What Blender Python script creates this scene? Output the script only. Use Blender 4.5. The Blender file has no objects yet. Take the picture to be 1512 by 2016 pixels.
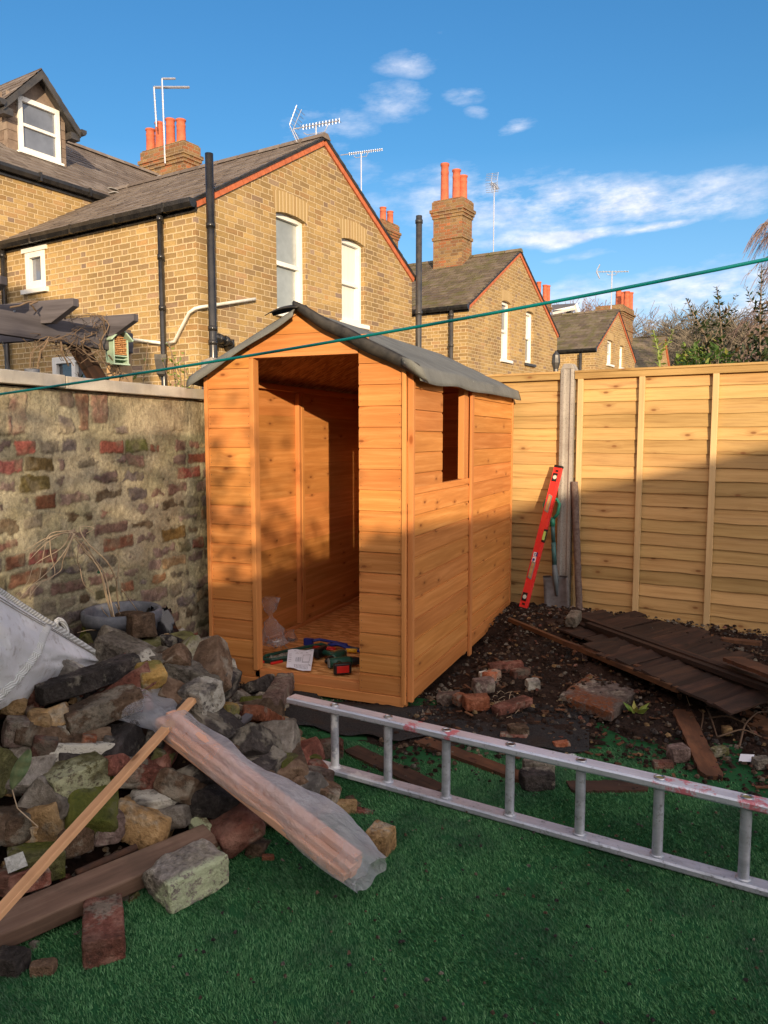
import bpy, math, random
import numpy as np
from math import sin, cos, pi, radians, sqrt, atan2, floor
from mathutils import Vector, Matrix, noise as mnoise
S = bpy.context.scene
# ------------------------------------------------------------------ camera, sky, sun, exposure
FPX, PITCH, YAW, CH = 1514.0, radians(5.5), radians(22.3), 1.38
cd = bpy.data.cameras.new('camera'); cam = bpy.data.objects.new('camera', cd); S.collection.objects.link(cam)
cam.location = (0, 0, CH); cam.rotation_euler = (pi/2 - PITCH, 0, YAW)
cd.sensor_fit = 'VERTICAL'; cd.sensor_height = 24; cd.lens = 24*FPX/2016; cd.clip_start = .05; cd.clip_end = 3000
S.camera = cam
SUN_EL, SUN_AZ = radians(10.2), radians(148.5)          # azimuth clockwise from +Y
SD = Vector((-sin(SUN_AZ)*cos(SUN_EL), -cos(SUN_AZ)*cos(SUN_EL), -sin(SUN_EL)))   # travel direction of the light
sl = bpy.data.lights.new('sun', 'SUN'); sl.energy = 3.6; sl.angle = radians(.4); sl.color = (1, .77, .50)
so = bpy.data.objects.new('sun', sl); S.collection.objects.link(so); so.rotation_euler = SD.to_track_quat('-Z', 'Y').to_euler(); so.location = (6, -10, 9)
S.view_settings.view_transform = 'Standard'; S.view_settings.look = 'None'; S.view_settings.gamma = 1; S.view_settings.exposure = .88
S.cycles.max_bounces = 8; S.cycles.transparent_max_bounces = 16; S.cycles.diffuse_bounces = 4; S.cycles.use_denoising = True
S.cycles.sample_clamp_indirect = 6

# ------------------------------------------------------------------ node helper
class NT:
    def __init__(s, tree):
        s.t = tree; s.t.nodes.clear()
    def n(s, typ, ins=None, out=0, **kw):
        nd = s.t.nodes.new(typ)
        for k, v in kw.items(): setattr(nd, k, v)
        for k, v in (ins or {}).items():
            sk = nd.inputs[k]
            if isinstance(v, bpy.types.NodeSocket): s.t.links.new(v, sk)
            else: sk.default_value = v
        return nd.outputs[out] if out is not None else nd
    def m(s, op, a, b=0.0, c=0.0, clamp=False): return s.n('ShaderNodeMath', {0: a, 1: b, 2: c}, operation=op, use_clamp=clamp)
    def mix(s, f, a, b, blend='MIX'):
        nd = s.t.nodes.new('ShaderNodeMix'); nd.data_type = 'RGBA'; nd.blend_type = blend; nd.clamp_factor = True
        for i, v in ((0, f), (6, a), (7, b)):
            if isinstance(v, bpy.types.NodeSocket): s.t.links.new(v, nd.inputs[i])
            else: nd.inputs[i].default_value = (v if i == 0 else (*v[:3], 1))
        return nd.outputs[2]
    def ramp(s, f, stops, interp='LINEAR'):
        nd = s.t.nodes.new('ShaderNodeValToRGB'); s.t.links.new(f, nd.inputs[0]); cr = nd.color_ramp; cr.interpolation = interp
        while len(cr.elements) > 1: cr.elements.remove(cr.elements[0])
        for i, (p, c) in enumerate(stops):
            e = cr.elements[0] if i == 0 else cr.elements.new(p)
            e.position = p; e.color = (*c[:3], 1) if isinstance(c, (tuple, list)) else (c, c, c, 1)
        return nd.outputs[0]
    def map(s, v, a, b, c=0., d=1.): return s.n('ShaderNodeMapRange', {0: v, 1: a, 2: b, 3: c, 4: d}, clamp=True)
    def noise(s, vec, scale, detail=4, rough=.55, out=0): return s.n('ShaderNodeTexNoise', {'Vector': vec, 'Scale': scale, 'Detail': detail, 'Roughness': rough}, out)
    def vm(s, op, a, b=(0, 0, 0)): return s.n('ShaderNodeVectorMath', {0: a, 1: b}, operation=op)
    def comb(s, x, y, z=0.0): return s.n('ShaderNodeCombineXYZ', {0: x, 1: y, 2: z})
    def sep(s, v): nd = s.n('ShaderNodeSeparateXYZ', {0: v}, None); return nd.outputs
MATS = {}
def mat(name, fn):
    m = bpy.data.materials.new(name); m.use_nodes = True; k = NT(m.node_tree)
    b = k.t.nodes.new('ShaderNodeBsdfPrincipled'); o = k.t.nodes.new('ShaderNodeOutputMaterial'); k.t.links.new(b.outputs[0], o.inputs[0]); k.b = b; k.o = o
    fn(k); MATS[name] = m; return m
def setp(k, **kw):
    names = dict(col='Base Color', rough='Roughness', metal='Metallic', normal='Normal', alpha='Alpha', spec='Specular IOR Level', trans='Transmission Weight', sub='Subsurface Weight', coat='Coat Weight', crough='Coat Roughness', ior='IOR', sheen='Sheen Weight')
    for a, v in kw.items():
        sk = k.b.inputs[names[a]]
        if isinstance(v, bpy.types.NodeSocket): k.t.links.new(v, sk)
        else: sk.default_value = (*v[:3], 1) if isinstance(v, (tuple, list)) else v
def bump(k, h, strength=.3, dist=.01): return k.n('ShaderNodeBump', {'Height': h, 'Strength': strength, 'Distance': dist})
def TC(k, w='Object'): return k.n('ShaderNodeTexCoord', None, ['Generated', 'Normal', 'UV', 'Object'].index(w))

# world: Nishita sky with thin clouds
W = bpy.data.worlds.new('World'); S.world = W; W.use_nodes = True; k = NT(W.node_tree)
sky = k.n('ShaderNodeTexSky', None, None, sky_type='NISHITA', sun_disc=False, sun_elevation=SUN_EL, sun_rotation=SUN_AZ, altitude=50, air_density=1.3, dust_density=.3, ozone_density=5.0)
skyc = k.n('ShaderNodeHueSaturation', {'Saturation': 1.1, 'Value': .73, 'Color': sky.outputs[0]})
dv = k.n('ShaderNodeNewGeometry', None, 4)     # incoming, = -view direction in the world
vx, vy, vz = k.sep(TC(k, 'Generated'))
az = k.m('ARCTAN2', vx, vy); el = k.m('ARCSINE', vz)
def azel(px, py):
    u, v = px-756, 1008-py; f = FPX*cos(PITCH)+v*sin(PITCH); up = v*cos(PITCH)-FPX*sin(PITCH)
    return atan2(u, f)-YAW, atan2(up, sqrt(u*u+f*f))
qv = k.comb(az, k.m('MULTIPLY', el, 2.2), 0.0)
wob = k.noise(qv, 5, 3, .6, 1); wob = k.vm('SCALE', k.vm('SUBTRACT', wob, (.5, .5, .5))); wob.node.inputs['Scale'].default_value = .06
sx, sy, sz = k.sep(k.vm('ADD', k.comb(az, el, 0.0), wob))
fb = k.noise(k.comb(k.m('ADD', k.m('MULTIPLY', az, 11), k.m('MULTIPLY', el, -6)), k.m('MULTIPLY', el, 34), 0.3), 1.0, 10, .66)
fb2 = k.noise(k.comb(k.m('MULTIPLY', az, 30), k.m('MULTIPLY', el, 60), 3.3), 1.0, 6, .6)
CL = [(1230, 385, 250, 36, -5, 1.25), (1000, 400, 230, 60, -6, .95), (860, 360, 160, 50, 4, .5), (1110, 462, 120, 15, 3, 1.5), (1290, 446, 65, 12, 8, 1.4), (1200, 415, 190, 22, 3, .9), (1010, 235, 40, 17, 6, .8), (905, 184, 60, 20, -12, .5),
      (935, 218, 24, 12, 0, .65), (795, 118, 60, 28, 10, .62), (775, 200, 80, 30, 6, .6), (650, 240, 110, 40, 0, .55), (620, 300, 90, 40, 0, .45), (720, 330, 60, 30, 0, .5), (545, 250, 45, 15, 5, .35), (860, 55, 30, 8, 0, .35),
      (1330, 600, 210, 50, 8, 1.05), (1130, 610, 150, 46, 0, 1.05), (1420, 560, 150, 24, 6, .85), (1500, 640, 160, 90, 0, 1.2), (1150, 505, 80, 12, 0, .5), (900, 460, 130, 40, 0, .5), (1420, 350, 50, 14, 8, .5), (1260, 50, 80, 14, 5, .25)]
tot = None
for (px, py, rw, rh, ang, amp) in CL:
    a0, e0 = azel(px, py); a = radians(ang)
    dx = k.m('SUBTRACT', sx, a0); dy = k.m('SUBTRACT', sy, e0)
    r1 = k.m('ADD', k.m('MULTIPLY', dx, cos(a)*FPX/rw), k.m('MULTIPLY', dy, sin(a)*FPX/rw))
    r2 = k.m('SUBTRACT', k.m('MULTIPLY', dy, cos(a)*FPX/rh), k.m('MULTIPLY', dx, sin(a)*FPX/rh))
    g = k.m('EXPONENT', k.m('MULTIPLY', k.m('ADD', k.m('MULTIPLY', r1, r1), k.m('MULTIPLY', r2, r2)), -.8))
    g = k.m('MULTIPLY', g, amp); tot = g if tot is None else k.m('MAXIMUM', tot, g)
msk = k.m('MULTIPLY', tot, k.m('ADD', k.map(fb, .32, .66, .1, 1.25), k.m('MULTIPLY', fb2, .6)))
msk = k.map(msk, .34, 1.3); msk = k.m('MULTIPLY', msk, .8)
cc = k.mix(k.map(fb2, .35, .65), (2.6, 2.9, 3.7), (4.4, 4.3, 4.5))
low = k.map(el, 0.0, .34, .42, 0.0)
base = k.mix(low, skyc, (2.2, 3.3, 5.4))
# unseen bright cloud added behind the photographer for neutral fill light
bk = k.m('ADD', k.m('MULTIPLY', vx, sin(SUN_AZ)), k.m('MULTIPLY', vy, cos(SUN_AZ))); bkm = k.m('MULTIPLY', k.m('MULTIPLY', k.map(bk, -.05, .6), k.map(fb, .25, .6, .55, 1.0)), .85)
base = k.mix(bkm, base, (9.5, 8.2, 7.4))
fin = k.mix(msk, base, cc)
bg = k.n('ShaderNodeBackground', {0: fin, 1: .15}); wo = k.t.nodes.new('ShaderNodeOutputWorld'); k.t.links.new(bg, wo.inputs[0])

# ------------------------------------------------------------------ picture-to-place geometry
def ray(px, py):
    u = px-756; v = 1008-py; f = FPX*cos(PITCH)+v*sin(PITCH); up = v*cos(PITCH)-FPX*sin(PITCH)
    return Vector((u*cos(YAW)-f*sin(YAW), u*sin(YAW)+f*cos(YAW), up))
CO = Vector((0, 0, CH))
def aZ(px, py, z=0): r = ray(px, py); return CO+r*((z-CH)/r.z)
def aX(px, py, x): r = ray(px, py); return CO+r*(x/r.x)
def aY(px, py, y): r = ray(px, py); return CO+r*(y/r.y)
def aD(px, py, d): r = ray(px, py); f = -r.x*sin(YAW)+r.y*cos(YAW); return CO+r*(d/f)
def aP(px, py, p0, az):
    a = radians(az); nx, ny = cos(a), -sin(a); r = ray(px, py)
    return CO+r*((nx*p0[0]+ny*p0[1])/(nx*r.x+ny*r.y))
def smooth(t): t = min(1, max(0, t)); return t*t*(3-2*t)
TOE = [(0, -2.5), (1.0, -2.0), (1.5, -1.8), (1.75, -1.62), (2.1, -1.45), (2.4, -1.25), (2.6, -1.25), (2.97, -1.68), (3.4, -1.98), (3.8, -2.35), (4.2, -2.7)]
HMX = [(0, .5), (2.7, .5), (3.1, .36), (3.7, .22), (4.3, .05)]
def lerp(tab, x):
    if x <= tab[0][0]: return tab[0][1]
    for (a, b), (c, d) in zip(tab, tab[1:]):
        if x <= c: return b+(d-b)*(x-a)/(c-a)
    return tab[-1][1]
LZ = -.05
EDGE = [(-2.2, 3.45), (-1.71, 3.2), (-1.38, 3.1), (-1.05, 3.15), (-.72, 3.3), (-.37, 3.55), (-.11, 3.5), (.17, 3.42), (.5, 3.35), (1.5, 3.2), (3, 3.1)]
def G(x, y):
    z = LZ
    z += lerp(HMX, y)*smooth((lerp(TOE, y)-x)/.75)
    s = smooth((y-lerp(EDGE, x)+.1)/1.3)*(smooth((x+1.36)/.3) if y < 5.2 else 1)
    if x > -2.2: z += s*(.06+.05*smooth((y-5)/1))
    z += .1*math.exp(-((x+.95)**2/.12+(y-5.35)**2/.2)) + .04*math.exp(-((x+.3)**2/.3+(y-4.6)**2/.3))
    return z
def hit(px, py, dz=0):
    r = ray(px, py).normalized(); t = .6
    while t < 12:
        p = CO+r*t
        if p.z <= G(p.x, p.y)+dz: return p
        t += .01
    return p

# ------------------------------------------------------------------ object helpers
C = S.collection
GROUPS = {}
def tag(o, label=None, cat=None, group=None, kind=None):
    if label: o['label'] = label
    if cat: o['category'] = cat
    if group: o['group'] = group
    if kind: o['kind'] = kind
    return o
def thing(name, label, cat, loc=(0, 0, 0), rz=0, group=None):
    o = bpy.data.objects.new(name, None); C.objects.link(o); o.location = loc; o.rotation_euler = (0, 0, rz); o.empty_display_size = .1
    return tag(o, label, cat, group)
class MB:
    """collects shapes; uv is in metres with a random offset of whole tens per board (read back as the board's own tone)"""
    def __init__(s): s.v = []; s.f = []; s.uv = []; s.mi = []
    def poly(s, vs, uvs, mi=0):
        b = len(s.v); s.v += [tuple(p) for p in vs]; s.f.append(tuple(range(b, b+len(vs)))); s.uv += [tuple(u) for u in uvs]; s.mi.append(mi)
    def box(s, x0, x1, y0, y1, z0, z1, M=None, off=None, mi=0, long=None, skip=()):
        d = (x1-x0, y1-y0, z1-z0); L = d.index(max(d)) if long is None else long
        if off is None: off = (10*random.randint(1, 400), random.uniform(0, 5))
        c = [(x, y, z) for z in (z0, z1) for y in (y0, y1) for x in (x0, x1)]
        fs = [((0, 2, 3, 1), 2), ((4, 5, 7, 6), 2), ((0, 1, 5, 4), 1), ((2, 6, 7, 3), 1), ((0, 4, 6, 2), 0), ((1, 3, 7, 5), 0)]
        for n_, (f, ax) in enumerate(fs):
            if n_ in skip: continue
            o = [a for a in (0, 1, 2) if a != ax]
            if L in o: ua, va = L, [a for a in o if a != L][0]
            else: ua, va = o
            if L == 9: pass
            vs = [c[i] for i in f]; uv = [(p[ua]-(x0, y0, z0)[ua]+off[0]+.5, p[va]-(x0, y0, z0)[va]+off[1]+.17*n_) for p in vs]
            if M is not None: vs = [M @ Vector(p) for p in vs]
            s.poly(vs, uv, mi)
    def wallbox(s, x0, x1, y0, y1, z0, z1, M=None, mi=0):
        """box whose uv is (horizontal, z) in its own coordinates, for brickwork"""
        c = [(x, y, z) for z in (z0, z1) for y in (y0, y1) for x in (x0, x1)]
        for f, ax in [((0, 2, 3, 1), 2), ((4, 5, 7, 6), 2), ((0, 1, 5, 4), 1), ((2, 6, 7, 3), 1), ((0, 4, 6, 2), 0), ((1, 3, 7, 5), 0)]:
            vs = [c[i] for i in f]; uv = [((p[0], p[2]) if ax == 1 else (p[1]+.1, p[2]) if ax == 0 else (p[0], p[1])) for p in vs]
            if M is not None: vs = [M @ Vector(p) for p in vs]
            s.poly(vs, uv, mi)
    def prism(s, pts, a, b, fn, mi=0, off=None, smooth_uv=True):
        """2-D polygon pts (u,w) extruded between depths a and b; fn(u,w,d)->xyz"""
        if off is None: off = (10*random.randint(1, 400), random.uniform(0, 5))
        n = len(pts)
        uv = [(p[0]+off[0]+4, p[1]+off[1]) for p in pts]
        s.poly([fn(p[0], p[1], a) for p in pts], uv, mi)
        s.poly([fn(p[0], p[1], b) for p in reversed(pts)], list(reversed(uv)), mi)
        L = 0
        for i in range(n):
            p, q = pts[i], pts[(i+1) % n]; l = sqrt((p[0]-q[0])**2+(p[1]-q[1])**2)
            s.poly([fn(p[0], p[1], a), fn(p[0], p[1], b), fn(q[0], q[1], b), fn(q[0], q[1], a)], [(L+off[0], off[1]), (L+off[0], b-a+off[1]), (L+l+off[0], b-a+off[1]), (L+l+off[0], off[1])], mi); L += l
    def tube(s, pts, r, seg=8, mi=0, cap=True):
        pts = [Vector(p) for p in pts]; n = len(pts); rs = r if isinstance(r, (list, tuple)) else [r]*n
        t0 = (pts[1]-pts[0]).normalized(); up = Vector((0, 0, 1)) if abs(t0.z) < .9 else Vector((1, 0, 0)); nrm = t0.cross(up).normalized()
        b = len(s.v); L = 0; Ls = []
        for i, p in enumerate(pts):
            t = (pts[min(i+1, n-1)]-pts[max(i-1, 0)]).normalized(); nrm = (nrm-t*nrm.dot(t)).normalized(); bi = t.cross(nrm)
            if i: L += (p-pts[i-1]).length
            Ls.append(L)
            for j in range(seg): a = 2*pi*j/seg; s.v.append(tuple(p+(nrm*cos(a)+bi*sin(a))*rs[i]))
        for i in range(n-1):
            for j in range(seg):
                j2 = (j+1) % seg; s.f.append((b+i*seg+j, b+i*seg+j2, b+(i+1)*seg+j2, b+(i+1)*seg+j)); c = 2*pi*rs[0]/seg
                s.uv += [(Ls[i], j*c), (Ls[i], (j+1)*c), (Ls[i+1], (j+1)*c), (Ls[i+1], j*c)]; s.mi.append(mi)
        if cap:
            s.f.append(tuple(b+j for j in reversed(range(seg)))); s.uv += [(0, 0)]*seg; s.mi.append(mi)
            s.f.append(tuple(b+(n-1)*seg+j for j in range(seg))); s.uv += [(0, 0)]*seg; s.mi.append(mi)
    def lathe(s, prof, cx=0, cy=0, seg=20, mi=0, M=None):
        b = len(s.v)
        for r, z in prof:
            for j in range(seg):
                a = 2*pi*j/seg; p = Vector((cx+r*cos(a), cy+r*sin(a), z)); s.v.append(tuple(M @ p if M is not None else p))
        for i in range(len(prof)-1):
            for j in range(seg):
                j2 = (j+1) % seg; s.f.append((b+i*seg+j, b+i*seg+j2, b+(i+1)*seg+j2, b+(i+1)*seg+j)); s.uv += [(j/seg, i*.1), ((j+1)/seg, i*.1), ((j+1)/seg, i*.1+.1), (j/seg, i*.1+.1)]; s.mi.append(mi)
    def grid(s, P, mi=0, uvs=1.0):
        """P: rows of points"""
        b = len(s.v); R = len(P); Q = len(P[0])
        for row in P: s.v += [tuple(p) for p in row]
        for i in range(R-1):
            for j in range(Q-1):
                s.f.append((b+i*Q+j, b+i*Q+j+1, b+(i+1)*Q+j+1, b+(i+1)*Q+j)); s.mi.append(mi)
                s.uv += [(j*uvs/Q, i*uvs/R), ((j+1)*uvs/Q, i*uvs/R), ((j+1)*uvs/Q, (i+1)*uvs/R), (j*uvs/Q, (i+1)*uvs/R)]
    def build(s, name, mats, parent=None, bevel=0, sm=False, **tg):
        me = bpy.data.meshes.new(name); me.from_pydata(s.v, [], s.f); me.update()
        uvl = me.uv_layers.new(name='UVMap'); uvl.data.foreach_set('uv', np.array(s.uv, dtype=np.float32).ravel())
        if not isinstance(mats, (list, tuple)): mats = [mats]
        for m in mats: me.materials.append(m)
        if len(mats) > 1: me.polygons.foreach_set('material_index', s.mi)
        if sm: me.polygons.foreach_set('use_smooth', [True]*len(me.polygons))
        o = bpy.data.objects.new(name, me); C.objects.link(o); o.parent = parent
        if bevel:
            import bmesh
            bm = bmesh.new(); bm.from_mesh(me); bmesh.ops.remove_doubles(bm, verts=bm.verts, dist=1e-5); bm.to_mesh(me); bm.free()
            bv = o.modifiers.new('bevel', 'BEVEL'); bv.width = bevel; bv.segments = 2; bv.limit_method = 'ANGLE'; bv.angle_limit = radians(50)
        if tg: tag(o, **tg)
        return o
def rotM(loc, xdir, up=Vector((0, 0, 1))):
    x = Vector(xdir).normalized(); y = Vector(up).cross(x).normalized(); z = x.cross(y)
    return Matrix.Translation(loc) @ Matrix((x, y, z)).transposed().to_4x4()
def at(o, M): o.matrix_world = M; return o
def copy_tree(o, parent=None):
    c = o.copy(); C.objects.link(c); c.parent = parent
    for ch in [q for q in o.children]: copy_tree(ch, c)
    return c
# ------------------------------------------------------------------ materials
def per_board(k, amt=.15, sd=0.0):
    u, v, _ = k.sep(TC(k, 'UV')); b = k.m('FLOOR', k.m('DIVIDE', u, 10)); return k.n('ShaderNodeTexWhiteNoise', {'W': k.m('ADD', b, sd)}, 0, noise_dimensions='1D')
def wood(name, stops, rough=.6, knots=.8, kcol=(.12, .045, .015), gr=(1.2, 28), kdens=2.6, vary=.25, dirt=0, dcol=(.1, .08, .06), bs=.25, spec=.3):
    def f(k):
        uv = TC(k, 'UV'); u, v, _ = k.sep(uv)
        kn = k.n('ShaderNodeTexVoronoi', {'Vector': k.comb(k.m('MULTIPLY', u, kdens), k.m('MULTIPLY', v, kdens*2.2), 0), 'Scale': 1.0, 'Randomness': 1.0}, None, voronoi_dimensions='2D')
        kd = kn.outputs[0]; wk = k.map(kd, .0, .28, 1, 0)
        sel = k.m('GREATER_THAN', k.sep(kn.outputs[1])[0], 1-knots*.55)
        v2 = k.m('ADD', v, k.m('MULTIPLY', k.m('MULTIPLY', wk, sel), .02))
        g1 = k.noise(k.comb(k.m('MULTIPLY', u, gr[0]), k.m('MULTIPLY', v2, gr[1]), 0), 1.0, 5, .6)
        g2 = k.noise(k.comb(k.m('MULTIPLY', u, gr[0]*5), k.m('MULTIPLY', v2, gr[1]*5), 5), 1.0, 3, .6)
        g = k.m('ADD', k.m('MULTIPLY', g1, .8), k.m('MULTIPLY', g2, .2))
        col = k.ramp(g, stops)
        blotch = k.noise(k.comb(k.m('MULTIPLY', u, 1.3), k.m('MULTIPLY', v, 5), 9), 1.0, 3, .5)
        val = k.m('ADD', k.m('MULTIPLY', k.m('SUBTRACT', per_board(k), .5), vary), k.map(blotch, .3, .7, .9, 1.1))
        col = k.n('ShaderNodeHueSaturation', {'Value': val, 'Color': col, 'Hue': k.map(per_board(k, sd=7.0), 0, 1, .495, .504)})
        core = k.m('MULTIPLY', k.map(kd, .035, .075, 1, 0), sel); halo = k.m('MULTIPLY', k.map(kd, .05, .2, .35, 0), sel)
        col = k.mix(halo, col, kcol); col = k.mix(k.m('MULTIPLY', core, .85), col, kcol)
        if dirt:
            dn = k.noise(TC(k), 6, 6, .65); col = k.mix(k.m('MULTIPLY', k.map(dn, .48, .65), dirt), col, dcol)
        setp(k, col=col, rough=k.map(g2, .2, .8, rough-.08, rough+.12), spec=spec, normal=bump(k, g, bs, .004))
    return mat(name, f)
wood('shed_wood', [(.3, (.43, .165, .045)), (.5, (.52, .215, .062)), (.64, (.61, .275, .09))], .62, .7, (.2, .065, .02), gr=(1.6, 34), kdens=3.8, vary=.24, bs=.12, spec=.12)
wood('shed_trim', [(.3, (.47, .185, .055)), (.6, (.58, .25, .085))], .6, .3, (.24, .07, .018), vary=.1, bs=.1, spec=.12)
wood('fence_wood', [(.3, (.27, .155, .065)), (.42, (.41, .255, .10)), (.55, (.50, .325, .135)), (.66, (.38, .235, .10))], .75, .7, (.2, .09, .035), gr=(1.1, 22), kdens=3.2, vary=.42, bs=.18, spec=.1)
wood('fence_batten', [(.3, (.48, .33, .155)), (.6, (.60, .43, .215))], .7, .25, (.3, .16, .07), gr=(1.5, 34), vary=.12, spec=.1)
wood('pine', [(.3, (.60, .31, .15)), (.6, (.72, .41, .21))], .55, .45, (.22, .1, .04), gr=(1.0, 34), kdens=3, vary=.12, dirt=.2, dcol=(.2, .1, .05))
wood('pine_pink', [(.3, (.56, .31, .20)), (.6, (.70, .41, .28))], .5, .2, (.3, .12, .06), gr=(1.0, 30), vary=.12)
wood('brown_post', [(.3, (.075, .045, .03)), (.5, (.16, .098, .066)), (.68, (.27, .18, .125))], .8, .25, (.05, .03, .02), gr=(1.4, 16), vary=.1, dirt=.5, dcol=(.09, .06, .04), bs=.5)
wood('dark_wood', [(.3, (.018, .010, .007)), (.5, (.040, .021, .014)), (.7, (.085, .040, .022))], .85, .3, (.012, .008, .005), gr=(2, 26), vary=.7, dirt=.75, dcol=(.022, .014, .010), bs=.7)
wood('rust_plank', [(.3, (.06, .028, .014)), (.5, (.11, .048, .022)), (.7, (.19, .085, .038))], .85, .5, (.04, .015, .01), gr=(3, 14), vary=.3, dirt=.6, dcol=(.04, .022, .014), bs=.8)
wood('grey_wood', [(.3, (.045, .04, .045)), (.6, (.12, .11, .12))], .85, .4, (.03, .02, .02), gr=(1, 18), vary=.25, bs=.4)
wood('post_wood', [(.3, (.40, .25, .13)), (.6, (.52, .34, .19))], .8, .3, (.2, .1, .05), vary=.1)
def osb(k):
    co = TC(k); vv = k.n('ShaderNodeTexVoronoi', {'Vector': k.n('ShaderNodeMapping', {'Vector': co, 'Rotation': (0, 0, .6), 'Scale': (18, 55, 40)}), 'Scale': 1.0}, None)
    c = k.ramp(k.sep(vv.outputs[1])[0], [(0, (.36, .15, .045)), (.4, (.52, .24, .08)), (.8, (.66, .33, .12)), (1, (.74, .42, .18))])
    setp(k, col=c, rough=.7, spec=.15, normal=bump(k, vv.outputs[0], .3, .004))
mat('osb', osb)
def felt(k):
    co = TC(k); a = k.noise(co, 420, 2, .8); b = k.noise(co, 5, 4, .6)
    c = k.mix(k.map(b, .35, .7), (.11, .115, .11), (.17, .175, .165)); c = k.mix(k.map(a, .5, .8, 0, .5), c, (.34, .34, .31))
    vo = k.n('ShaderNodeTexVoronoi', {'Vector': co, 'Scale': 11}, 0); c = k.mix(k.map(vo, .05, .07, .6, 0), c, (.4, .4, .36))
    setp(k, col=c, rough=.9, spec=.2, normal=bump(k, a, .5, .003))
mat('felt', felt)
def plain(name, col, rough=.6, metal=0, spec=.4, bs=0, bsc=40, vary=.0, vsc=6, col2=None, rv=.1, coat=0):
    def f(k):
        co = TC(k); c = k.mix(0.0, col, col)
        if col2 is not None: c = k.mix(k.map(k.noise(co, vsc, 6, .62), .38, .64), col, col2)
        r = k.map(k.noise(co, 18, 4), .3, .7, max(0, rough-rv), min(1, rough+rv))
        kw = {}
        if bs: kw['normal'] = bump(k, k.noise(co, bsc, 5, .6), bs, .004)
        setp(k, col=c, rough=r, metal=metal, spec=spec, coat=coat, **kw)
    return mat(name, f)
plain('felt_black', (.014, .013, .012), .55, spec=.4, bs=.4, bsc=60, col2=(.045, .04, .034), vsc=14)
plain('black_pvc', (.014, .014, .015), .22, spec=.5, bs=.05, col2=(.03, .028, .026), rv=.06)
plain('iron', (.03, .03, .032), .45, spec=.5, bs=.3, bsc=60, col2=(.06, .055, .05))
plain('white_paint', (.80, .79, .74), .4, bs=.05, col2=(.70, .69, .64), vsc=3)
plain('white_pipe', (.75, .74, .68), .4, col2=(.6, .58, .5))
plain('terracotta', (.52, .13, .06), .8, bs=.2, col2=(.36, .085, .04), vsc=7)
plain('red_tile', (.50, .14, .055), .8, bs=.4, col2=(.36, .10, .045), vsc=12)
plain('lead', (.26, .26, .26), .6, col2=(.4, .4, .39), vsc=8)
plain('steel', (.55, .56, .57), .35, metal=1, col2=(.35, .35, .36))
plain('aerial', (.6, .6, .62), .4, metal=.7)
plain('green_plastic', (.03, .30, .17), .35, col2=(.04, .2, .13))
plain('spade_green', (.03, .13, .12), .45, col2=(.05, .1, .1))
plain('grey_tube', (.14, .17, .18), .45, col2=(.09, .1, .11))
plain('blade', (.23, .23, .24), .5, metal=.35, col2=(.13, .12, .12), vsc=9, bs=.15)
plain('red_level', (.78, .035, .03), .32, spec=.5, col2=(.66, .03, .03), coat=.2)
plain('black', (.012, .012, .013), .4)
plain('dark', (.02, .018, .016), .9)
plain('card_white', (.78, .78, .8), .6)
plain('vial', (.45, .62, .16), .15)
plain('vial_glass', (.55, .58, .5), .15)
plain('bird_green', (.33, .47, .34), .7, bs=.2, col2=(.42, .54, .42), vsc=10)
plain('cane', (.50, .27, .11), .8, col2=(.32, .14, .05), vsc=60)
plain('pot_grey', (.085, .095, .115), .6, bs=.3, bsc=120, col2=(.14, .15, .175), vsc=30)
plain('bin_black', (.012, .012, .014), .25, spec=.6)
plain('tool_green', (.012, .085, .055), .45, col2=(.02, .06, .045))
plain('tool_red', (.55, .02, .015), .4)
plain('tool_blue', (.015, .03, .22), .45)
plain('tool_yellow', (.75, .42, .03), .45)
plain('tool_grey', (.2, .2, .19), .5, col2=(.3, .28, .22))
plain('line_teal', (.0, .17, .17), .35, spec=.5)
plain('dry_twig', (.46, .36, .24), .8, col2=(.34, .24, .15), vsc=20)
plain('vine', (.16, .11, .07), .9)
plain('bark', (.20, .155, .11), .9, bs=.5, col2=(.13, .10, .07))
plain('twig_far', (.17, .14, .10), .9, col2=(.12, .105, .08), vsc=1)
plain('twig_purple', (.17, .115, .11), .9, col2=(.2, .14, .11), vsc=1)
plain('stem', (.22, .28, .08), .7)
plain('white_render', (.72, .70, .66), .8)
plain('slate_far', (.10, .10, .105), .8, col2=(.13, .12, .12), vsc=1)
plain('pinkwall', (.42, .26, .2), .8)
plain('tealglass', (.08, .2, .2), .3)
plain('grey_cladding', (.25, .26, .28), .7)
plain('root', (.14, .085, .05), .85, col2=(.09, .055, .035))
plain('brass', (.35, .28, .10), .5, metal=.5)
plain('rusty_rod', (.10, .045, .025), .9, bs=.6, bsc=80, col2=(.055, .03, .02), vsc=30)
plain('conc_rod', (.10, .065, .055), .95, bs=.8, bsc=90, col2=(.17, .13, .11), vsc=50)
def leafmat(name, c1, c2, c3=None, rough=.5):
    def f(k):
        r = k.n('ShaderNodeTexWhiteNoise', {'W': k.m('FLOOR', k.sep(TC(k, 'UV'))[0])}, 0, noise_dimensions='1D')
        c = k.ramp(r, [(0, c1), (.75, c2), (1, c3 or c2)]); setp(k, col=c, rough=rough, spec=.35)
        t = k.n('ShaderNodeBsdfTranslucent', {0: c}); mx = k.n('ShaderNodeMixShader', {0: .25, 1: k.b.outputs[0], 2: t}); k.t.links.new(mx, k.o.inputs[0])
    return mat(name, f)
leafmat('leaf', (.03, .075, .012), (.07, .13, .02), (.22, .24, .05))
leafmat('leaf_dark', (.018, .035, .012), (.04, .06, .02), (.10, .06, .03))
leafmat('leaf_light', (.13, .22, .03), (.24, .30, .06), (.36, .30, .08))
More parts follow.
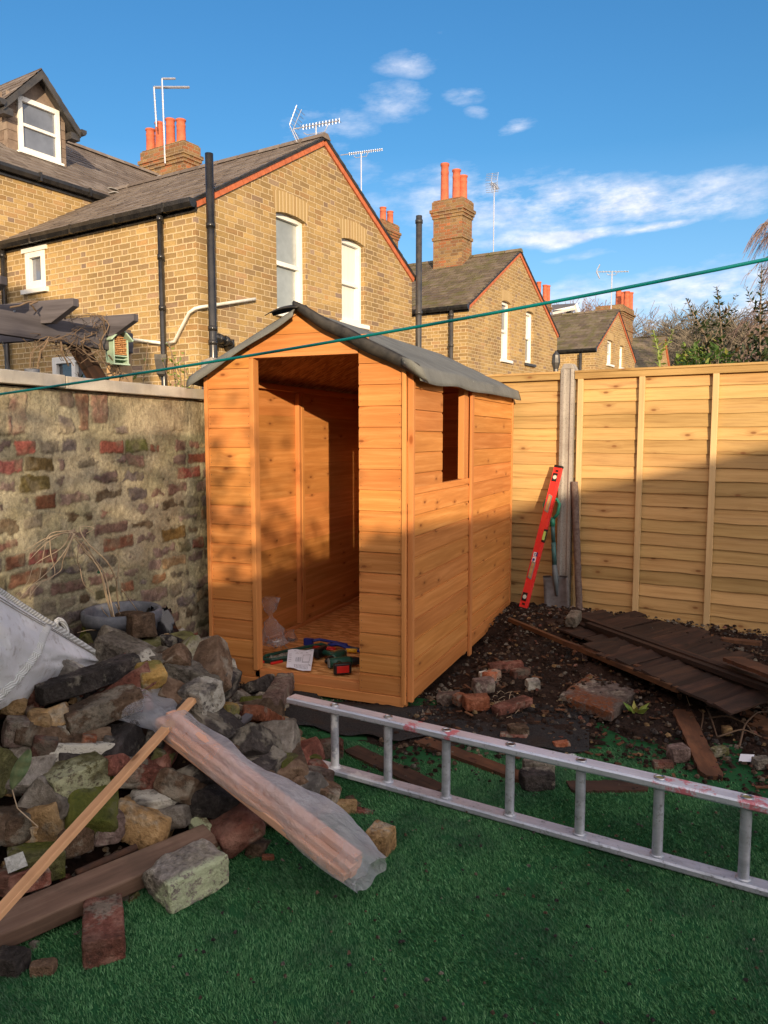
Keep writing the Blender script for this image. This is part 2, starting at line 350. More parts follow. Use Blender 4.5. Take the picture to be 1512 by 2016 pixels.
def grassmat(k):
    u = k.sep(TC(k, 'UV'))[0]; r = k.n('ShaderNodeTexWhiteNoise', {'W': k.m('FLOOR', u)}, 0, noise_dimensions='1D')
    co = TC(k); p = k.noise(co, 2.6, 5, .65); p2 = k.noise(co, 9, 3, .6)
    c = k.ramp(r, [(0, (.040, .145, .050)), (.5, (.070, .215, .078)), (.85, (.11, .29, .115)), (1, (.18, .36, .16))])
    c = k.mix(k.map(k.m('ADD', k.m('MULTIPLY', p, .7), k.m('MULTIPLY', p2, .3)), .47, .60, 0, .72), c, (.028, .065, .042))
    setp(k, col=c, rough=.55, spec=.25)
mat('grass', grassmat)
def turf(k):
    co = TC(k); c = k.mix(k.map(k.noise(co, 300, 2, .7), .3, .7), (.014, .065, .022), (.026, .11, .04)); setp(k, col=c, rough=1, spec=.1)
mat('turf', turf)
def soil(k):
    co = TC(k); a = k.noise(co, 28, 8, .7); b = k.noise(co, 3, 4, .6); c = k.ramp(a, [(.3, (.010, .0065, .005)), (.55, (.030, .018, .013)), (.75, (.07, .042, .03))])
    c = k.mix(k.map(b, .45, .65, 0, .5), c, (.045, .022, .014)); setp(k, col=c, rough=.95, spec=.15, normal=bump(k, a, .9, .02))
mat('soil', soil)
def membrane(k):
    co = TC(k); a = k.noise(co, 160, 2, .7); b = k.noise(co, 7, 5, .6); c = k.ramp(a, [(.4, (.012, .012, .013)), (.7, (.05, .047, .045))])
    c = k.mix(k.map(b, .5, .66, 0, .7), c, (.035, .024, .018)); setp(k, col=c, rough=.95, spec=.2, normal=bump(k, a, .7, .005))
mat('membrane', membrane)
def rockmat(name, c1, c2, c3, sc=14, lichen=None, lth=(.5, .56), lsc=5, moss=0, bs=.8, dirt=.4, half=False):
    def f(k):
        inf = k.n('ShaderNodeObjectInfo', None, None); off = k.vm('SCALE', (17.3, 9.1, 5.7)); k.t.links.new(inf.outputs['Random'], off.node.inputs['Scale'])
        co = k.vm('ADD', TC(k), off)
        a = k.noise(co, sc, 8, .66); b = k.noise(co, sc*4, 5, .7); d = k.noise(co, 3.2, 3, .5)
        c = k.ramp(a, [(.32, c1), (.5, c2), (.68, c3)])
        c = k.mix(k.m('MULTIPLY', k.map(k.noise(co, 6, 5, .7), .54, .6), .75), c, k.mix(k.map(b, .35, .65), (.17, .15, .115), (.30, .27, .21)))
        c = k.mix(k.map(b, .52, .7, 0, .45), c, tuple(min(1, x*1.9+.03) for x in c2)); c = k.mix(k.map(b, .3, .44, .6, 0), c, tuple(x*.3 for x in c1))
        c = k.n('ShaderNodeHueSaturation', {'Value': k.map(inf.outputs['Random'], 0, 1, 1.0, 1.6), 'Color': c})
        c = k.mix(k.map(d, .46, .62, 0, dirt), c, (.035, .028, .020))
        if moss:
            mm = k.noise(co, 7, 6, .65); c = k.mix(k.m('MULTIPLY', k.map(mm, .47, .58), moss), c, k.mix(k.map(b, .3, .7), (.045, .06, .010), (.14, .14, .03)))
        if lichen:
            l = k.noise(co, lsc, 3, .5); l2 = k.noise(co, 45, 4, .75); ll = k.m('MULTIPLY', k.map(l, *lth), k.map(l2, .40, .50)); hy = k.sep(TC(k)); ll = k.m('MULTIPLY', ll, k.map(k.m('ADD', k.m('ADD', hy[1], k.m('MULTIPLY', hy[2], .9)), k.m('MULTIPLY', l2, .03)), .0, .02, 1, 0)) if half else ll; c = k.mix(ll, c, lichen)
        setp(k, col=c, rough=.92, spec=.2, normal=bump(k, k.m('ADD', a, k.m('MULTIPLY', b, .6)), min(1, bs*1.25), .02))
    return mat(name, f)
rockmat('rk_red', (.07, .03, .022), (.16, .058, .04), (.27, .15, .11), dirt=.65)
rockmat('rk_orange', (.14, .045, .022), (.26, .08, .036), (.34, .14, .08), dirt=.45)
rockmat('rk_brown', (.045, .028, .018), (.105, .065, .040), (.18, .125, .085), dirt=.6)
rockmat('rk_tan', (.13, .075, .035), (.26, .16, .07), (.34, .235, .12), dirt=.45)
rockmat('rk_yellow', (.2, .115, .03), (.36, .22, .07), (.42, .30, .13), moss=.8, dirt=.3)
rockmat('rk_grey', (.075, .062, .05), (.15, .13, .105), (.26, .235, .2), dirt=.45, bs=1.)
rockmat('rk_purple', (.07, .045, .038), (.14, .095, .08), (.24, .18, .155), dirt=.4)
rockmat('rk_dark', (.014, .012, .012), (.035, .03, .028), (.075, .06, .055), dirt=.3)
rockmat('rk_moss', (.05, .045, .018), (.10, .095, .035), (.17, .16, .08), moss=1., dirt=.3)
rockmat('rk_lichen', (.07, .055, .03), (.14, .11, .065), (.2, .16, .1), lichen=(.40, .40, .24), lth=(.40, .50), lsc=6, moss=.5, dirt=.3)
rockmat('rk_paint', (.12, .1, .05), (.2, .17, .1), (.28, .25, .17), lichen=(.46, .50, .30), lth=(.28, .40), lsc=4, moss=.3, dirt=.15)
rockmat('rk_half', (.11, .095, .08), (.2, .175, .15), (.3, .27, .24), lichen=(.52, .57, .36), lth=(.28, .40), lsc=4, half=True, dirt=.15, bs=1.)
rockmat('rk_spot', (.05, .045, .04), (.10, .09, .08), (.16, .14, .12), lichen=(.48, .45, .38), lth=(.47, .55), lsc=7, dirt=.3)
rockmat('rk_white', (.45, .44, .4), (.6, .6, .55), (.7, .69, .66), dirt=.2)
rockmat('slabstone', (.05, .036, .03), (.09, .068, .058), (.15, .12, .1), lichen=(.20, .07, .03), lth=(.50, .58), lsc=3.6, dirt=.3)
def stock(name, tones, mortar, dark=0.0, mort_w=(.0035, .007)):
    def f(k):
        u, v, _ = k.sep(TC(k, 'UV')); co = TC(k, 'UV')
        wn = k.noise(co, 7, 3, .6, 1); w1, w2, w3 = k.sep(wn)
        u = k.m('ADD', u, k.m('MULTIPLY', k.m('SUBTRACT', w1, .5), .022)); v = k.m('ADD', v, k.m('MULTIPLY', k.m('SUBTRACT', w2, .5), .014))
        h, L, st = .075, .338, .2255
        row = k.m('FLOOR', k.m('DIVIDE', v, h)); fv = k.m('SUBTRACT', v, k.m('MULTIPLY', row, h))
        u2 = k.m('ADD', u, k.m('MULTIPLY', k.m('MODULO', k.m('ADD', row, 1000), 2), .169)); u2 = k.m('ADD', u2, 400*L)
        kk = k.m('FLOOR', k.m('DIVIDE', u2, L)); fu = k.m('SUBTRACT', u2, k.m('MULTIPLY', kk, L)); ish = k.m('GREATER_THAN', fu, st)
        idn = k.m('ADD', k.m('MULTIPLY', kk, 2), ish); s_ = k.m('SUBTRACT', fu, k.m('MULTIPLY', ish, st)); wd = k.m('SUBTRACT', st, k.m('MULTIPLY', ish, st-.1125))
        dd = k.m('MINIMUM', k.m('MINIMUM', s_, k.m('SUBTRACT', wd, s_)), k.m('MINIMUM', fv, k.m('SUBTRACT', h, fv)))
        dd = k.m('ADD', dd, k.m('MULTIPLY', k.m('SUBTRACT', k.noise(co, 40, 4, .7), .5), .007))
        msk = k.map(dd, *mort_w)
        r1 = k.n('ShaderNodeTexWhiteNoise', {'Vector': k.comb(idn, row, 0)}, None, noise_dimensions='3D')
        fine = k.noise(co, 55, 6, .7)
        c = k.ramp(r1.outputs[0], tones, 'LINEAR'); c = k.n('ShaderNodeHueSaturation', {'Value': k.m('MULTIPLY', k.map(fine, .3, .7, .72, 1.25), k.map(k.sep(r1.outputs[1])[1], 0, 1, .8, 1.15)), 'Color': c})
        big = k.noise(co, .9, 4, .6); c = k.mix(k.map(big, .42, .62, 0, .45), c, tuple(x*.55 for x in tones[len(tones)//2][1]))
        mc = k.mix(k.map(fine, .3, .7), mortar, tuple(x*.72 for x in mortar))
        c = k.mix(msk, mc, c)
        setp(k, col=c, rough=.9, spec=.15, normal=bump(k, k.m('ADD', msk, k.m('MULTIPLY', fine, .5)), .7, .012))
    return mat(name, f)
TN = [(0, (.36, .24, .10)), (.2, (.40, .27, .11)), (.4, (.33, .22, .095)), (.6, (.41, .275, .11)), (.75, (.28, .19, .10)), (.86, (.38, .225, .09)), (.92, (.25, .18, .135)), (1, (.43, .30, .13))]
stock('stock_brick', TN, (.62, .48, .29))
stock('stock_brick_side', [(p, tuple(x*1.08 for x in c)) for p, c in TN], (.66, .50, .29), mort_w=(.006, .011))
stock('chimney_brick', [(0, (.22, .13, .06)), (.3, (.29, .18, .08)), (.6, (.2, .12, .06)), (.8, (.33, .12, .05)), (1, (.16, .11, .07))], (.36, .28, .18))
def arch(k):
    u, v, _ = k.sep(TC(k, 'UV')); b = k.m('DIVIDE', u, .075); fl = k.m('FLOOR', b); fr = k.m('SUBTRACT', b, fl); d = k.m('MINIMUM', fr, k.m('SUBTRACT', 1, fr))
    r = k.n('ShaderNodeTexWhiteNoise', {'W': fl}, 0, noise_dimensions='1D'); fine = k.noise(TC(k, 'UV'), 50, 5, .7)
    c = k.ramp(r, [(0, (.36, .25, .1)), (.5, (.42, .29, .12)), (1, (.33, .21, .08))]); c = k.mix(k.map(fine, .3, .7, 0, .4), c, (.2, .13, .06))
    c = k.mix(k.map(d, .05, .12), (.56, .43, .26), c); setp(k, col=c, rough=.9, normal=bump(k, d, .4, .01))
mat('arch_brick', arch)
def slate(name, cols, moss=0):
    def f(k):
        r = per_board(k); n_ = k.noise(TC(k), 9, 6, .7); n2 = k.noise(TC(k), 60, 4, .7)
        c = k.ramp(r, cols); c = k.n('ShaderNodeHueSaturation', {'Value': k.map(n_, .3, .7, .75, 1.25), 'Color': c})
        c = k.mix(k.map(n2, .68, .74, 0, .8), c, (.42, .4, .34))
        if moss: z = k.sep(TC(k))[2]; mn = k.noise(TC(k), 3, 6, .7); c = k.mix(k.m('MULTIPLY', k.map(mn, .46, .62), moss), c, (.10, .10, .02))
        setp(k, col=c, rough=.75, spec=.25, normal=bump(k, n_, .3, .01))
    return mat(name, f)
slate('slate', [(0, (.125, .10, .082)), (.5, (.165, .135, .112)), (1, (.20, .17, .145))])
slate('clay_tile', [(0, (.105, .08, .06)), (.5, (.14, .11, .08)), (1, (.175, .14, .10))], moss=.55)
slate('slate_hung', [(0, (.17, .125, .095)), (.5, (.21, .16, .125)), (1, (.25, .20, .16))])
def glass(name, c, rough, em=None):
    def f(k):
        n_ = k.noise(TC(k), 2.2, 4, .6); cc = k.mix(k.map(n_, .3, .7), c, tuple(x*.6 for x in c)); setp(k, col=cc, rough=rough, spec=.8, coat=.5)
    return mat(name, f)
glass('glass_dark', (.05, .06, .075), .04); glass('glass_frost', (.34, .37, .36), .22); glass('glass_mid', (.16, .18, .22), .05)
def curtain(k):
    u = k.sep(TC(k))[0]; w = k.n('ShaderNodeTexWave', {'Vector': TC(k), 'Scale': 9, 'Distortion': 1.5, 'Detail': 1}, 1); setp(k, col=k.mix(w, (.45, .45, .42), (.8, .78, .72)), rough=.9)
mat('curtain', curtain)
def concrete(name, c1, c2, agg=0.4, stain=(.07, .06, .045), st=.3):
    def f(k):
        co = TC(k); a = k.noise(co, 5, 6, .6); b = k.noise(co, 90, 4, .7); s_ = k.noise(k.vm('MULTIPLY', co, (6, 6, .8)), 1.6, 5, .6)
        c = k.mix(k.map(a, .35, .65), c1, c2); c = k.mix(k.map(s_, .5, .68, 0, st), c, stain)
        v = k.n('ShaderNodeTexVoronoi', {'Vector': co, 'Scale': 85}, 0); c = k.mix(k.map(v, .16, .24, agg, 0), c, tuple(x*.25 for x in c1)); c = k.mix(k.map(b, .55, .75, 0, .3), c, tuple(min(1, x*1.4) for x in c2))
        setp(k, col=c, rough=.9, spec=.2, normal=bump(k, b, .4, .004))
    return mat(name, f)
concrete('concrete', (.27, .245, .22), (.38, .35, .31), .8, st=.45)
concrete('coping', (.42, .39, .33), (.52, .48, .41), .1, (.25, .21, .15), .4)
def alu(k):
    co = TC(k); a = k.noise(k.vm('MULTIPLY', co, (3, 14, 14)), 2, 6, .65); b = k.noise(co, 9, 5, .6); d = k.noise(co, 42, 5, .75)
    c = k.mix(k.map(a, .35, .65), (.38, .40, .44), (.56, .58, .64)); c = k.mix(k.map(d, .57, .66, 0, .65), c, (.12, .115, .11))
    x = k.sep(co)[0]; lw = k.map(x, .55, .2, 0, 1)
    wp = k.m('MULTIPLY', k.map(b, .5, .54), k.m('ADD', .08, k.m('MULTIPLY', lw, .75))); c = k.mix(wp, c, (.78, .78, .76))
    setp(k, col=c, metal=k.m('SUBTRACT', .5, k.m('MULTIPLY', wp, .45)), rough=k.map(d, .3, .7, .36, .6), normal=bump(k, d, .25, .003))
mat('aluminium', alu)
def redpaint(k):
    co = TC(k); a = k.noise(co, 16, 5, .7); a2 = k.noise(k.vm('MULTIPLY', co, (18, 60, 60)), 1, 4, .7)
    x = k.sep(co)[0]; m_ = None
    for x0, w in ((.60, .07), (.76, .05), (1.62, .12), (1.83, .06), (2.05, .10)):
        g = k.m('EXPONENT', k.m('MULTIPLY', k.m('POWER', k.m('DIVIDE', k.m('SUBTRACT', x, x0), w), 2), -1)); m_ = g if m_ is None else k.m('ADD', m_, g)
    mk = k.map(k.m('ADD', k.m('MULTIPLY', m_, .36), a), .80, .88, 0, .8)
    b = k.noise(k.vm('MULTIPLY', co, (3, 14, 14)), 2, 6, .65); d = k.noise(co, 42, 5, .75); c = k.mix(k.map(b, .35, .65), (.58, .6, .65), (.76, .78, .84)); c = k.mix(k.map(d, .6, .68, 0, .5), c, (.2, .2, .2))
    c = k.mix(mk, c, (.55, .04, .06)); setp(k, col=c, metal=k.m('SUBTRACT', .5, k.m('MULTIPLY', mk, .45)), rough=.4, normal=bump(k, d, .2, .003))
mat('rail_top', redpaint)
def film(name, a0, a1, tint=(.82, .84, .9), rough=.16):
    def f(k):
        co = TC(k); n1 = k.noise(co, 14, 5, .7); n2 = k.noise(k.vm('MULTIPLY', co, (9, 18, 18)), 1.0, 4, .6)
        setp(k, col=tint, rough=rough, spec=.6, normal=bump(k, k.m('ADD', k.m('ABSOLUTE', k.m('SUBTRACT', n1, .5)), k.m('MULTIPLY', k.m('ABSOLUTE', k.m('SUBTRACT', n2, .5)), .8)), 1.0, .05))
        tr = k.n('ShaderNodeBsdfTransparent', {0: (1, 1, 1, 1)}); tl = k.n('ShaderNodeBsdfTranslucent', {0: (*tint, 1)}); b2 = k.n('ShaderNodeMixShader', {0: .35, 1: k.b.outputs[0], 2: tl})
        fr = k.n('ShaderNodeLayerWeight', {0: .35}, 1); al = k.m('ADD', k.map(k.noise(co, 6, 3, .5), .35, .65, a0, a1), k.m('MULTIPLY', fr, .35), clamp=True)
        mx = k.n('ShaderNodeMixShader', {0: al, 1: tr, 2: b2}); k.t.links.new(mx, k.o.inputs[0])
    return mat(name, f)
film('film', .15, .42, rough=.1); film('clearbag', .04, .26, (.9, .9, .95), .08)
def sack(k):
    co = TC(k); u, v, _ = k.sep(TC(k, 'UV')); a = k.noise(co, 4.5, 7, .65); b = k.noise(co, 22, 5, .7)
    wv = k.n('ShaderNodeTexWave', {'Vector': co, 'Scale': 110, 'Distortion': .6}, 1, bands_direction='Z')
    c = k.mix(k.map(a, .42, .62), (.80, .81, .83), (.90, .91, .94)); c = k.mix(k.map(b, .54, .66, 0, .42), c, (.27, .22, .17)); c = k.mix(k.map(a, .30, .42, .4, 0), c, (.40, .34, .27))
    setp(k, col=c, rough=.7, spec=.25, normal=bump(k, k.m('ADD', k.m('MULTIPLY', wv, .15), k.m('MULTIPLY', b, .8)), .8, .012))
mat('sack', sack)
def strap(k):
    w = k.n('ShaderNodeTexWave', {'Vector': TC(k), 'Scale': 70, 'Distortion': 1}, 1); setp(k, col=k.mix(w, (.36, .36, .34), (.66, .67, .66)), rough=.9, normal=bump(k, w, .5, .004))
mat('strap', strap)
def vcol(k):
    a = k.n('ShaderNodeVertexColor', None, 0, layer_name='Col'); co = TC(k); n1 = k.noise(co, 60, 6, .72); n2 = k.noise(co, 14, 5, .7)
    c = k.n('ShaderNodeHueSaturation', {'Value': k.m('MULTIPLY', k.map(n1, .3, .7, .62, 1.35), k.map(n2, .3, .7, .82, 1.2)), 'Color': a})
    c = k.mix(k.map(n2, .56, .68, 0, .3), c, (.06, .05, .025)); setp(k, col=c, rough=.95, spec=.12, normal=bump(k, k.m('ADD', n1, n2), .8, .012))
mat('old_wall', vcol)
def sheet(k):
    setp(k, col=(.78, .8, .88), rough=.7)
mat('paper', sheet); plain('ink', (.05, .05, .08), .7)
def card(k): setp(k, col=(.8, .8, .82), rough=.4)
mat('bright', card)
# ------------------------------------------------------------------ setting: ground
random.seed(5); np.random.seed(5)
g = MB(); g.box(-700, 700, -60, 900, -.35, -.3); tag(g.build('ground', MATS['soil']), kind='structure')

# ------------------------------------------------------------------ houses
def walls(mb, fn, top, x0, x1, z0, holes, reveal=.11, uvo=0.0, mi=0):
    """wall face in (u,w) with top(u) piecewise linear (list) and rectangular holes; reveals go inward"""
    xs = sorted(set([x0, x1]+[h for q in holes for h in q[:2]]+[p for p, _ in top if x0 < p < x1]))
    tp = lambda x: lerp(top, x)
    for a, b in zip(xs, xs[1:]):
        m_ = (a+b)/2; segs = []; z = z0
        for h in sorted([q for q in holes if q[0] < m_ < q[1]], key=lambda q: q[2]): segs.append((z, h[2])); z = h[3]
        for p, q in segs:
            if q > p: mb.poly([fn(a, p, 0), fn(b, p, 0), fn(b, q, 0), fn(a, q, 0)], [(a+uvo, p), (b+uvo, p), (b+uvo, q), (a+uvo, q)], mi)
        mb.poly([fn(a, z, 0), fn(b, z, 0), fn(b, tp(b), 0), fn(a, tp(a), 0)], [(a+uvo, z), (b+uvo, z), (b+uvo, tp(b)), (a+uvo, tp(a))], mi)
    for (a, b, p, q) in [h[:4] for h in holes]:
        for (u0, w0, u1, w1) in ((a, p, a, q), (b, q, b, p), (a, q, b, q), (b, p, a, p)):
            vert = u0 == u1
            mb.poly([fn(u0, w0, 0), fn(u0, w0, reveal), fn(u1, w1, reveal), fn(u1, w1, 0)],
                    [(u0+uvo, w0), (u0+uvo+reveal, w0), (u0+uvo+reveal, w1), (u0+uvo, w1)] if vert else [(u0, w0), (u0, w0+reveal), (u1, w0+reveal), (u1, w0)], mi)
def fbox(mb, fn, u0, u1, w0, w1, d0, d1, mi=0):
    A, B = fn(u0, w0, d0), fn(u1, w1, d1)
    mb.box(min(A[0], B[0]), max(A[0], B[0]), min(A[1], B[1]), max(A[1], B[1]), min(A[2], B[2]), max(A[2], B[2]), mi=mi)
def sash(parent, fn, a, b, p, q, g1, g2, rev=.11, sill=True, fw=.07, single=False, curt=False, lab=None, sillm='white_paint', mid=.5):
    w = MB(); d0, d1 = rev-.035, rev+.04
    fbox(w, fn, a, a+fw, p, q, d0, d1); fbox(w, fn, b-fw, b, p, q, d0, d1); fbox(w, fn, a+fw, b-fw, q-fw, q, d0, d1); fbox(w, fn, a+fw, b-fw, p, p+fw*1.1, d0, d1)
    o = w.build('window', MATS['white_paint'], parent, bevel=.004)
    if lab: o['label'] = lab
    m_ = p+(q-p)*mid
    ri = MB()
    if not single:
        fbox(ri, fn, a+fw, b-fw, m_-.03, m_+.03, d0+.005, d1); fbox(ri, fn, a+fw, a+fw+.035, p+fw, m_-.03, d0+.02, d1); fbox(ri, fn, b-fw-.035, b-fw, p+fw, m_-.03, d0+.02, d1)
        ri.build('sash_bar', MATS['white_paint'], o, bevel=.003)
    gl = MB(); fbox(gl, fn, a+fw, b-fw, m_ if not single else p, q-fw+.002, d0+.055, d0+.06); gl.build('pane', MATS[g1], o)
    if not single: gl = MB(); fbox(gl, fn, a+fw, b-fw, p+fw, m_, d0+.06, d0+.066); gl.build('pane', MATS[g2], o)
    if sill: s_ = MB(); fbox(s_, fn, a-.06, b+.06, p-.07, p-.003, -.06, rev); s_.build('sill', MATS[sillm], o, bevel=.006)
    return o
def archhead(parent, fn, a, b, q, h=.24, rise=.05):
    m_ = MB(); n = 10; lo = []; hi = []
    for i in range(n+1):
        t = i/n; u = a-.02+(b-a+.04)*t; lo.append((u, q-.045+rise*4*t*(1-t)))
    for i in range(n+1):
        t = i/n; u = a-.07+(b-a+.14)*t; hi.append((u, q+h+rise*.8*4*t*(1-t)))
    for i in range(n):
        P = [lo[i], lo[i+1], hi[i+1], hi[i]]
        m_.poly([fn(u, w, -.003) for u, w in P], [(u, w) for u, w in P]); m_.poly([fn(lo[i][0], lo[i][1], -.003), fn(lo[i][0], lo[i][1], .1), fn(lo[i+1][0], lo[i+1][1], .1), fn(lo[i+1][0], lo[i+1][1], -.003)], [(lo[i][0], 0), (lo[i][0], .1), (lo[i+1][0], .1), (lo[i+1][0], 0)])
    return m_.build('window_arch', MATS['arch_brick'], parent)
def tiles(mb, a, b, up, over, tw=.25, th=.2, lift=.014, seed=1):
    """tiles on a slope: a->b along the eave, up = full vector to the ridge (parallelogram)"""
    rnd = random.Random(seed); a, b, up = Vector(a), Vector(b), Vector(up); L = (b-a).length; e = (b-a)/L; n = e.cross(up).normalized()
    if n.z < 0: n = -n
    H = up.length; u = up/H; rows = max(1, round(H/th)); th = H/rows
    for r in range(rows):
        x = -(tw/2 if r % 2 else 0)
        while x < L:
            x0, x1 = max(0, x), min(L, x+tw-.004); x += tw
            if x1-x0 < .01: continue
            l0 = lift+rnd.uniform(-.003, .004); l1 = .004; dz = rnd.uniform(-.008, .008)
            p = [a+e*x0+u*(r*th+dz)+n*l0, a+e*x1+u*(r*th+dz)+n*(l0+rnd.uniform(-.002, .002)), a+e*x1+u*((r+1)*th+.02)+n*l1, a+e*x0+u*((r+1)*th+.02)+n*l1]
            o = 10*rnd.randint(1, 900); mb.poly(p, [(o, 0), (o+.2, 0), (o+.2, .2), (o, .2)])
            mb.poly([p[0]-n*.012, p[1]-n*.012, p[1], p[0]], [(o, 0), (o+.2, 0), (o+.2, .02), (o, .02)])
def roof_slab(mb, a, b, up, t=.05):
    a, b, up = Vector(a), Vector(b), Vector(up); n = (b-a).cross(up).normalized()
    if n.z < 0: n = -n
    q = [a, b, b+up, a+up]; w = [p-n*t for p in q]
    for f in ((0, 1, 2, 3), ): mb.poly([q[i] for i in f], [(0, 0)]*4)
    mb.poly([w[3], w[2], w[1], w[0]], [(0, 0)]*4)
    for i in range(4): j = (i+1) % 4; mb.poly([w[i], w[j], q[j], q[i]], [(0, 0)]*4)
def pot(parent, x, y, z, r=.1, h=.55, lab=None, tilt=0):
    m_ = MB(); pr = [(r*1.12, 0), (r*1.12, .05), (r, .06), (r*.92, h*.72), (r*.98, h*.74), (r*.98, h*.8), (r*.9, h*.82), (r*.92, h*.93), (r*1.08, h*.95), (r*1.08, h), (r*.8, h), (r*.78, h-.2)]
    m_.lathe(pr, 0, 0, 18); o = m_.build('chimney_pot', MATS['terracotta'], parent, sm=True); o.location = (x, y, z); o.rotation_euler = (tilt, 0, 0); return o
def stack(parent, x0, x1, y0, y1, z0, z1, pots, corb=.07, band=True, lead=True, r=.1, ph=.55):
    m_ = MB(); m_.wallbox(x0, x1, y0, y1, z0, z1-.42)
    zz = z1-.42
    for i, (e, h) in enumerate(((.025, .075), (.05, .075), (corb+.005, .075), (.03, .195))): m_.wallbox(x0-e, x1+e, y0-e, y1+e, zz, zz+h-.001); zz += h
    if band: m_.wallbox(x0-.028, x1+.028, y0-.028, y1+.028, z1-.95, z1-.875)
    o = m_.build('chimney', MATS['chimney_brick'], parent)
    fl = MB(); nx = 10; fl.box(x0-.01, x1+.01, y0-.01, y1+.01, z1-.003, z1+.04); fl.build('chimney_cap', MATS['chimney_brick'], o, bevel=.02)
    if lead:
        l = MB(); l.box(x0-.02, x1+.02, y0-.02, y1+.02, z0, z0+.0); 
    for (px_, py_, rr, hh) in pots: pot(o, px_, py_, z1+.02, rr, hh)
    return o
def yagi(parent, base, h, L, ang, n=12, tilt=0.03, refl=True, r=.012, name='tv_aerial', mk='aerial'):
    m_ = MB(); b = Vector(base); top = b+Vector((0, 0, h)); m_.tube([b, top], r*1.3, 6)
    d = Vector((cos(ang), sin(ang), tilt)).normalized(); s_ = d.cross(Vector((0, 0, 1))).normalized()
    p0 = top-d*L*.5; p1 = top+d*L*.5; m_.tube([p0, p1], r, 5); m_.tube([top-d*.2-Vector((0, 0, .08)), top-d*.14-Vector((0, 0, .12)), top+d*.14-Vector((0, 0, .12)), top+d*.2-Vector((0, 0, .02))], r*.7, 5)
    for i in range(n):
        p = p0+d*L*(.22+.78*i/(n-1)); w = .09-.02*i/n; m_.tube([p-s_*w-Vector((0, 0, .0)), p+s_*w], r*.55, 4); m_.tube([p-Vector((0, 0, .035)), p+Vector((0, 0, .035))], r*.5, 4)
    if refl:
        for sg in (-1, 1):
            for i in range(5): z = .04+.05*i; q = p0+d*(.02+i*.025)+Vector((0, 0, sg*z)); m_.tube([q-s_*.16, q+s_*.16], r*.5, 4)
            m_.tube([p0, p0+d*.14+Vector((0, 0, sg*.26))], r*.6, 4); m_.tube([p0+s_*.16+d*.02, p0+d*.14+s_*.16+Vector((0, 0, sg*.26))], r*.5, 4)
    return m_.build(name, MATS[mk], parent)
H1 = Vector((-5.756, 8.02, 0)); H2 = Vector((-4.77, 16.43, 0)); H3 = Vector((-3.34, 26.73, 0)); HR = radians(80)
EX = Vector((sin(radians(10)), cos(radians(10)), 0)); EY = Vector((-cos(radians(10)), sin(radians(10)), 0))
GW = lambda u, w, d: (u, d, w)       # gable wall, facing -y
LW = lambda u, w, d: (d, u, w)       # left wall, facing -x
RWf = lambda Wd: (lambda u, w, d: (Wd-d, u, w))
def loc_g(c, px, py, y=0):
    p = aP(px, py, c+EY*y, 10)-c; return (p.dot(EX), p.dot(EY), p.z)
def loc_l(c, px, py, x=0):
    p = aP(px, py, c+EX*x, -80)-c; return (p.dot(EX), p.dot(EY), p.z)
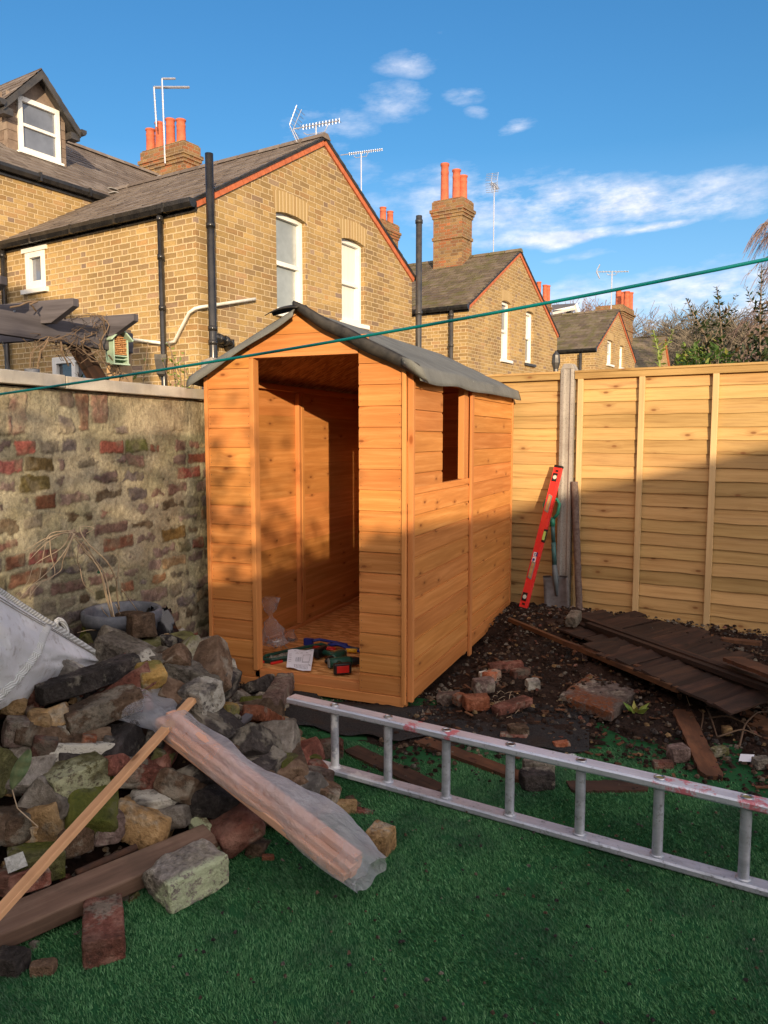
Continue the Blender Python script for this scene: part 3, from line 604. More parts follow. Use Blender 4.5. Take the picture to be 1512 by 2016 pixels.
def wing(name, label, c, Wd, ze, zr, D, gable_holes, left_holes, roofm, z0=-.3, cat='house', tw=.25, th=.2, group=None, seed=3, wallm=('stock_brick', 'stock_brick_side')):
    h = thing(name, label, cat, c, HR, group); mx = Wd/2; top = [(0, ze), (mx, zr), (Wd, ze)]
    m_ = MB(); walls(m_, GW, top, 0, Wd, z0, gable_holes); m_.build('gable_wall', MATS[wallm[0]], h)
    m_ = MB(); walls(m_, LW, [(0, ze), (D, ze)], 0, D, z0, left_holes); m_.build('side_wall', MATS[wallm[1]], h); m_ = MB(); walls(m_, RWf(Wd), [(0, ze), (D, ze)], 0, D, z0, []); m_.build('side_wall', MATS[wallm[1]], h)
    m_ = MB(); o = .10; s_ = (zr-ze)/mx; rt = .06
    # creasing tiles and verge
    v = MB(); vb = MB()
    for sg, x0 in ((1, 0), (-1, Wd)):
        L = sqrt(mx*mx+(zr-ze)**2); a = atan2(zr-ze, mx); n = int(L/.165)
        for i in range(n+1):
            t0, t1 = i*.165, min(L+.02, i*.165+.158)
            M = Matrix.Translation((x0-sg*.0, 0, ze)) @ Matrix.Rotation(-a if sg == 1 else a, 4, 'Y') 
            if sg == 1: v.box(t0-.06, t1-.06, -.028, .02, -.078, -.002, M)
            else: v.box(-t1+.06, -t0+.06, -.028, .02, -.078, -.002, M)
        M = Matrix.Translation((x0, 0, ze)) @ Matrix.Rotation(-a if sg == 1 else a, 4, 'Y')
        if sg == 1: vb.box(-.13, L+.02, -.045, .0, .0, .035, M)
        else: vb.box(-L-.02, .13, -.045, .0, .0, .035, M)
    v.build('verge_tiles', MATS['red_tile'], h); vb.build('verge_board', MATS['iron'], h)
    sl_ = Vector((mx+o, 0, s_*(mx+o))); r1 = MB()
    zs = ze-s_*o+.03
    tiles(r1, (-o, -.05, zs), (-o, D, zs), sl_, 0, tw, th, seed=seed); tiles(r1, (Wd+o, -.05, zs), (Wd+o, D, zs), (-sl_.x, 0, sl_.z), 0, tw, th, seed=seed+1)
    ro = r1.build('roof', MATS[roofm], h)
    rs = MB(); roof_slab(rs, (-o, -.045, zs), (-o, D, zs), sl_, .03); roof_slab(rs, (Wd+o, -.045, zs), (Wd+o, D, zs), (-sl_.x, 0, sl_.z), .03); rs.build('roof_boarding', MATS['iron'], ro)
    rd = MB(); y = -.06
    while y < D: rd.prism([(-.11, -.05), (-.04, .03), (.04, .03), (.11, -.05)], y, y+.4, lambda u, w, d: (mx+u, d, zr+w+.045)); y += .43
    rd.build('ridge_tiles', MATS[roofm], ro)
    gt = MB(); prof = [(-.0, .05), (-.0, -.0), (.03, -.05), (.08, -.05), (.11, 0), (.11, .05)]
    gt.prism(prof, -.05, D, lambda u, w, d: (-.03-u, d, ze-.055+w)); gt.box(-.025, 0, -.03, D, ze-.14, ze-.03)
    for y in [i*.9+.4 for i in range(int(D/.9))]: gt.box(-.148, -.025, y, y+.035, ze-.11, ze+.0)
    gt.build('gutter', MATS['black_pvc'], h)
    return h
def downpipe(h, pts, r, m_='black_pvc', name='downpipe', clips=(), seg=14, cr=1.25):
    b = MB(); b.tube(pts, r, seg)
    for z in clips: p = Vector(pts[0]); b.tube([(p.x, p.y, z-.03), (p.x, p.y, z+.03)], r*cr, seg)
    return b.build(name, MATS[m_], h, sm=True)

def rct(c, f, tl, br):   # window rectangle from two picture corners on a wall
    a = f(c, *tl); b = f(c, *br); i = 0 if f is loc_g else 1
    return (min(a[i], b[i]), max(a[i], b[i]), min(a[2], b[2]), max(a[2], b[2]))
w1 = (1.50, 2.17, 3.13, 4.50); w2 = (3.05, 3.69, 3.20, 4.48)
lw1 = (2.99, 3.46, 3.52, 4.06); lw2 = (2.02, 2.92, 1.6, 2.52)
h1 = wing('terraced_house', 'yellow brick terraced house with slate roof, dormer and two tall sash windows', H1, 5.2, 4.24, 5.76, 6.2, [w1, w2], [lw1, lw2], 'slate')
sash(h1, GW, *w1, 'glass_frost', 'glass_frost', lab='tall window with frosted panes'); archhead(h1, GW, w1[0], w1[1], w1[3])
sash(h1, GW, *w2, 'curtain', 'curtain', lab='window with white net curtains', mid=.48); archhead(h1, GW, w2[0], w2[1], w2[3])
sash(h1, LW, *lw1, 'glass_mid', 'glass_mid', rev=.03, single=True, fw=.1)
sash(h1, LW, *lw2, 'glass_dark', 'glass_dark', rev=.03, single=True, fw=.09)
b = MB(); fbox(b, LW, lw2[0]+.38, lw2[0]+.46, lw2[2], lw2[3]-.09, -.006, .06); b.build('window_mullion', MATS['white_paint'], h1)
b = MB(); fbox(b, LW, lw1[0]-.06, lw1[1]+.06, lw1[3]-.02, lw1[3]+.04, -.02, .03); b.build('window_head', MATS['white_paint'], h1)
# pipes
sp = loc_g(H1, 404, 300, -.12); sx_ = .12
p = downpipe(h1, [(sx_, -.13, -.3), (sx_, -.13, sp[2])], .050, name='soil_pipe', clips=(2.15, 2.72, 2.55, 3.95), seg=18, cr=1.15)
b = MB(); b.tube([(sx_, -.13, 2.62), (sx_+.16, -.11, 2.61), (sx_+.34, -.09, 2.58)], .05, 14); b.tube([(sx_+.10, -.12, 2.615), (sx_+.15, -.115, 2.61)], .062, 14); b.tube([(sx_+.22, -.11, 2.6), (sx_+.27, -.105, 2.6)], .062, 14); b.tube([(sx_+.34, -.09, 2.62), (sx_+.36, -.08, 2.56), (sx_+.38, .02, 2.53)], .058, 14)
b.build('pipe_branch', MATS['black_pvc'], p, sm=True)
g0 = loc_l(H1, 319, 500, -.05); downpipe(h1, [(-.07, g0[1], -.3), (-.07, g0[1], 4.12)], .036, clips=(2.4, 3.0, 3.62, 4.08))
b = MB(); b.lathe([(.04, 2.15), (.07, 2.18), (.1, 2.36), (.1, 2.42), (.085, 2.42), (.04, 2.3)], -.12, g0[1], 4); b.build('hopper', MATS['felt_black'], h1)
g1_ = loc_l(H1, 12, 600, -.05); downpipe(h1, [(-.07, g1_[1], -.3), (-.07, g1_[1], 4.12)], .038, clips=(3.3, 4.05))
pa = loc_g(H1, 508, 590, -.05); pb = loc_g(H1, 385, 603, -.05); pc = loc_l(H1, 345, 672, -.05); pd_ = loc_l(H1, 258, 668, -.05); pe = loc_l(H1, 330, 676, -.05)
downpipe(h1, [(pa[0], .02, pa[2]), (pa[0]-.06, -.05, pa[2]), (.0, -.06, pb[2]), (-.06, -.02, pb[2]-.02), (-.06, .08, pb[2]-.06), (-.06, pc[1], pc[2]), (-.06, pe[1], pe[2])], .021, 'white_pipe', 'waste_pipe', seg=10)
downpipe(h1, [(-.06, pe[1]+.03, pe[2]), (-.06, pd_[1], pd_[2]), (.02, pd_[1]+.02, pd_[2])], .02, 'white_pipe', 'waste_pipe', seg=10)
q = loc_g(H1, 815, 420, -.1)
p = downpipe(h1, [(5.27, -.1, -.3), (5.27, -.1, q[2])], .055, 'iron', 'soil_pipe', clips=(q[2]-.1, 3.6, 1.9), seg=16, cr=1.22)
b = MB(); b.tube([(5.27, -.1, 2.95), (5.13, -.1, 2.98), (5.08, -.1, 2.92), (5.08, -.1, 2.7)], .022, 8); b.build('overflow_pipe', MATS['iron'], p, sm=True)
# main house behind the wing
YB, ZB, YR, ZR = 4.2, 5.5, 6.8, 7.22
m_ = MB(); walls(m_, GW, [(-6, ZB), (0, ZB), (1.9, ZB), (7.5, ZB)], -6, 7.5, 4.0, []); 
for i, v_ in enumerate(m_.v): m_.v[i] = (v_[0], YB, v_[2])
m_.build('rear_wall', MATS['stock_brick'], h1)
r_ = MB(); tiles(r_, (-6, YB-.12, ZB-.05), (7.5, YB-.12, ZB-.05), (0, YR-YB+.12, ZR-ZB+.05), 0, .25, .19, seed=9); tiles(r_, (-6, 2*YR-YB, ZB), (7.5, 2*YR-YB, ZB), (0, -(YR-YB), ZR-ZB), 0, .4, .4, seed=9)
r_.build('main_roof', MATS['slate'], h1)
b = MB(); y = -6
while y < 7.5: b.prism([(-.11, -.06), (-.04, .02), (.04, .02), (.11, -.06)], y, y+.42, lambda u, w, d: (d, YR+u, ZR+w+.04)); y += .44
b.build('main_ridge_tiles', MATS['slate'], h1)
b = MB(); b.prism([(-.0, .05), (-.0, -.0), (.03, -.05), (.08, -.05), (.11, 0), (.11, .05)], -6, 2.05, lambda u, w, d: (d, YB-.04-u, ZB-.09+w)); b.box(-6, 2.0, YB-.035, YB-.003, ZB-.19, ZB-.05)
for x in [i*.9-5.6 for i in range(9)]: b.box(x, x+.035, YB-.165, YB-.04, ZB-.15, ZB-.02)
b.build('main_gutter', MATS['black_pvc'], h1)
b = MB(); 
for (x, y, z, a) in ((2.1, YB-.15, 5.55, .3), (2.35, YB+.25, 5.75, .5)): b.box(x, x+.28, y, y+.16, z, z+.012)
for (i) in range(6): b.box(2.2-.36*i*.9-.1, 2.2-.36*i*.9+.28, YB-.06-i*.02, YB+.0-i*.02, 5.45-.204*i*.9, 5.47-.204*i*.9, Matrix.Identity(4))
b.build('lead_flashing', MATS['lead'], h1)
# dormer
DY, dx0, dx1, dz0, dzt = 5.0, .80, 1.86, 5.75, 6.80; dm = (dx0+dx1)/2; dza = 7.36
b = MB(); walls(b, lambda u, w, d: (u, DY+d, w), [(dx0, dzt), (dm, dza), (dx1, dzt)], dx0, dx1, dz0, [(dx0+.17, dx1-.13, 6.06, 6.95-.02)]); 
d_ = b.build('dormer', MATS['slate_hung'], h1)
b = MB()
for i in range(7):
    z = 5.9+i*.15
    for x0, x1 in ((dx0, dx0+.17), (dx1-.13, dx1)): b.box(x0, x1, DY-.012, DY-.002, z, z+.143)
for i in range(8):   # cheeks
    z = 5.75+i*.15
    for xx, s_ in ((dx0-.012, -1), (dx1+.002, 1)):
        y = DY; k_ = 0
        while y < DY+1.6: b.box(xx, xx+.01, y+(.1 if i % 2 else 0), y+.19+(.1 if i % 2 else 0), z, z+.144); y += .2
b.build('dormer_slates', MATS['slate_hung'], d_)
b = MB(); b.box(dx0, dx0+.02, DY, DY+1.8, 5.7, dzt); b.box(dx1-.02, dx1, DY, DY+1.8, 5.7, dzt); b.build('dormer_cheek', MATS['slate_hung'], d_)
wd = (dx0+.17, dx1-.13, 6.06, 6.93)
FN = lambda u, w, d: (u, DY+d-.05, w)
w_ = MB(); a, bb, p_, q_ = wd; fw = .075
for u0, u1, w0, w1_ in ((a, a+fw, p_, q_), (bb-fw, bb, p_, q_), (a+fw, bb-fw, q_-fw, q_), (a+fw, bb-fw, p_, p_+fw)): fbox(w_, FN, u0, u1, w0, w1_, -.01, .08)
fbox(w_, FN, a+fw, bb-fw, (p_+q_)/2-.025, (p_+q_)/2+.025, 0, .07); fbox(w_, FN, a-.03, bb+.03, p_-.04, p_, -.05, .06)
w_.build('dormer_window', MATS['white_paint'], d_, bevel=.004)
w_ = MB(); fbox(w_, FN, a+fw, bb-fw, p_+fw, q_-fw, .04, .045); w_.build('dormer_pane', MATS['glass_mid'], d_)
b = MB(); 
for sg in (-1, 1):
    ov = .17; xe = dm+sg*((dx1-dx0)/2+ov); ze_ = dza+.06-((dx1-dx0)/2+ov)*(dza-dzt)/((dx1-dx0)/2)
    tiles(b, (xe, DY-.2, ze_), (xe, DY+2.4, ze_), (dm-xe, 0, dza+.06-ze_), 0, .25, .17, seed=4)
b.build('dormer_roof', MATS['slate'], d_)
b = MB(); bs_ = MB()
for sg in (-1, 1):
    ov = .17; xe = dm+sg*((dx1-dx0)/2+ov); ze_ = dza+.05-((dx1-dx0)/2+ov)*(dza-dzt)/((dx1-dx0)/2)
    P = [(dm, dza+.05), (xe, ze_), (xe, ze_-.12), (dm, dza-.09)]
    b.prism(P if sg == 1 else P[::-1], DY-.21, DY-.18, lambda u, w, d: (u, d, w))
    P = [(dm, dza+.02), (xe, ze_-.03), (xe, ze_-.06), (dm, dza-.01)]
    b.prism(P if sg == 1 else P[::-1], DY-.18, DY+2.2, lambda u, w, d: (u, d, w))
    x2 = dm+sg*(dx1-dx0)/2; b.box(min(xe, x2), max(xe, x2), DY-.18, DY-.02, ze_-.17, ze_-.06)
    b.prism([(0, .05), (0, 0), (.03, -.04), (.07, -.04), (.1, 0), (.1, .05)], DY-.25, DY+1.9, lambda u, w, d: (xe+sg*(u-.01), d, ze_-.03+w))
b.build('dormer_bargeboard', MATS['iron'], d_)
# chimney with four pots
cx0, cy0 = loc_g(H1, 361, 290, 5.9)[0], 5.9; cy1 = loc_l(H1, 272, 300, cx0)[1]; cx1 = loc_g(H1, 399, 300, 5.9)[0]; cz = loc_g(H1, 361, 275, 5.9)[2]
st = stack(h1, cx0+.06, cx1-.06, cy0+.06, cy1-.06, 6.2, cz, [])
yy0, yy1 = cy0+.15, cy1-.15
for i, (px_, tpy) in enumerate(((296, 255), (314, 242), (335, 235), (356, 236))):
    ly = yy1+(yy0-yy1)*(i/3.0); xm = (cx0+cx1)/2; pl = loc_l(H1, px_, tpy, xm); pot(st, xm, pl[1], cz+.02, .105, max(.3, pl[2]-cz-.02))
am = MB()
for (px_, b_, t_, hx, hy) in ((325, 322, 155, 345, 155), (308, 250, 172, 372, 172)):
    A = loc_l(H1, px_, b_, cx0-.02); T = loc_l(H1, px_-(5 if px_ == 308 else 6), t_, cx0-.02); am.tube([A, T], .018, 6)
    for j in range(9): f_ = .1+.09*j; q_ = Vector(A).lerp(Vector(T), f_); am.tube([q_, q_+Vector((0, 0, .02))], .024, 6)
    R = loc_l(H1, hx, hy, cx0-.02); T2 = Vector(T); R2 = loc_g(H1, hx, hy, T[1]-.1); am.tube([T2, Vector(R2)], .03 if px_ == 308 else .022, 6)
am.box(cx0-.03, cx0+.0, A[1]-.1, A[1]+.05, 7.0, 7.2); am.build('tv_aerial', MATS['aerial'], h1)
q = loc_g(H1, 629, 250, .15); yagi(h1, (2.62, .15, 5.7), q[2]-5.7, .75, -1.35, 12, r=.009)
q = loc_g(H1, 711, 300, 5.0); yagi(h1, (q[0], 5.0, 5.2), q[2]-5.2, 1.15, -1.2, 16, tilt=.06, refl=False, r=.013)
q = loc_g(H1, 770, 440, 5.6)
st = stack(h1, loc_g(H1, 752, 460, 5.6)[0], loc_g(H1, 784, 460, 5.6)[0], 5.6, 6.3, 4.5, q[2], [])
for px_, py_ in ((754, 410), (768, 418)): z = loc_g(H1, px_, py_, 5.8); pot(st, z[0], 5.8, q[2]+.02, .1, z[2]-q[2])

# second house
v1 = (1.79, 2.33, 3.25, 4.62); v2 = (3.30, 3.85, 3.28, 4.58)
h2 = wing('terraced_house', 'yellow brick house with mossy tiled roof and tall three-pot chimney, behind the shed roof', H2, 5.6, 4.25, 5.92, 6.5, [v1, v2], [], 'clay_tile', tw=.2, th=.17, seed=21)
sash(h2, GW, *v1, 'glass_mid', 'curtain', sillm='white_paint'); archhead(h2, GW, v1[0], v1[1], v1[3], .2, .07)
sash(h2, GW, *v2, 'curtain', 'glass_dark', sillm='iron'); archhead(h2, GW, v2[0], v2[1], v2[3], .2, .07)
q = loc_l(H2, 890, 610, -.05); downpipe(h2, [(-.08, q[1], -.3), (-.08, q[1], 4.15)], .045, 'iron', clips=(4.05, 3.4))
# tall chimney: front corner where the picture line through (909,524) meets the slope
yq = 1.0
for yq in [i*.02 for i in range(0, 150)]:
    a = loc_g(H2, 909, 526, yq); zz = 4.25+a[0]*(5.92-4.25)/2.8
    if a[0] > 2.8: zz = 5.92-(a[0]-2.8)*(5.92-4.25)/2.8
    if a[2] <= zz and a[0] > .3: break
ca = loc_g(H2, 909, 526, yq); X1 = loc_g(H2, 929, 460, yq)[0]; Y1 = loc_l(H2, 853, 460, ca[0])[1]; Z1 = loc_g(H2, 909, 388, yq)[2]
print('chimney2', ca, X1, Y1, Z1, yq)
st = stack(h2, ca[0], X1, yq, Y1, ca[2]-1.0, Z1, [])
b = MB(); b.box(ca[0]-.03, X1+.03, yq-.03, Y1+.03, ca[2]-.16, ca[2]+.02); b.build('lead_flashing', MATS['lead'], h2)
xm = (ca[0]+X1)/2
for (px_, py_) in ((877, 325), (900, 337), (915, 345)):
    pl = loc_l(H2, px_, py_, xm); pot(st, xm+(.08 if px_ == 915 else -.03), pl[1] if px_ != 915 else yq+.16, Z1+.02, .105, pl[2]-Z1)
q = loc_l(H2, 973, 365, 2.8); q2 = loc_g(H2, 973, 365, 1.5); yagi(h2, (q2[0], 1.5, 5.0), q2[2]-5.0, .75, .2, 10, r=.012)
q = loc_g(H2, 880, 580, .1)
# third house
u1 = (1.29, 1.97, 3.95, 4.78); u2 = (2.85, 3.40, 3.95, 4.74)
h3 = wing('terraced_house', 'brick house with grey tiled roof and four-pot chimney, beyond the fence post', H3, 5.0, 4.36, 5.91, 6.0, [u1, u2], [], 'clay_tile', tw=.3, th=.24, seed=31)
sash(h3, GW, *u1, 'glass_mid', 'curtain'); archhead(h3, GW, u1[0], u1[1], u1[3], .2, .08); sash(h3, GW, *u2, 'curtain', 'curtain'); archhead(h3, GW, u2[0], u2[1], u2[3], .2, .08)
q = loc_l(H3, 1144, 700, -.05); downpipe(h3, [(-.1, q[1], -.3), (-.1, q[1], 4.2)], .05, 'iron')
a = loc_g(H3, 1228, 640, 1.2)
st = stack(h3, loc_g(H3, 1224, 640, 1.2)[0], loc_g(H3, 1246, 640, 1.2)[0], 1.2, 2.3, 4.5, loc_g(H3, 1232, 604, 1.2)[2], [], corb=.1)
zc = loc_g(H3, 1232, 604, 1.2)[2]
for px_, py_, yy in ((1218, 570, 1.9), (1226, 576, 2.1), (1234, 575, 1.4), (1241, 577, 1.4)): z = loc_g(H3, px_, py_, yy); pot(st, z[0], yy, zc+.02, .13, z[2]-zc)
q = loc_g(H3, 1205, 535, 1.0); yagi(h3, (q[0], 1.0, 5.2), q[2]-5.2, 1.2, -1.3, 9, tilt=-.05, r=.02)
# chimney standing behind the second gable (house between)
H25 = H2+EX*5.9+EY*5.0
hb = thing('terraced_house', 'brick house almost hidden behind the second gable, only its chimney of three red pots showing', 'house', H25, HR)
b = MB(); walls(b, GW, [(0, 4.2), (2.4, 5.4), (4.8, 4.2)], 0, 4.8, -.3, []); b.build('gable_wall', MATS['stock_brick'], hb)
for i, v_ in enumerate(list(b.v)): pass
r_ = MB(); tiles(r_, (-.1, 0, 4.2), (-.1, 4, 4.2), (2.5, 0, 1.2), 0, .3, .3); tiles(r_, (4.9, 0, 4.2), (4.9, 4, 4.2), (-2.5, 0, 1.2), 0, .3, .3); r_.build('roof', MATS['clay_tile'], hb)
z1 = loc_g(H25, 1072, 592, .6); st = stack(hb, loc_g(H25, 1058, 600, .6)[0], loc_g(H25, 1084, 600, .6)[0], .6, 1.4, 4.0, z1[2], [], lead=False)
for px_, py_ in ((1061, 556), (1073, 562), (1079, 563)): z = loc_g(H25, px_, py_, .9); pot(st, z[0], .9, z1[2]+.02, .11, z[2]-z1[2])
# ------------------------------------------------------------------ far background
q = aD(1308, 665, 42); H4 = Vector((q.x, q.y, 0))-EX*2.2
h4 = thing('terraced_house', 'small far house with dark roof and one sunlit brick gable, above the fence top', 'house', H4, HR); zr4 = q.z
b = MB(); walls(b, GW, [(0, zr4-2.3), (2.2, zr4), (4.4, zr4-2.6)], 0, 4.4, -.3, []); b.build('gable_wall', MATS['stock_brick'], h4)
b = MB(); tiles(b, (-.1, -.1, zr4-2.35), (-.1, 6, zr4-2.35), (2.3, 0, 2.4), 0, .4, .3); tiles(b, (4.5, -.1, zr4-2.6), (4.5, 6, zr4-2.6), (-2.3, 0, 2.7), 0, .4, .3); b.build('roof', MATS['clay_tile'], h4)
b = MB(); 
for sg in (1, -1):
    x0 = 0 if sg == 1 else 4.4; M = Matrix.Translation((2.2, 0, zr4)) @ Matrix.Rotation((1 if sg == 1 else -1)*-0.81, 4, 'Y'); b.box(*((-3.2, 0) if sg == 1 else (0, 3.2)), -.06, .02, -.16, -.02, M)
b.build('verge_tiles', MATS['red_tile'], h4)
# white-gabled house
q = aD(1118, 603, 60); A = q; wgh = thing('white_gabled_house', 'distant house with a white-edged gable and dark slate roof', 'house', (q.x, q.y, 0), HR)
b = MB(); b.prism([(-4, -3), (0, 0), (1.6, -2.0), (1.6, -3.2), (-4, -3.2)], 0, .3, lambda u, w, d: (u+1, d, q.z+w)); b.build('gable_wall', MATS['slate_far'], wgh)
s0 = aD(1085, 612, 60); 
b = MB(); L_ = aD(1088, 615, 60); T_ = aD(1133, 600, 59.5); Rr = aD(1138, 615, 59.5)
inv = Matrix.Translation((q.x, q.y, 0)) @ Matrix.Rotation(HR, 4, 'Z'); inv = inv.inverted()
b.tube([inv @ L_, inv @ aD(1130, 606, 59.5), inv @ T_, inv @ Rr], .16, 4); b.build('white_fascia', MATS['white_paint'], wgh)
b = MB(); P = [aD(1086, 600, 62), aD(1132, 597, 62), aD(1132, 605, 59.6), aD(1088, 613, 59.6)]; b.poly([inv @ p for p in P], [(0, 0), (1, 0), (1, 1), (0, 1)]); b.build('roof', MATS['slate_far'], wgh)
b = MB(); b.wallbox(-3, 4, .4, 6, 0, q.z-1.2); b.build('wall', MATS['white_render'], wgh)
# modern building
q0 = aD(1312, 712, 85); q1 = aD(1450, 712, 80); dr = (q1-q0); dr.z = 0; L = dr.length
mb_ = thing('office_building', 'distant low pinkish building with a teal glazed upper strip, seen through bare trees', 'building', (q0.x, q0.y, 0), atan2(dr.y, dr.x))
z = lambda py: aD(1360, py, 84).z
b = MB(); b.wallbox(0, L, 0, 6, 0, z(684)); b.build('wall', MATS['pinkwall'], mb_)
b = MB(); b.box(1.5, L, .8, 6, z(684), z(672)); b.build('glazing', MATS['tealglass'], mb_)
b = MB(); b.box(1, L+.5, .5, 6.5, z(672), z(668)); b.build('roof', MATS['grey_cladding'], mb_)
b = MB(); b.box(0, L*.8, -5, -1, 0, z(697)); b.build('annexe', MATS['grey_cladding'], mb_)
b = MB()
for i in range(22): b.box(.4+i*.62, .75+i*.62, -5.1, -5.0, z(712), z(700))
b.build('annexe_posts', MATS['white_render'], mb_)
hl = MB(); P0 = aD(1180, 700, 400); P1 = aD(1560, 700, 380); rows = []
for j in range(2):
    r_ = []
    for i in range(41):
        t = i/40; p = P0.lerp(P1, t); r_.append((p.x, p.y, -5 if j == 0 else 38+14*sin(3*t)+4*sin(17*t)))
    rows.append(r_)
back = [(x+20, y+200, -5) for x, y, _ in rows[0]]
hl.grid([rows[0], rows[1], back]); plain('hill_mat', (.16, .17, .2), .9); tag(hl.build('hill', MATS['hill_mat']), kind='structure')

def bare_tree(base, H, spread, seed, m_, label, name='bare_tree', droop=0, twigs=4, r0=.16, group=None, trunk_f=.3, lean=(0, 0), depth=6, tr=.01, up=.25):
    rnd = random.Random(seed); T = MB(); K = MB()
    def rec(p, d, L, r, lv):
        n = 3; pts = [p]; q = p; dd = d
        for i in range(n):
            dd = (dd+Vector((rnd.uniform(-1, 1), rnd.uniform(-1, 1), rnd.uniform(-1, 1)))*.16+Vector((0, 0, (up*.25 if lv < depth-2 else up*.1)-droop*(lv/depth)**2*.6))).normalized(); q = q+dd*L/n; pts.append(q)
        r1 = max(tr, r*.62); (T if lv < 2 else K).tube(pts, [r+(r1-r)*i/n for i in range(n+1)], 5 if lv < 2 else 3, cap=False)
        if lv >= depth: return
        k_ = twigs if lv > 0 else twigs+1
        for i in range(k_):
            a = rnd.uniform(0, 2*pi); t = 1 if i == 0 else rnd.uniform(.35, 1); b_ = pts[0].lerp(pts[-1], t) if t < 1 else pts[-1]
            side = Vector((cos(a), sin(a), 0)); nd = (dd*rnd.uniform(.75, 1.1)+side*rnd.uniform(.4, .95)*spread).normalized()
            rec(b_, nd, L*rnd.uniform(.6, .85), r1*.9, lv+1)
    rec(Vector((0, 0, 0)), Vector((lean[0], lean[1], 1)).normalized(), H*trunk_f, r0, 0)
    t = thing(name, label, 'tree', base, 0, group); T.build('trunk', MATS['bark'], t); K.build('crown', MATS[m_], t); return t
rnd = random.Random(11); cnt = 0
TR = [(1262, 628, 95), (1290, 606, 90), (1322, 604, 84), (1352, 606, 88), (1384, 604, 80), (1418, 602, 86), (1448, 598, 78), (1476, 600, 84), (1506, 606, 80), (1240, 640, 110), (1405, 612, 100), (1368, 625, 70)]
LB = ['first bare winter tree right of the far chimney, its crown low and rounded', 'bare brown tree over the far dark roof', 'rounded bare tree left of the leaning leafy shoot', 'bare tree directly behind the leaning leafy shoot', 'bare tree between the two tallest leafy shoots, fine twigs', 'bare tree right of the tall central shoot', 'dense bare tree left of the hanging willow branches', 'bare tree behind the hanging willow branches', 'bare tree at the very right edge behind the shoots', 'farthest low bare tree beside the far chimney', 'pale bare tree set back in the row behind the shoots', 'slender bare tree in front of the far row, with visible forked trunk']
PT = []
def far_tree(i, px_, py_, d, lb, m_, sd_, spr):
    p = aD(px_, py_, d)
    if len(PT) < 4 or m_ == 'twig_purple' and len(PT) < 6:
        t = bare_tree((p.x, p.y, 0), 10, spr, sd_, m_, lb, r0=.16, group='bare trees far beyond the fence', depth=6, twigs=4, tr=.014, trunk_f=.30); PT.append(t); src = t
    else: src = PT[(i*3+1) % 4] if m_ == 'twig_far' else PT[4+i % 2]; t = copy_tree(src); t['label'] = lb; t.location = (p.x, p.y, 0); t.rotation_euler = (0, 0, i*1.9)
    zm = max(v.co.z for v in src.children[-1].data.vertices) if src.children[-1].data else 10
    zm = max(max(v.co.z for v in ch.data.vertices) for ch in src.children)
    f_ = p.z/zm; t.scale = (f_, f_, f_); return t
for i, ((px_, py_, d), lb) in enumerate(zip(TR, LB)): far_tree(i, px_, py_, d, lb, 'twig_far', 100+i, 1.15)
for i, (px_, py_, d, lb) in enumerate([(1150, 580, 100, 'purplish bare tree rising behind the white-gabled house, left one'), (1185, 582, 95, 'purplish bare tree just left of the four-pot chimney'), (1120, 596, 110, 'low purplish bare tree above the white gable')]): far_tree(i, px_, py_, d, lb, 'twig_purple', 200+i, 1.0)
# hanging willow at the right
p = aD(1545, 600, 30); wt = thing('willow_tree', 'bare willow with fine drooping branches at the right edge above the shoots', 'tree', (p.x, p.y, 0)); zt = aD(1545, 400, 30).z
T = MB(); T.tube([(0, 0, 0), (.2, 0, 3), (0, .2, 6), (.1, 0, zt-.6)], [.35, .28, .2, .08], 8); K = MB(); rnd = random.Random(4)
for i in range(70):
    z0 = rnd.uniform(4.0, zt-.2); a = rnd.uniform(0, 2*pi); R = rnd.uniform(.9, 2.3)*(1-.45*(z0-4)/(zt-4)); pts = []
    for j in range(7): t = j/6; pts.append(Vector((cos(a)*R*t, sin(a)*R*t, z0+.9*t-1.5*t*t)))
    K.tube(pts, [.035-.004*j for j in range(7)], 3, cap=False)
    for k_ in range(11):
        t = rnd.uniform(.3, 1); p_ = Vector((cos(a)*R*t, sin(a)*R*t, z0+.9*t-1.5*t*t)); L = rnd.uniform(.5, 1.5); aa = a+rnd.uniform(-1.1, 1.1); q_ = [p_+Vector((cos(aa)*L*.55*s_, sin(aa)*L*.55*s_, .12*L*s_-.85*L*s_*s_)) for s_ in (0, .33, .66, 1)]
        K.tube(q_, [.011, .009, .008, .006], 3, cap=False)
T.build('trunk', MATS['bark'], wt); K.build('crown', MATS['twig_purple'], wt)

# leafy shrubs behind the fence
def leaf(mb, p, d, L, w, idn):
    d = d.normalized(); s_ = d.cross(Vector((random.uniform(-1, 1), random.uniform(-1, 1), 1))).normalized(); n = d.cross(s_)
    mb.poly([p, p+d*L*.45+s_*w*.5+n*L*.05, p+d*L, p+d*L*.45-s_*w*.5+n*L*.05], [(idn+.5, 0)]*4)
def shoot(mbs, mbl, pts, n, L=.06, r=.006, idb=0):
    pts = [Vector(p) for p in pts]; mbs.tube(pts, [r*(1-.6*i/(len(pts)-1)) for i in range(len(pts))], 5)
    for i in range(n):
        t = (i+random.random()*.6)/n*(len(pts)-1); k_ = min(int(t), len(pts)-2); p = pts[k_].lerp(pts[k_+1], t-k_); ax = (pts[k_+1]-pts[k_]).normalized(); f_ = 1-.55*i/n
        for j in range(2):
            a = i*2.4+j*pi+random.uniform(-.4, .4); s_ = ax.orthogonal().normalized(); s_ = s_*cos(a)+ax.cross(s_)*sin(a); leaf(mbl, p, s_+ax*random.uniform(-.1, .9), L*f_*random.uniform(.8, 1.2), L*f_*.42, random.randint(0, 999))
random.seed(21)
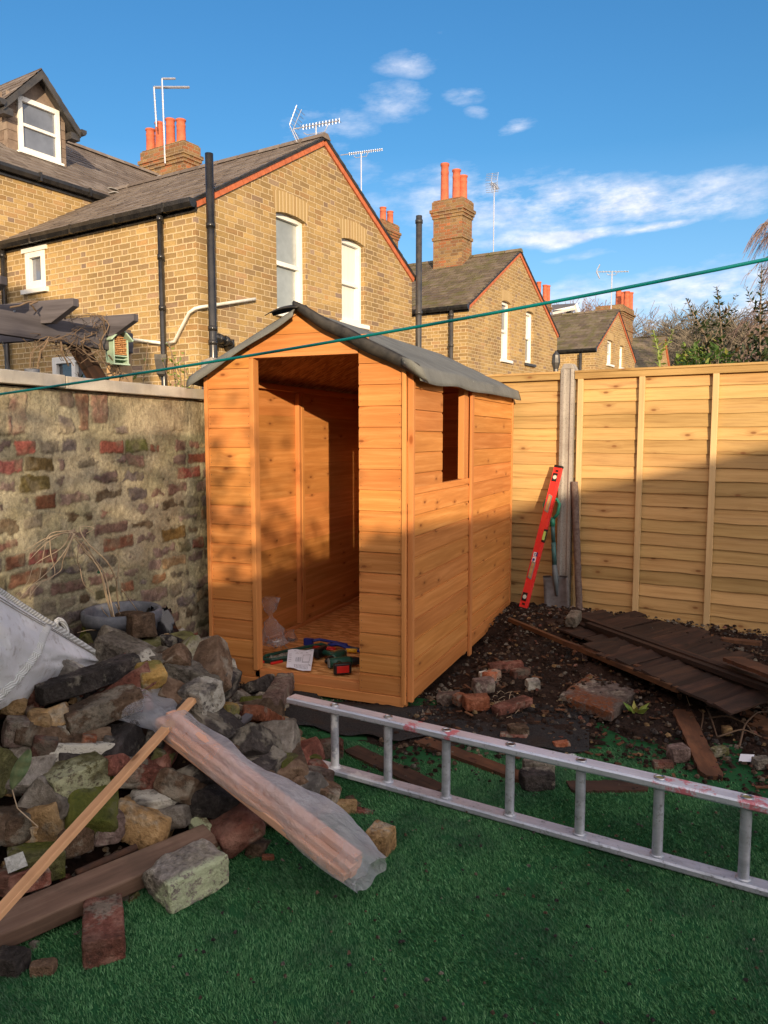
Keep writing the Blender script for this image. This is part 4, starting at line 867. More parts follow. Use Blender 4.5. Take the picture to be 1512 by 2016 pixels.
SH = [([(1498, 720), (1496, 640), (1498, 580), (1500, 520)], 46, 'leaf_dark', 'tallest dark leafy shoot nearest the right edge, above the fence'), ([(1425, 720), (1420, 650), (1415, 600), (1411, 564)], 40, 'leaf_dark', 'dark upright leafy shoot in the middle of the hedge'),
      ([(1402, 716), (1388, 660), (1366, 620), (1351, 588)], 34, 'leaf_dark', 'leafy shoot leaning to the left out of the hedge'), ([(1299, 722), (1296, 690), (1290, 668), (1286, 650)], 22, 'leaf_light', 'short pale leafy shoot standing alone left of the hedge')]
for i, (pp, n, m_, lb) in enumerate(SH):
    D0 = 8.2+.25*(i % 2); base = aD(pp[0][0], pp[0][1], D0); t = thing('shrub_shoot', lb, 'shrub', (base.x, base.y, -.05), 0, 'leafy shoots above the fence'); o = Vector((base.x, base.y, -.05))
    a = MB(); l = MB(); P = [aD(x, y, D0)-o for x, y in pp]; P = [Vector((0, 0, 0))]+P
    shoot(a, l, P[1:], n, .095 if i < 3 else .08, .012); a.tube([P[0], P[1]], .014, 6)
    for k_ in range(5 if i < 3 else 1):
        tt = random.uniform(.1, .6); q_ = P[1].lerp(P[-1], tt); dx = random.choice((-1, 1)); shoot(a, l, [q_, q_+Vector((.1*dx, .05, .1)), q_+Vector((.16*dx, .06, .26))], 10, .08, .005)
    a.build('stem', MATS['bark' if i < 3 else 'stem'], t); l.build('leaves', MATS[m_], t)
for i, (px_, py_, rx, rz_, m_, n, lb) in enumerate([(1400, 722, .30, .22, 'leaf', 240, 'bright green leafy hedge clump behind the fence'), (1450, 728, .34, .30, 'leaf_dark', 220, 'dark hedge clump right of the bright green one'), (1506, 722, .30, .34, 'leaf_dark', 260, 'dark hedge clump at the right edge behind the fence'), (1366, 712, .2, .2, 'leaf_light', 320, 'small yellowish hedge clump on the left end of the hedge')]):
    D0 = 8.0+.2*i; c = aD(px_, py_, D0); t = thing('hedge_shrub', lb, 'shrub', (c.x, c.y, -.05), 0, 'hedge clumps behind the fence'); l = MB(); a = MB()
    for k_ in range(n):
        v_ = Vector((random.gauss(0, 1), random.gauss(0, 1), random.gauss(0, 1))).normalized()*random.uniform(.2, 1)**.45; p = Vector((v_.x*rx, v_.y*rx, c.z+.05+v_.z*rz_*(1+.3*sin(v_.x*9)))); leaf(l, p, Vector((random.uniform(-1, 1), random.uniform(-1, 1), random.uniform(-.3, 1))), .085, .036, random.randint(0, 999))
    for k_ in range(9): v_ = Vector((random.uniform(-rx, rx)*.8, random.uniform(-rx, rx)*.8, c.z+rz_*random.uniform(.3, 1.1))); a.tube([(v_.x*.3, v_.y*.3, 0), (v_.x*.6, v_.y*.6, c.z-.2), v_], [.012, .009, .004], 4)
    l.build('leaves', MATS[m_], t); a.build('stem', MATS['bark'], t)

# ------------------------------------------------------------------ left brick wall (built from its own uneven bricks)
def vnoise(x, y, sc, seed):
    r = np.random.RandomState(seed); n = 257; g_ = r.rand(n, n); X, Y_ = x*sc+31.7, y*sc+17.3; xi = np.floor(X).astype(int); yi = np.floor(Y_).astype(int); fx, fy = X-xi, Y_-yi; fx = fx*fx*(3-2*fx); fy = fy*fy*(3-2*fy)
    a = g_[yi % n, xi % n]; b_ = g_[yi % n, (xi+1) % n]; c_ = g_[(yi+1) % n, xi % n]; d_ = g_[(yi+1) % n, (xi+1) % n]; return (a*(1-fx)+b_*fx)*(1-fy)+(c_*(1-fx)+d_*fx)*fy
def fbm(x, y, sc, seed, o=5): return sum(vnoise(x, y, sc*2**i, seed+i)*.5**i for i in range(o))/sum(.5**i for i in range(o))
WX, WT = -2.72, 1.60
y0w, y1w, z0w, st_ = -.6, 3.86, -.1, .0062
ys = np.concatenate([np.arange(y0w, 1.9, .03), np.arange(1.9, y1w+.001, st_)]); zs = np.arange(z0w, WT+.001, st_); YY, ZZ = np.meshgrid(ys, zs)
wy = YY+(fbm(YY, ZZ, 9, 3)-.5)*.03+(fbm(YY, ZZ, 40, 5)-.5)*.018; wz = ZZ+(fbm(YY, ZZ, 8, 7)-.5)*.024+(fbm(YY, ZZ, 36, 9)-.5)*.016
rs = np.random.RandomState(12); hgt = np.zeros_like(YY); col = np.zeros(YY.shape+(3,)); md = np.clip(fbm(YY, ZZ, 6, 21), 0, 1)
MO1, MO2, MO3 = np.array([.35, .305, .20]), np.array([.24, .225, .145]), np.array([.42, .38, .28])
f1 = np.clip((fbm(YY, ZZ, 3, 30)-.35)/.3, 0, 1)[..., None]; f2 = np.clip((fbm(YY, ZZ, 7, 40)-.4)/.2, 0, 1)[..., None]
col[:] = MO1*(1-f1)+MO2*f1; col[:] = col*(1-f2*.45)+MO3*f2*.45
hgt += (fbm(YY, ZZ, 25, 50, 6)-.5)*.012+(fbm(YY, ZZ, 5, 51)-.5)*.016
PAL = [((.20, .115, .085), 5), ((.15, .10, .085), 5), ((.22, .15, .12), 4), ((.125, .085, .045), 4), ((.27, .13, .09), 3), ((.19, .16, .11), 5), ((.24, .10, .055), 1.3), ((.16, .13, .12), 4), ((.10, .09, .045), 2), ((.30, .22, .10), 1)]
pw = np.array([p[1] for p in PAL]); pw = pw/pw.sum()
SPEC = {}
def wpt(px_, py_): p = aX(px_, py_, WX); return p.y, p.z
for (px_, py_, c_) in [(65, 878, (.42, .10, .06)), (235, 875, (.30, .08, .045)), (10, 905, (.32, .09, .07)), (290, 874, (.13, .14, .035)), (50, 905, (.12, .08, .025)), (57, 937, (.11, .07, .02)), (94, 937, (.12, .09, .025)), (390, 895, (.22, .06, .03)), (357, 920, (.25, .06, .04)), (398, 1010, (.2, .1, .045)), (76, 996, (.16, .06, .025)), (390, 1070, (.24, .09, .05)), (222, 1080, (.25, .10, .05)), (72, 1080, (.22, .06, .05)), (18, 1095, (.22, .09, .045)), (30, 1150, (.19, .085, .045)), (307, 1150, (.24, .12, .05)), (250, 1165, (.26, .11, .05)), (323, 1040, (.17, .10, .02)), (335, 1235, (.24, .13, .05)), (389, 1248, (.28, .07, .04)), (326, 1120, (.28, .18, .08)), (300, 700, (.2, .2, .1))]: SPEC[wpt(px_, py_)] = c_
zc = -.08; row = 0
zsoldier = wpt(200, 866)[1]
def brick(a, b_, c0, c1, colr, hid, rough=.018, hh=.005):
    global hgt, col
    iy0, iy1 = np.searchsorted(ys, a-.06), np.searchsorted(ys, b_+.06); iz0, iz1 = np.searchsorted(zs, c0-.06), np.searchsorted(zs, c1+.06)
    if iy1-iy0 < 2 or iz1-iz0 < 2: return
    s = (slice(iz0, iz1), slice(iy0, iy1)); y_, z_ = wy[s], wz[s]; cy, cz_ = (a+b_)/2, (c0+c1)/2; hx, hz = (b_-a)/2, (c1-c0)/2
    qx = np.abs(y_-cy)-(hx-.008); qz = np.abs(z_-cz_)-(hz-.008); dist = np.hypot(np.maximum(qx, 0), np.maximum(qz, 0))-.008+np.minimum(np.maximum(qx, qz), 0)
    dist = dist+(fbm(YY[s], ZZ[s], 12, 77)-.5)*rough*2.2+hid*(np.clip(fbm(YY[s], ZZ[s], 16, 78)-.3, 0, 1))*.12
    m_ = np.clip(-dist/.005, 0, 1); nz = fbm(YY[s], ZZ[s], 30, int(a*1000) % 97+100)
    n9 = np.clip((fbm(YY[s], ZZ[s], 22, 83)-.5)/.14, 0, 1)[..., None]*.5; colr = np.array(colr)*.8+np.mean(colr)*.2; cc = colr*(.45+1.1*nz[..., None]); cc = cc*(1-n9)+np.array([.2, .17, .115])*n9; e = np.clip(1-np.abs(dist)/.007, 0, 1)
    col[s] = col[s]*(1-m_[..., None])+cc*m_[..., None]; col[s] *= (1-.55*(e*np.clip(fbm(YY[s], ZZ[s], 14, 80)*2-.55, 0, 1)))[..., None]
    hgt[s] += m_*(hh*(nz-.1))-e*.003
while zc < zsoldier-.03:
    rh = rs.uniform(.074, .088); y = -.6+rs.uniform(0, .2)
    while y < y1w:
        bw = rs.choice([.105, .12, .17, .215], p=[.25, .2, .2, .35])+rs.uniform(-.012, .012); a, b_ = y, y+bw; cyz = ((a+b_)/2, zc+rh/2); c_ = None
        for (sy_, sz_), cv in SPEC.items():
            if a-.005 <= sy_ <= b_+.005 and zc <= sz_ <= zc+rh: c_ = cv
        sp = c_ is not None
        if not sp: c_ = np.array(PAL[rs.choice(len(PAL), p=pw)][0])*rs.uniform(.75, 1.15)
        brick(a, b_, zc+rs.uniform(0, .006), zc+rh-.012, c_, 0 if sp else rs.choice([.1, .45, .95, 1.5], p=[.22, .3, .28, .2]), rough=.006 if sp else .014)
        y = b_+rs.uniform(.008, .018)
    zc += rh
y = -.6
for (pa_, pb_, c_) in [((-25, 780), (22, 855), (.15, .125, .06)), ((18, 775), (55, 855), (.28, .14, .10)), ((118, 768), (146, 800), (.22, .16, .11)), ((150, 770), (178, 850), (.24, .12, .07)), ((180, 775), (213, 832), (.27, .15, .10)), ((115, 818), (148, 852), (.19, .155, .13)), ((228, 838), (256, 856), (.18, .14, .12)), ((338, 782), (372, 852), (.13, .10, .05)), ((370, 784), (398, 852), (.14, .09, .055))]:
    a = wpt(pa_[0], (pa_[1]+pb_[1])/2)[0]; b_ = wpt(pb_[0], (pa_[1]+pb_[1])/2)[0]; t_ = wpt((pa_[0]+pb_[0])/2, pa_[1])[1]; l_ = wpt((pa_[0]+pb_[0])/2, pb_[1])[1]; brick(a, b_, l_, t_, c_, .15, .016, .012)
# render skim on the upper band
ff = np.clip((ZZ-zsoldier-.02)/.03, 0, 1)*np.clip((fbm(YY, ZZ, 2.2, 90)-.34)/.05, 0, 1); ff = ff*np.clip(1-np.abs(hgt-.0)/.03, .0, 1)
skim = np.array([.42, .36, .24])*(.85+.3*fbm(YY, ZZ, 12, 91)[..., None]); isb = (hgt > .010)[..., None]; ff = ff[..., None]*np.where(isb, .1, .85); col = col*(1-ff)+skim*ff; hgt = hgt*(1-.5*ff[..., 0])
gm = np.clip((.45-ZZ)/.5, 0, 1)*np.clip((fbm(YY, ZZ, 5, 95)-.4)/.2, 0, 1); col = col*(1-.6*gm[..., None])+np.array([.085, .10, .03])*.6*gm[..., None]
nz_, ny_ = YY.shape; V = np.stack([WX+hgt-.004, YY, ZZ], -1).reshape(-1, 3); idx = np.arange(nz_*ny_).reshape(nz_, ny_)
F_ = np.stack([idx[:-1, :-1], idx[:-1, 1:], idx[1:, 1:], idx[1:, :-1]], -1).reshape(-1, 4)
me = bpy.data.meshes.new('old_brickwork'); me.vertices.add(len(V)); me.vertices.foreach_set('co', V.astype(np.float32).ravel()); me.loops.add(F_.size); me.loops.foreach_set('vertex_index', F_.ravel().astype(np.int32)); me.polygons.add(len(F_)); me.polygons.foreach_set('loop_start', np.arange(0, F_.size, 4, dtype=np.int32)); me.update(calc_edges=True); me.validate()
ca_ = me.color_attributes.new('Col', 'FLOAT_COLOR', 'POINT'); ca_.data.foreach_set('color', np.concatenate([col.reshape(-1, 3), np.ones((nz_*ny_, 1))], 1).astype(np.float32).ravel()); me.materials.append(MATS['old_wall']); me.polygons.foreach_set('use_smooth', [True]*len(F_))
gw = thing('garden_wall', 'old garden wall of weathered mixed bricks with smeared mortar and pale stone coping', 'wall', (WX, 0, 0))
o = bpy.data.objects.new('old_brickwork', me); C.objects.link(o); o.parent = gw; o.location = (-WX, 0, 0)
b = MB(); b.box(-.21, -.02, -.6, 3.84, -.1, 1.595); b.build('wall_core', MATS['stock_brick'], gw)
y = -.6; k_ = 0
for y_, L in ((-.6, .9), (.3, .9), (1.2, .9), (2.1, .62), (2.72, 1.15)):
    b = MB(); b.box(-.27, .045, y_+.003, y_+L-.003, 1.603+(.004 if k_ % 2 else 0), 1.66+(.004 if k_ % 2 else 0)); b.build('coping_stone', MATS['coping'], gw, bevel=.004); k_ += 1
# concrete post at the wall's end
b = MB(); 
b.prism([(-.055, -.1), (.055, -.1), (.055, 1.80), (.02, 1.86), (-.055, 1.84)], -.05, .05, lambda u, w, d: (u, d, w)); pt = b.build('concrete_post', MATS['concrete'], None, bevel=.006); pt.location = (-2.73, 3.95, 0)
tag(pt, 'narrow concrete post between the old brick wall and the shed', 'post')
b = MB(); b.box(-.03, .03, -.02, .02, -.05, 1.58); o = b.build('gravel_strip', MATS['concrete'], None); o.location = (-2.66, 3.89, 0); tag(o, 'thin grey concrete strip standing in the gap beside the shed', 'post')

# ------------------------------------------------------------------ fence on the right
random.seed(8)
FZ = radians(170)     # local +x runs left-to-right along the fence seen from the garden
F0 = Vector((-.92, 6.03, 0)); fdir = Vector((cos(radians(-10)), sin(radians(-10)), 0)); fn_ = Vector((-sin(radians(-10)), cos(radians(-10)), 0))
def fence_panel(x0, x1, label, rails=()):
    t = thing('garden_fence', label, 'fence', F0+fdir*x0, radians(-10), 'new lap fence panels along the back'); L = x1-x0
    b = MB(); z = .03; n = 19; ph = (1.84-.03)/n
    for i in range(n):
        # each board slightly wavy on its lower edge, leaning out over the one below
        pts = 14; zt = z+ph+.02; off = (10*random.randint(1, 900), random.uniform(0, 3)); sl_ = random.uniform(-.006, .006); amp = random.uniform(.0, .004)
        lo = [(L*j/pts, z+sl_*j/pts+amp*sin(j*1.7+i)) for j in range(pts+1)]
        for j in range(pts):
            (xa, za), (xb, zb) = lo[j], lo[j+1]; f0, f1 = -.016, -.004
            b.poly([(xa, f0, za), (xb, f0, zb), (xb, f1, zt), (xa, f1, zt)], [(xa+off[0], za-z+off[1]), (xb+off[0], zb-z+off[1]), (xb+off[0], zt-z+off[1]), (xa+off[0], zt-z+off[1])])
            b.poly([(xa, f0+.008, za), (xb, f0+.008, zb), (xb, f0, zb), (xa, f0, za)], [(xa+off[0], off[1]), (xb+off[0], off[1]), (xb+off[0], off[1]+.01), (xa+off[0], off[1]+.01)])
        z += ph
    b.box(0, L, .0, .006, .04, 1.85); b.build('lap_boards', MATS['fence_wood'], t)
    for xb in rails:
        m_ = MB(); m_.box(xb-.02, xb+.02, -.042, -.017, .01+random.uniform(0, .02), 1.865); m_.box(xb-.02, xb+.02, .007, .03, .11, 1.84); m_.build('batten', MATS['fence_batten'], t, bevel=.002)
    m_ = MB(); m_.box(-.0, L, -.05, .035, 1.868, 1.885); m_.box(.0, L, -.044, -.0175, 1.822, 1.867); m_.build('top_rail', MATS['fence_wood'], t, bevel=.003)
    m_ = MB(); m_.box(0, L, -.025, .025, -.14, .022); m_.build('gravel_board', MATS['coping'], t, bevel=.006)
    return t
pxx = lambda px_: (lambda p: (p-F0).dot(fdir))(aP(px_, 900, (F0.x-fn_.x*.03, F0.y-fn_.y*.03), 100))
xp = pxx(1115)
fence_panel(xp+.055, xp+.055+1.83, 'new lap fence panel right of the concrete post, half in shadow', (pxx(1140)-xp-.055, pxx(1260)-xp-.055, pxx(1404)-xp-.055, pxx(1580)-xp-.055, 1.81))
fence_panel(xp-.055-1.83, xp-.055, 'new lap fence panel partly hidden behind the shed', (.02, .45, .9))
fence_panel(xp+1.99, xp+1.99+1.83, 'new lap fence panel mostly beyond the right edge', (.02, .45, .9, 1.35, 1.81))
fp = [xp, xp+1.935]
for i, x in enumerate(fp):
    b = MB(); W_ = .052; prof = [(-W_, -.055), (-.02, -.062), (-.012, -.048), (.02, -.048), (.03, -.060), (W_, -.055), (W_, .05), (-W_, .05)]
    b.prism(prof, -.1, 1.90, lambda u, w, d: (u, w, d)); b.prism([(-W_, 1.90), (W_, 1.90), (.03, 1.94), (-.03, 1.94)], -.053, .05, lambda u, w, d: (u, d, w))
    o = b.build('concrete_post', MATS['concrete'], None, bevel=.004); o.location = F0+fdir*x+Vector((0, 0, 0)); o.rotation_euler = (0, 0, radians(-10)); tag(o, ['rough concrete fence post behind the spade and red level', 'concrete fence post beyond the right edge'][i], 'post', 'concrete fence posts')
# ------------------------------------------------------------------ garden shed
random.seed(14)
SX0, SX1, SY0, SY1 = -2.60, -1.37, 3.70, 5.93
APX, APZ, EZ = (SX0+SX1)/2, 2.045, 1.745
shed = thing('garden_shed', 'new orange-brown wooden garden shed with open doorway and dark felt roof', 'shed', (SX0, SY0, 0))
WD, DP = SX1-SX0, SY1-SY0; ax = WD/2
roofz = lambda x: APZ-abs(x-ax)*(APZ-EZ)/ax
FWf = lambda u, w, d: (u, d, w)
def clip_top(x0, x1, z0, z1):
    """board polygon clipped under the roof line (front view)"""
    P = []; z1a, z1b = min(z1, roofz(x0)), min(z1, roofz(x1))
    xs = sorted([x0+(x1-x0)*i/60 for i in range(61)]+([ax] if x0 < ax < x1 else []))
    top = [(x, min(z1, roofz(x))) for x in xs if roofz(x) > z0]
    if len(top) < 3: return None
    bot = [(top[0][0], z0), (top[-1][0], z0)]
    # drop collinear points
    t2 = [top[0]]
    for i in range(1, len(top)-1):
        a, b, c = t2[-1], top[i], top[i+1]
        if abs((b[0]-a[0])*(c[1]-a[1])-(c[0]-a[0])*(b[1]-a[1])) > 1e-6: t2.append(b)
    t2.append(top[-1]); return [bot[0], bot[1]]+t2[::-1]
def clad_front(mb, x0, x1, z0, z1, fn, pitch=.109, d0=-.012, d1=0.0, clip=True, nails=None, z_ref=.0):
    z = z_ref
    while z < z1:
        a, b = max(z, z0), min(z+pitch, z1)
        if b-a > .004:
            for (lo, hi, dd) in ((a, min(b, z+pitch-.013), d0), (max(a, z+pitch-.013), min(b, z+pitch-.003), d0+.005), (max(a, z+pitch-.003), b, d1-.002)):
                if hi-lo < .001: continue
                off = (10*random.randint(1, 900), random.uniform(0, 4)) if dd == d0 else off
                P = clip_top(x0, x1, lo, hi) if clip else [(x0, lo), (x1, lo), (x1, hi), (x0, hi)]
                if P: mb.prism(P, dd, d1, fn, off=off)
            if nails is not None and b-a > .07 and (not clip or roofz(x0 if x0 < ax else x1) > b-.02):
                for xn in (x0+.012, x1-.012):
                    for zn in (a+.022, a+.062): nails.append((xn, zn))
        z += pitch
def nail_obj(parent, ns, fn, d):
    m_ = MB(); 
    for (u, w) in ns:
        m_.poly([fn(u+.0022*cos(k_*pi/3), w+.0022*sin(k_*pi/3), d) for k_ in range(6)], [(0, 0)]*6)
    m_.build('nails', MATS['iron'], parent)
DL, DR, DT, DB = .315, .945, 1.815, .062
N_ = []
b = MB(); clad_front(b, .012, DL-.028, .02, 2.2, FWf, nails=N_, z_ref=.02); lp = b.build('front_panel', MATS['shed_wood'], shed); nail_obj(lp, N_, FWf, -.0128)
N_ = []; b = MB(); clad_front(b, DR, WD-.045, .02, 2.2, FWf, nails=N_, z_ref=.02); rp = b.build('front_panel', MATS['shed_wood'], shed); nail_obj(rp, N_, FWf, -.0128)
b = MB()
for lo, hi in ((DT+.022, DT+.118), (DT+.12, APZ)):
    P = clip_top(DL-.027, DR-.001, lo, hi); 
    if P: b.prism(P, -.013, 0, FWf)
b.build('gable_board', MATS['shed_wood'], shed)
b = MB(); b.box(DL-.027, DR-.001, -.02, .03, DT, DT+.021); b.build('door_frame', MATS['shed_trim'], shed, bevel=.002)
b = MB(); b.box(DL-.027, DL, -.022, .035, DB+.0, DT-.001); b.build('door_frame', MATS['shed_trim'], shed, bevel=.002)
b = MB(); b.box(DR+.002, DR+.04, .001, .032, DB, DT+.1); b.build('door_stud', MATS['shed_trim'], shed, bevel=.002)
b = MB(); b.box(DL-.04, DL-.028, .001, .032, DB, DT); b.build('door_stud', MATS['shed_trim'], shed, bevel=.002)
b = MB(); b.box(DL-.0, DR+.02, -.002, .04, .012, DB); b.build('threshold', MATS['shed_trim'], shed, bevel=.002)
b = MB(); b.box(-.005, WD-.03, -.022, -.0125, -.035, .018); b.build('threshold', MATS['shed_trim'], shed, bevel=.002)
b = MB(); b.box(.02, WD-.02, -.0, .03, -.04, .010); b.build('threshold', MATS['shed_trim'], shed, bevel=.002)
b = MB(); b.box(WD-.040, WD-.018, -.026, -.001, -.02, 1.755); b.build('corner_trim', MATS['shed_trim'], shed, bevel=.0025)
b = MB(); b.box(WD-.017, WD+.015, -.0, .028, -.01, 1.735); b.build('corner_trim', MATS['shed_trim'], shed, bevel=.0025)
b = MB(); b.box(-.012, .011, -.02, .012, .0, 1.72); b.build('corner_trim', MATS['shed_trim'], shed, bevel=.0025)
# side wall (faces +x) : u = depth along y
SF = lambda u, w, d: (WD-d, u, w)
WY0, WY1, WZ0 = .49, .93, 1.125
b = MB(); N_ = []
clad_front(b, .03, 1.04, .0, WZ0, SF, clip=False, d0=-.012, z_ref=.0); clad_front(b, .03, WY0, WZ0, 1.74, SF, clip=False, z_ref=.0); clad_front(b, 1.095, DP, .0, 1.74, SF, clip=False, z_ref=.0)
sw = b.build('side_wall', MATS['shed_wood'], shed)
b = MB(); b.box(WD-.03, WD+.008, WY1, WY1+.085, WZ0+.0, 1.74); b.build('wall_batten', MATS['shed_trim'], shed, bevel=.002)
b = MB(); b.box(WD+.0125, WD+.028, 1.04, 1.095, -.035, 1.74); b.build('wall_batten', MATS['shed_trim'], shed, bevel=.002)
b = MB(); b.box(WD-.03, WD-.001, 1.02, 1.075, .02, 1.72); b.build('wall_batten', MATS['shed_trim'], shed, bevel=.002)
b = MB(); b.box(WD-.03, WD+.02, DP-.01, DP+.012, 0, 1.73); b.build('wall_batten', MATS['shed_trim'], shed, bevel=.002)
b = MB(); b.box(WD-.028, WD-.001, WY0-.03, WY0, WZ0, 1.72); b.build('window_frame', MATS['shed_trim'], shed, bevel=.002)
b = MB(); b.box(WD-.028, WD-.001, WY0-.03, WY1, WZ0-.03, WZ0-.002); b.build('window_frame', MATS['shed_trim'], shed, bevel=.002)
# left wall, inside visible
LF = lambda u, w, d: (d, u, w)
b = MB(); clad_front(b, .0, DP, 0, 1.73, lambda u, w, d: (d+.012, u, w), clip=False, pitch=.109); b.build('side_wall', MATS['shed_wood'], shed)
ym = aX(592, 1000, SX0+.035).y-SY0; 
for y in (.03, ym-.03, ym+.012, DP-.05): ST = MB(); ST.box(.0135, .045, y, y+.034, .08, 1.685); ST.build('stud', MATS['shed_trim'], shed, bevel=.002)
for q4 in ((.0135, .045, .03, DP, .02, .075), (.0135, .045, .03, DP, 1.69, 1.72), (WD-.045, WD-.0135, 1.1, DP, .02, .06), (WD-.045, WD-.0135, .1, DP, 1.69, 1.72)): ST = MB(); ST.box(*q4); ST.build('wall_rail', MATS['shed_trim'], shed, bevel=.002)
BKf = lambda u, w, d: (u, DP-d, w)
b = MB(); clad_front(b, 0, WD, 0, 2.1, BKf, nails=None); b.build('back_wall', MATS['shed_wood'], shed)
b = MB()
for x in (.016, .6, WD-.06): b.box(x, x+.034, DP-.04, DP-.002, .05, 1.75)
b.box(.05, WD-.05, DP-.04, DP-.002, .02, .06); b.box(.05, WD-.05, DP-.04, DP-.002, 1.69, 1.73); b.build('back_frame', MATS['shed_trim'], shed, bevel=.002)
b = MB(); b.box(.012, WD-.012, .03, DP-.01, .042, .055); b.build('floor', MATS['osb'], shed)
b = MB(); 
for y in (.25, 1.1, 1.9): b.box(.03, WD-.03, y, y+.05, -.05, -.001)
for x in (.08, .6, 1.12): b.box(x, x+.04, .05, DP-.05, -.001, .041)
b.build('floor_bearer', MATS['shed_trim'], shed)
b = MB()
for sg in (-1, 1):
    a = Vector((ax, 0, APZ)); e = Vector((ax+sg*(ax+.03), 0, APZ-(ax+.03)*(APZ-EZ)/ax)); 
    P = [(a.x, a.z+.002), (e.x, e.z+.002), (e.x, e.z+.013), (a.x, a.z+.013)]
    b.prism(P if sg == 1 else P[::-1], -.02, DP+.03, lambda u, w, d: (u, d, w))
b.build('roof_board', MATS['osb'], shed)
# felt: profile rows along y
def felt_sheet():
    m_ = MB(); sl_ = (APZ-EZ)/ax; ny = 60; nx = 22
    for sg in (1, -1):
        rows = []
        for i in range(ny+1):
            y = -.055+(DP+.11)*i/ny; row = []
            for j in range(nx+1):
                t = j/nx; ex_ = ax+.045; x = ex_*t; z = APZ+.02-sl_*x+.004*sin(y*7+j)*t
                if j == 0: z -= .004
                row.append(Vector((ax+sg*x, y, z)))
            # turned-down edge
            last = row[-1]; w_ = .003*sin(y*13+1)+.004*sin(y*5.1); dr = (.062 if sg == 1 else .045)*(1-.2*i/ny)+.004*sin(y*9)
            for k_ in range(1, 5):
                s_ = k_/4; row.append(last+Vector((sg*(.028*s_+w_*s_), 0, -dr*s_-.02*s_*s_)))
            rows.append(row)
        m_.grid(rows if sg == 1 else rows[::-1])
    return m_
o = felt_sheet().build('roof_felt', MATS['felt'], shed, sm=True); sm_ = o.modifiers.new('thick', 'SOLIDIFY'); sm_.thickness = .004
# front flaps: left = grey face turned down, right = black underside curling, apex tongue folded over
m_ = MB(); n = 26; rows = []; sl_ = (APZ-EZ)/ax
for i in range(n+1):
    t = i/n; x = -.05+(ax+.05)*t; z = APZ+.024-sl_*(ax-x); h_ = .085-.035*t+.006*sin(9*t); fw = .05+.02*sin(5*t+1)
    rows.append([Vector((x, -.05, z)), Vector((x-.006, -.05-fw*.6, z-h_*.25)), Vector((x-.012, -.05-fw*.9, z-h_*.65)), Vector((x-.01, -.05-fw+.01*sin(7*t), z-h_))])
m_.grid(rows); o = m_.build('felt_edge', MATS['felt'], shed, sm=True); sm_ = o.modifiers.new('thick', 'SOLIDIFY'); sm_.thickness = .004
m_ = MB(); rows = []
for i in range(40):
    t = i/39; x = ax-.02+(ax+.085)*t; z = APZ+.026-sl_*(x-ax)
    c1 = .02+.034*smooth(t/.3)+.004*sin(13*t); lift = .012*(1-t)+.005*sin(17*t)*(1-t)
    rows.append([Vector((x, -.045, z)), Vector((x, -.065, z+.006+lift)), Vector((x, -.078, z+lift-.006)), Vector((x, -.077, z-c1*.6)), Vector((x, -.068, z-c1-.006))])
m_.grid(rows); o = m_.build('felt_edge', MATS['felt_black'], shed, sm=True); sm_ = o.modifiers.new('thick', 'SOLIDIFY'); sm_.thickness = .004
m_ = MB(); rows = []
for i in range(14):
    t = i/13; x = ax+.02-.195*t; z = APZ+.022+.008*sin(pi*t*.8)-.035*t*t
    w_ = .105*(1-.55*t**3); rows.append([Vector((x, -.10, z-.01)), Vector((x, -.06, z+.008)), Vector((x-.0, -.06+w_*.6, z+.016)), Vector((x, -.06+w_, z+.0))])
m_.grid(rows); o = m_.build('felt_flap', MATS['felt_black'], shed, sm=True); sm_ = o.modifiers.new('thick', 'SOLIDIFY'); sm_.thickness = .005
m_ = MB(); P0_ = Vector((WD+.045, -.07, EZ-.0)); m_.grid([[P0_+Vector((-.05, -.035, .035)), P0_+Vector((.0, -.04, .015)), P0_+Vector((.04, .0, -.02))], [P0_+Vector((-.06, -.02, .0)), P0_+Vector((.0, -.03, -.02)), P0_+Vector((.055, .03, -.07))], [P0_+Vector((-.03, 0, -.02)), P0_+Vector((.02, .0, -.06)), P0_+Vector((.05, .07, -.09))]])
o = m_.build('felt_corner', MATS['felt'], shed, sm=True); sm_ = o.modifiers.new('thick', 'SOLIDIFY'); sm_.thickness = .004

# ------------------------------------------------------------------ things inside the shed door
FL = .056
def aF(px_, py_, z=FL): return aZ(px_, py_, z)
q = aF(560, 1298); t = thing('plastic_bag', 'clear plastic bag tied in the middle, standing by the left door jamb', 'plastic bag', aF(534, 1268))
rd = random.Random(3)
B0 = aY(534, 1270, SY0+.22); m_ = MB(); s_ = 4.3/FPX
prof = [(1270, 26, 534), (1262, 32, 536), (1250, 26, 538), (1236, 22, 537), (1226, 17, 536), (1219, 9, 534), (1214, 3, 533), (1208, 7, 532), (1200, 13, 531), (1190, 18, 531), (1182, 20, 532), (1176, 18, 534)]
rows = []
for (py_, w, cx_) in prof:
    c = aY(cx_, py_, SY0+.22); row = []
    for j in range(17): a = 2*pi*j/16; r_ = w*s_*(1+.22*sin(3*a+py_*.3)+.1*sin(7*a)); row.append(Vector((cos(a)*r_, sin(a)*r_*.55, 0))+c-t.location)
    rows.append(row)
m_.grid(rows); m_.build('bag_film', MATS['clearbag'], t, sm=True)
c = aY(542, 1270, SY0+.22)-t.location; m_ = MB()
for i in range(26): p = c+Vector((rd.uniform(-.07, .07), rd.uniform(-.03, .03), rd.uniform(-.012, .035))); d = Vector((rd.uniform(-1, 1), rd.uniform(-1, 1), rd.uniform(-.4, .4))).normalized()*.02; m_.tube([p-d, p+d], .0025, 5)
m_.build('screws', MATS['steel'], t)
t = thing('plastic_bag', 'small crumpled clear bag of dark nails beside the tied bag', 'plastic bag', aF(570, 1262)); m_ = MB(); rows = []
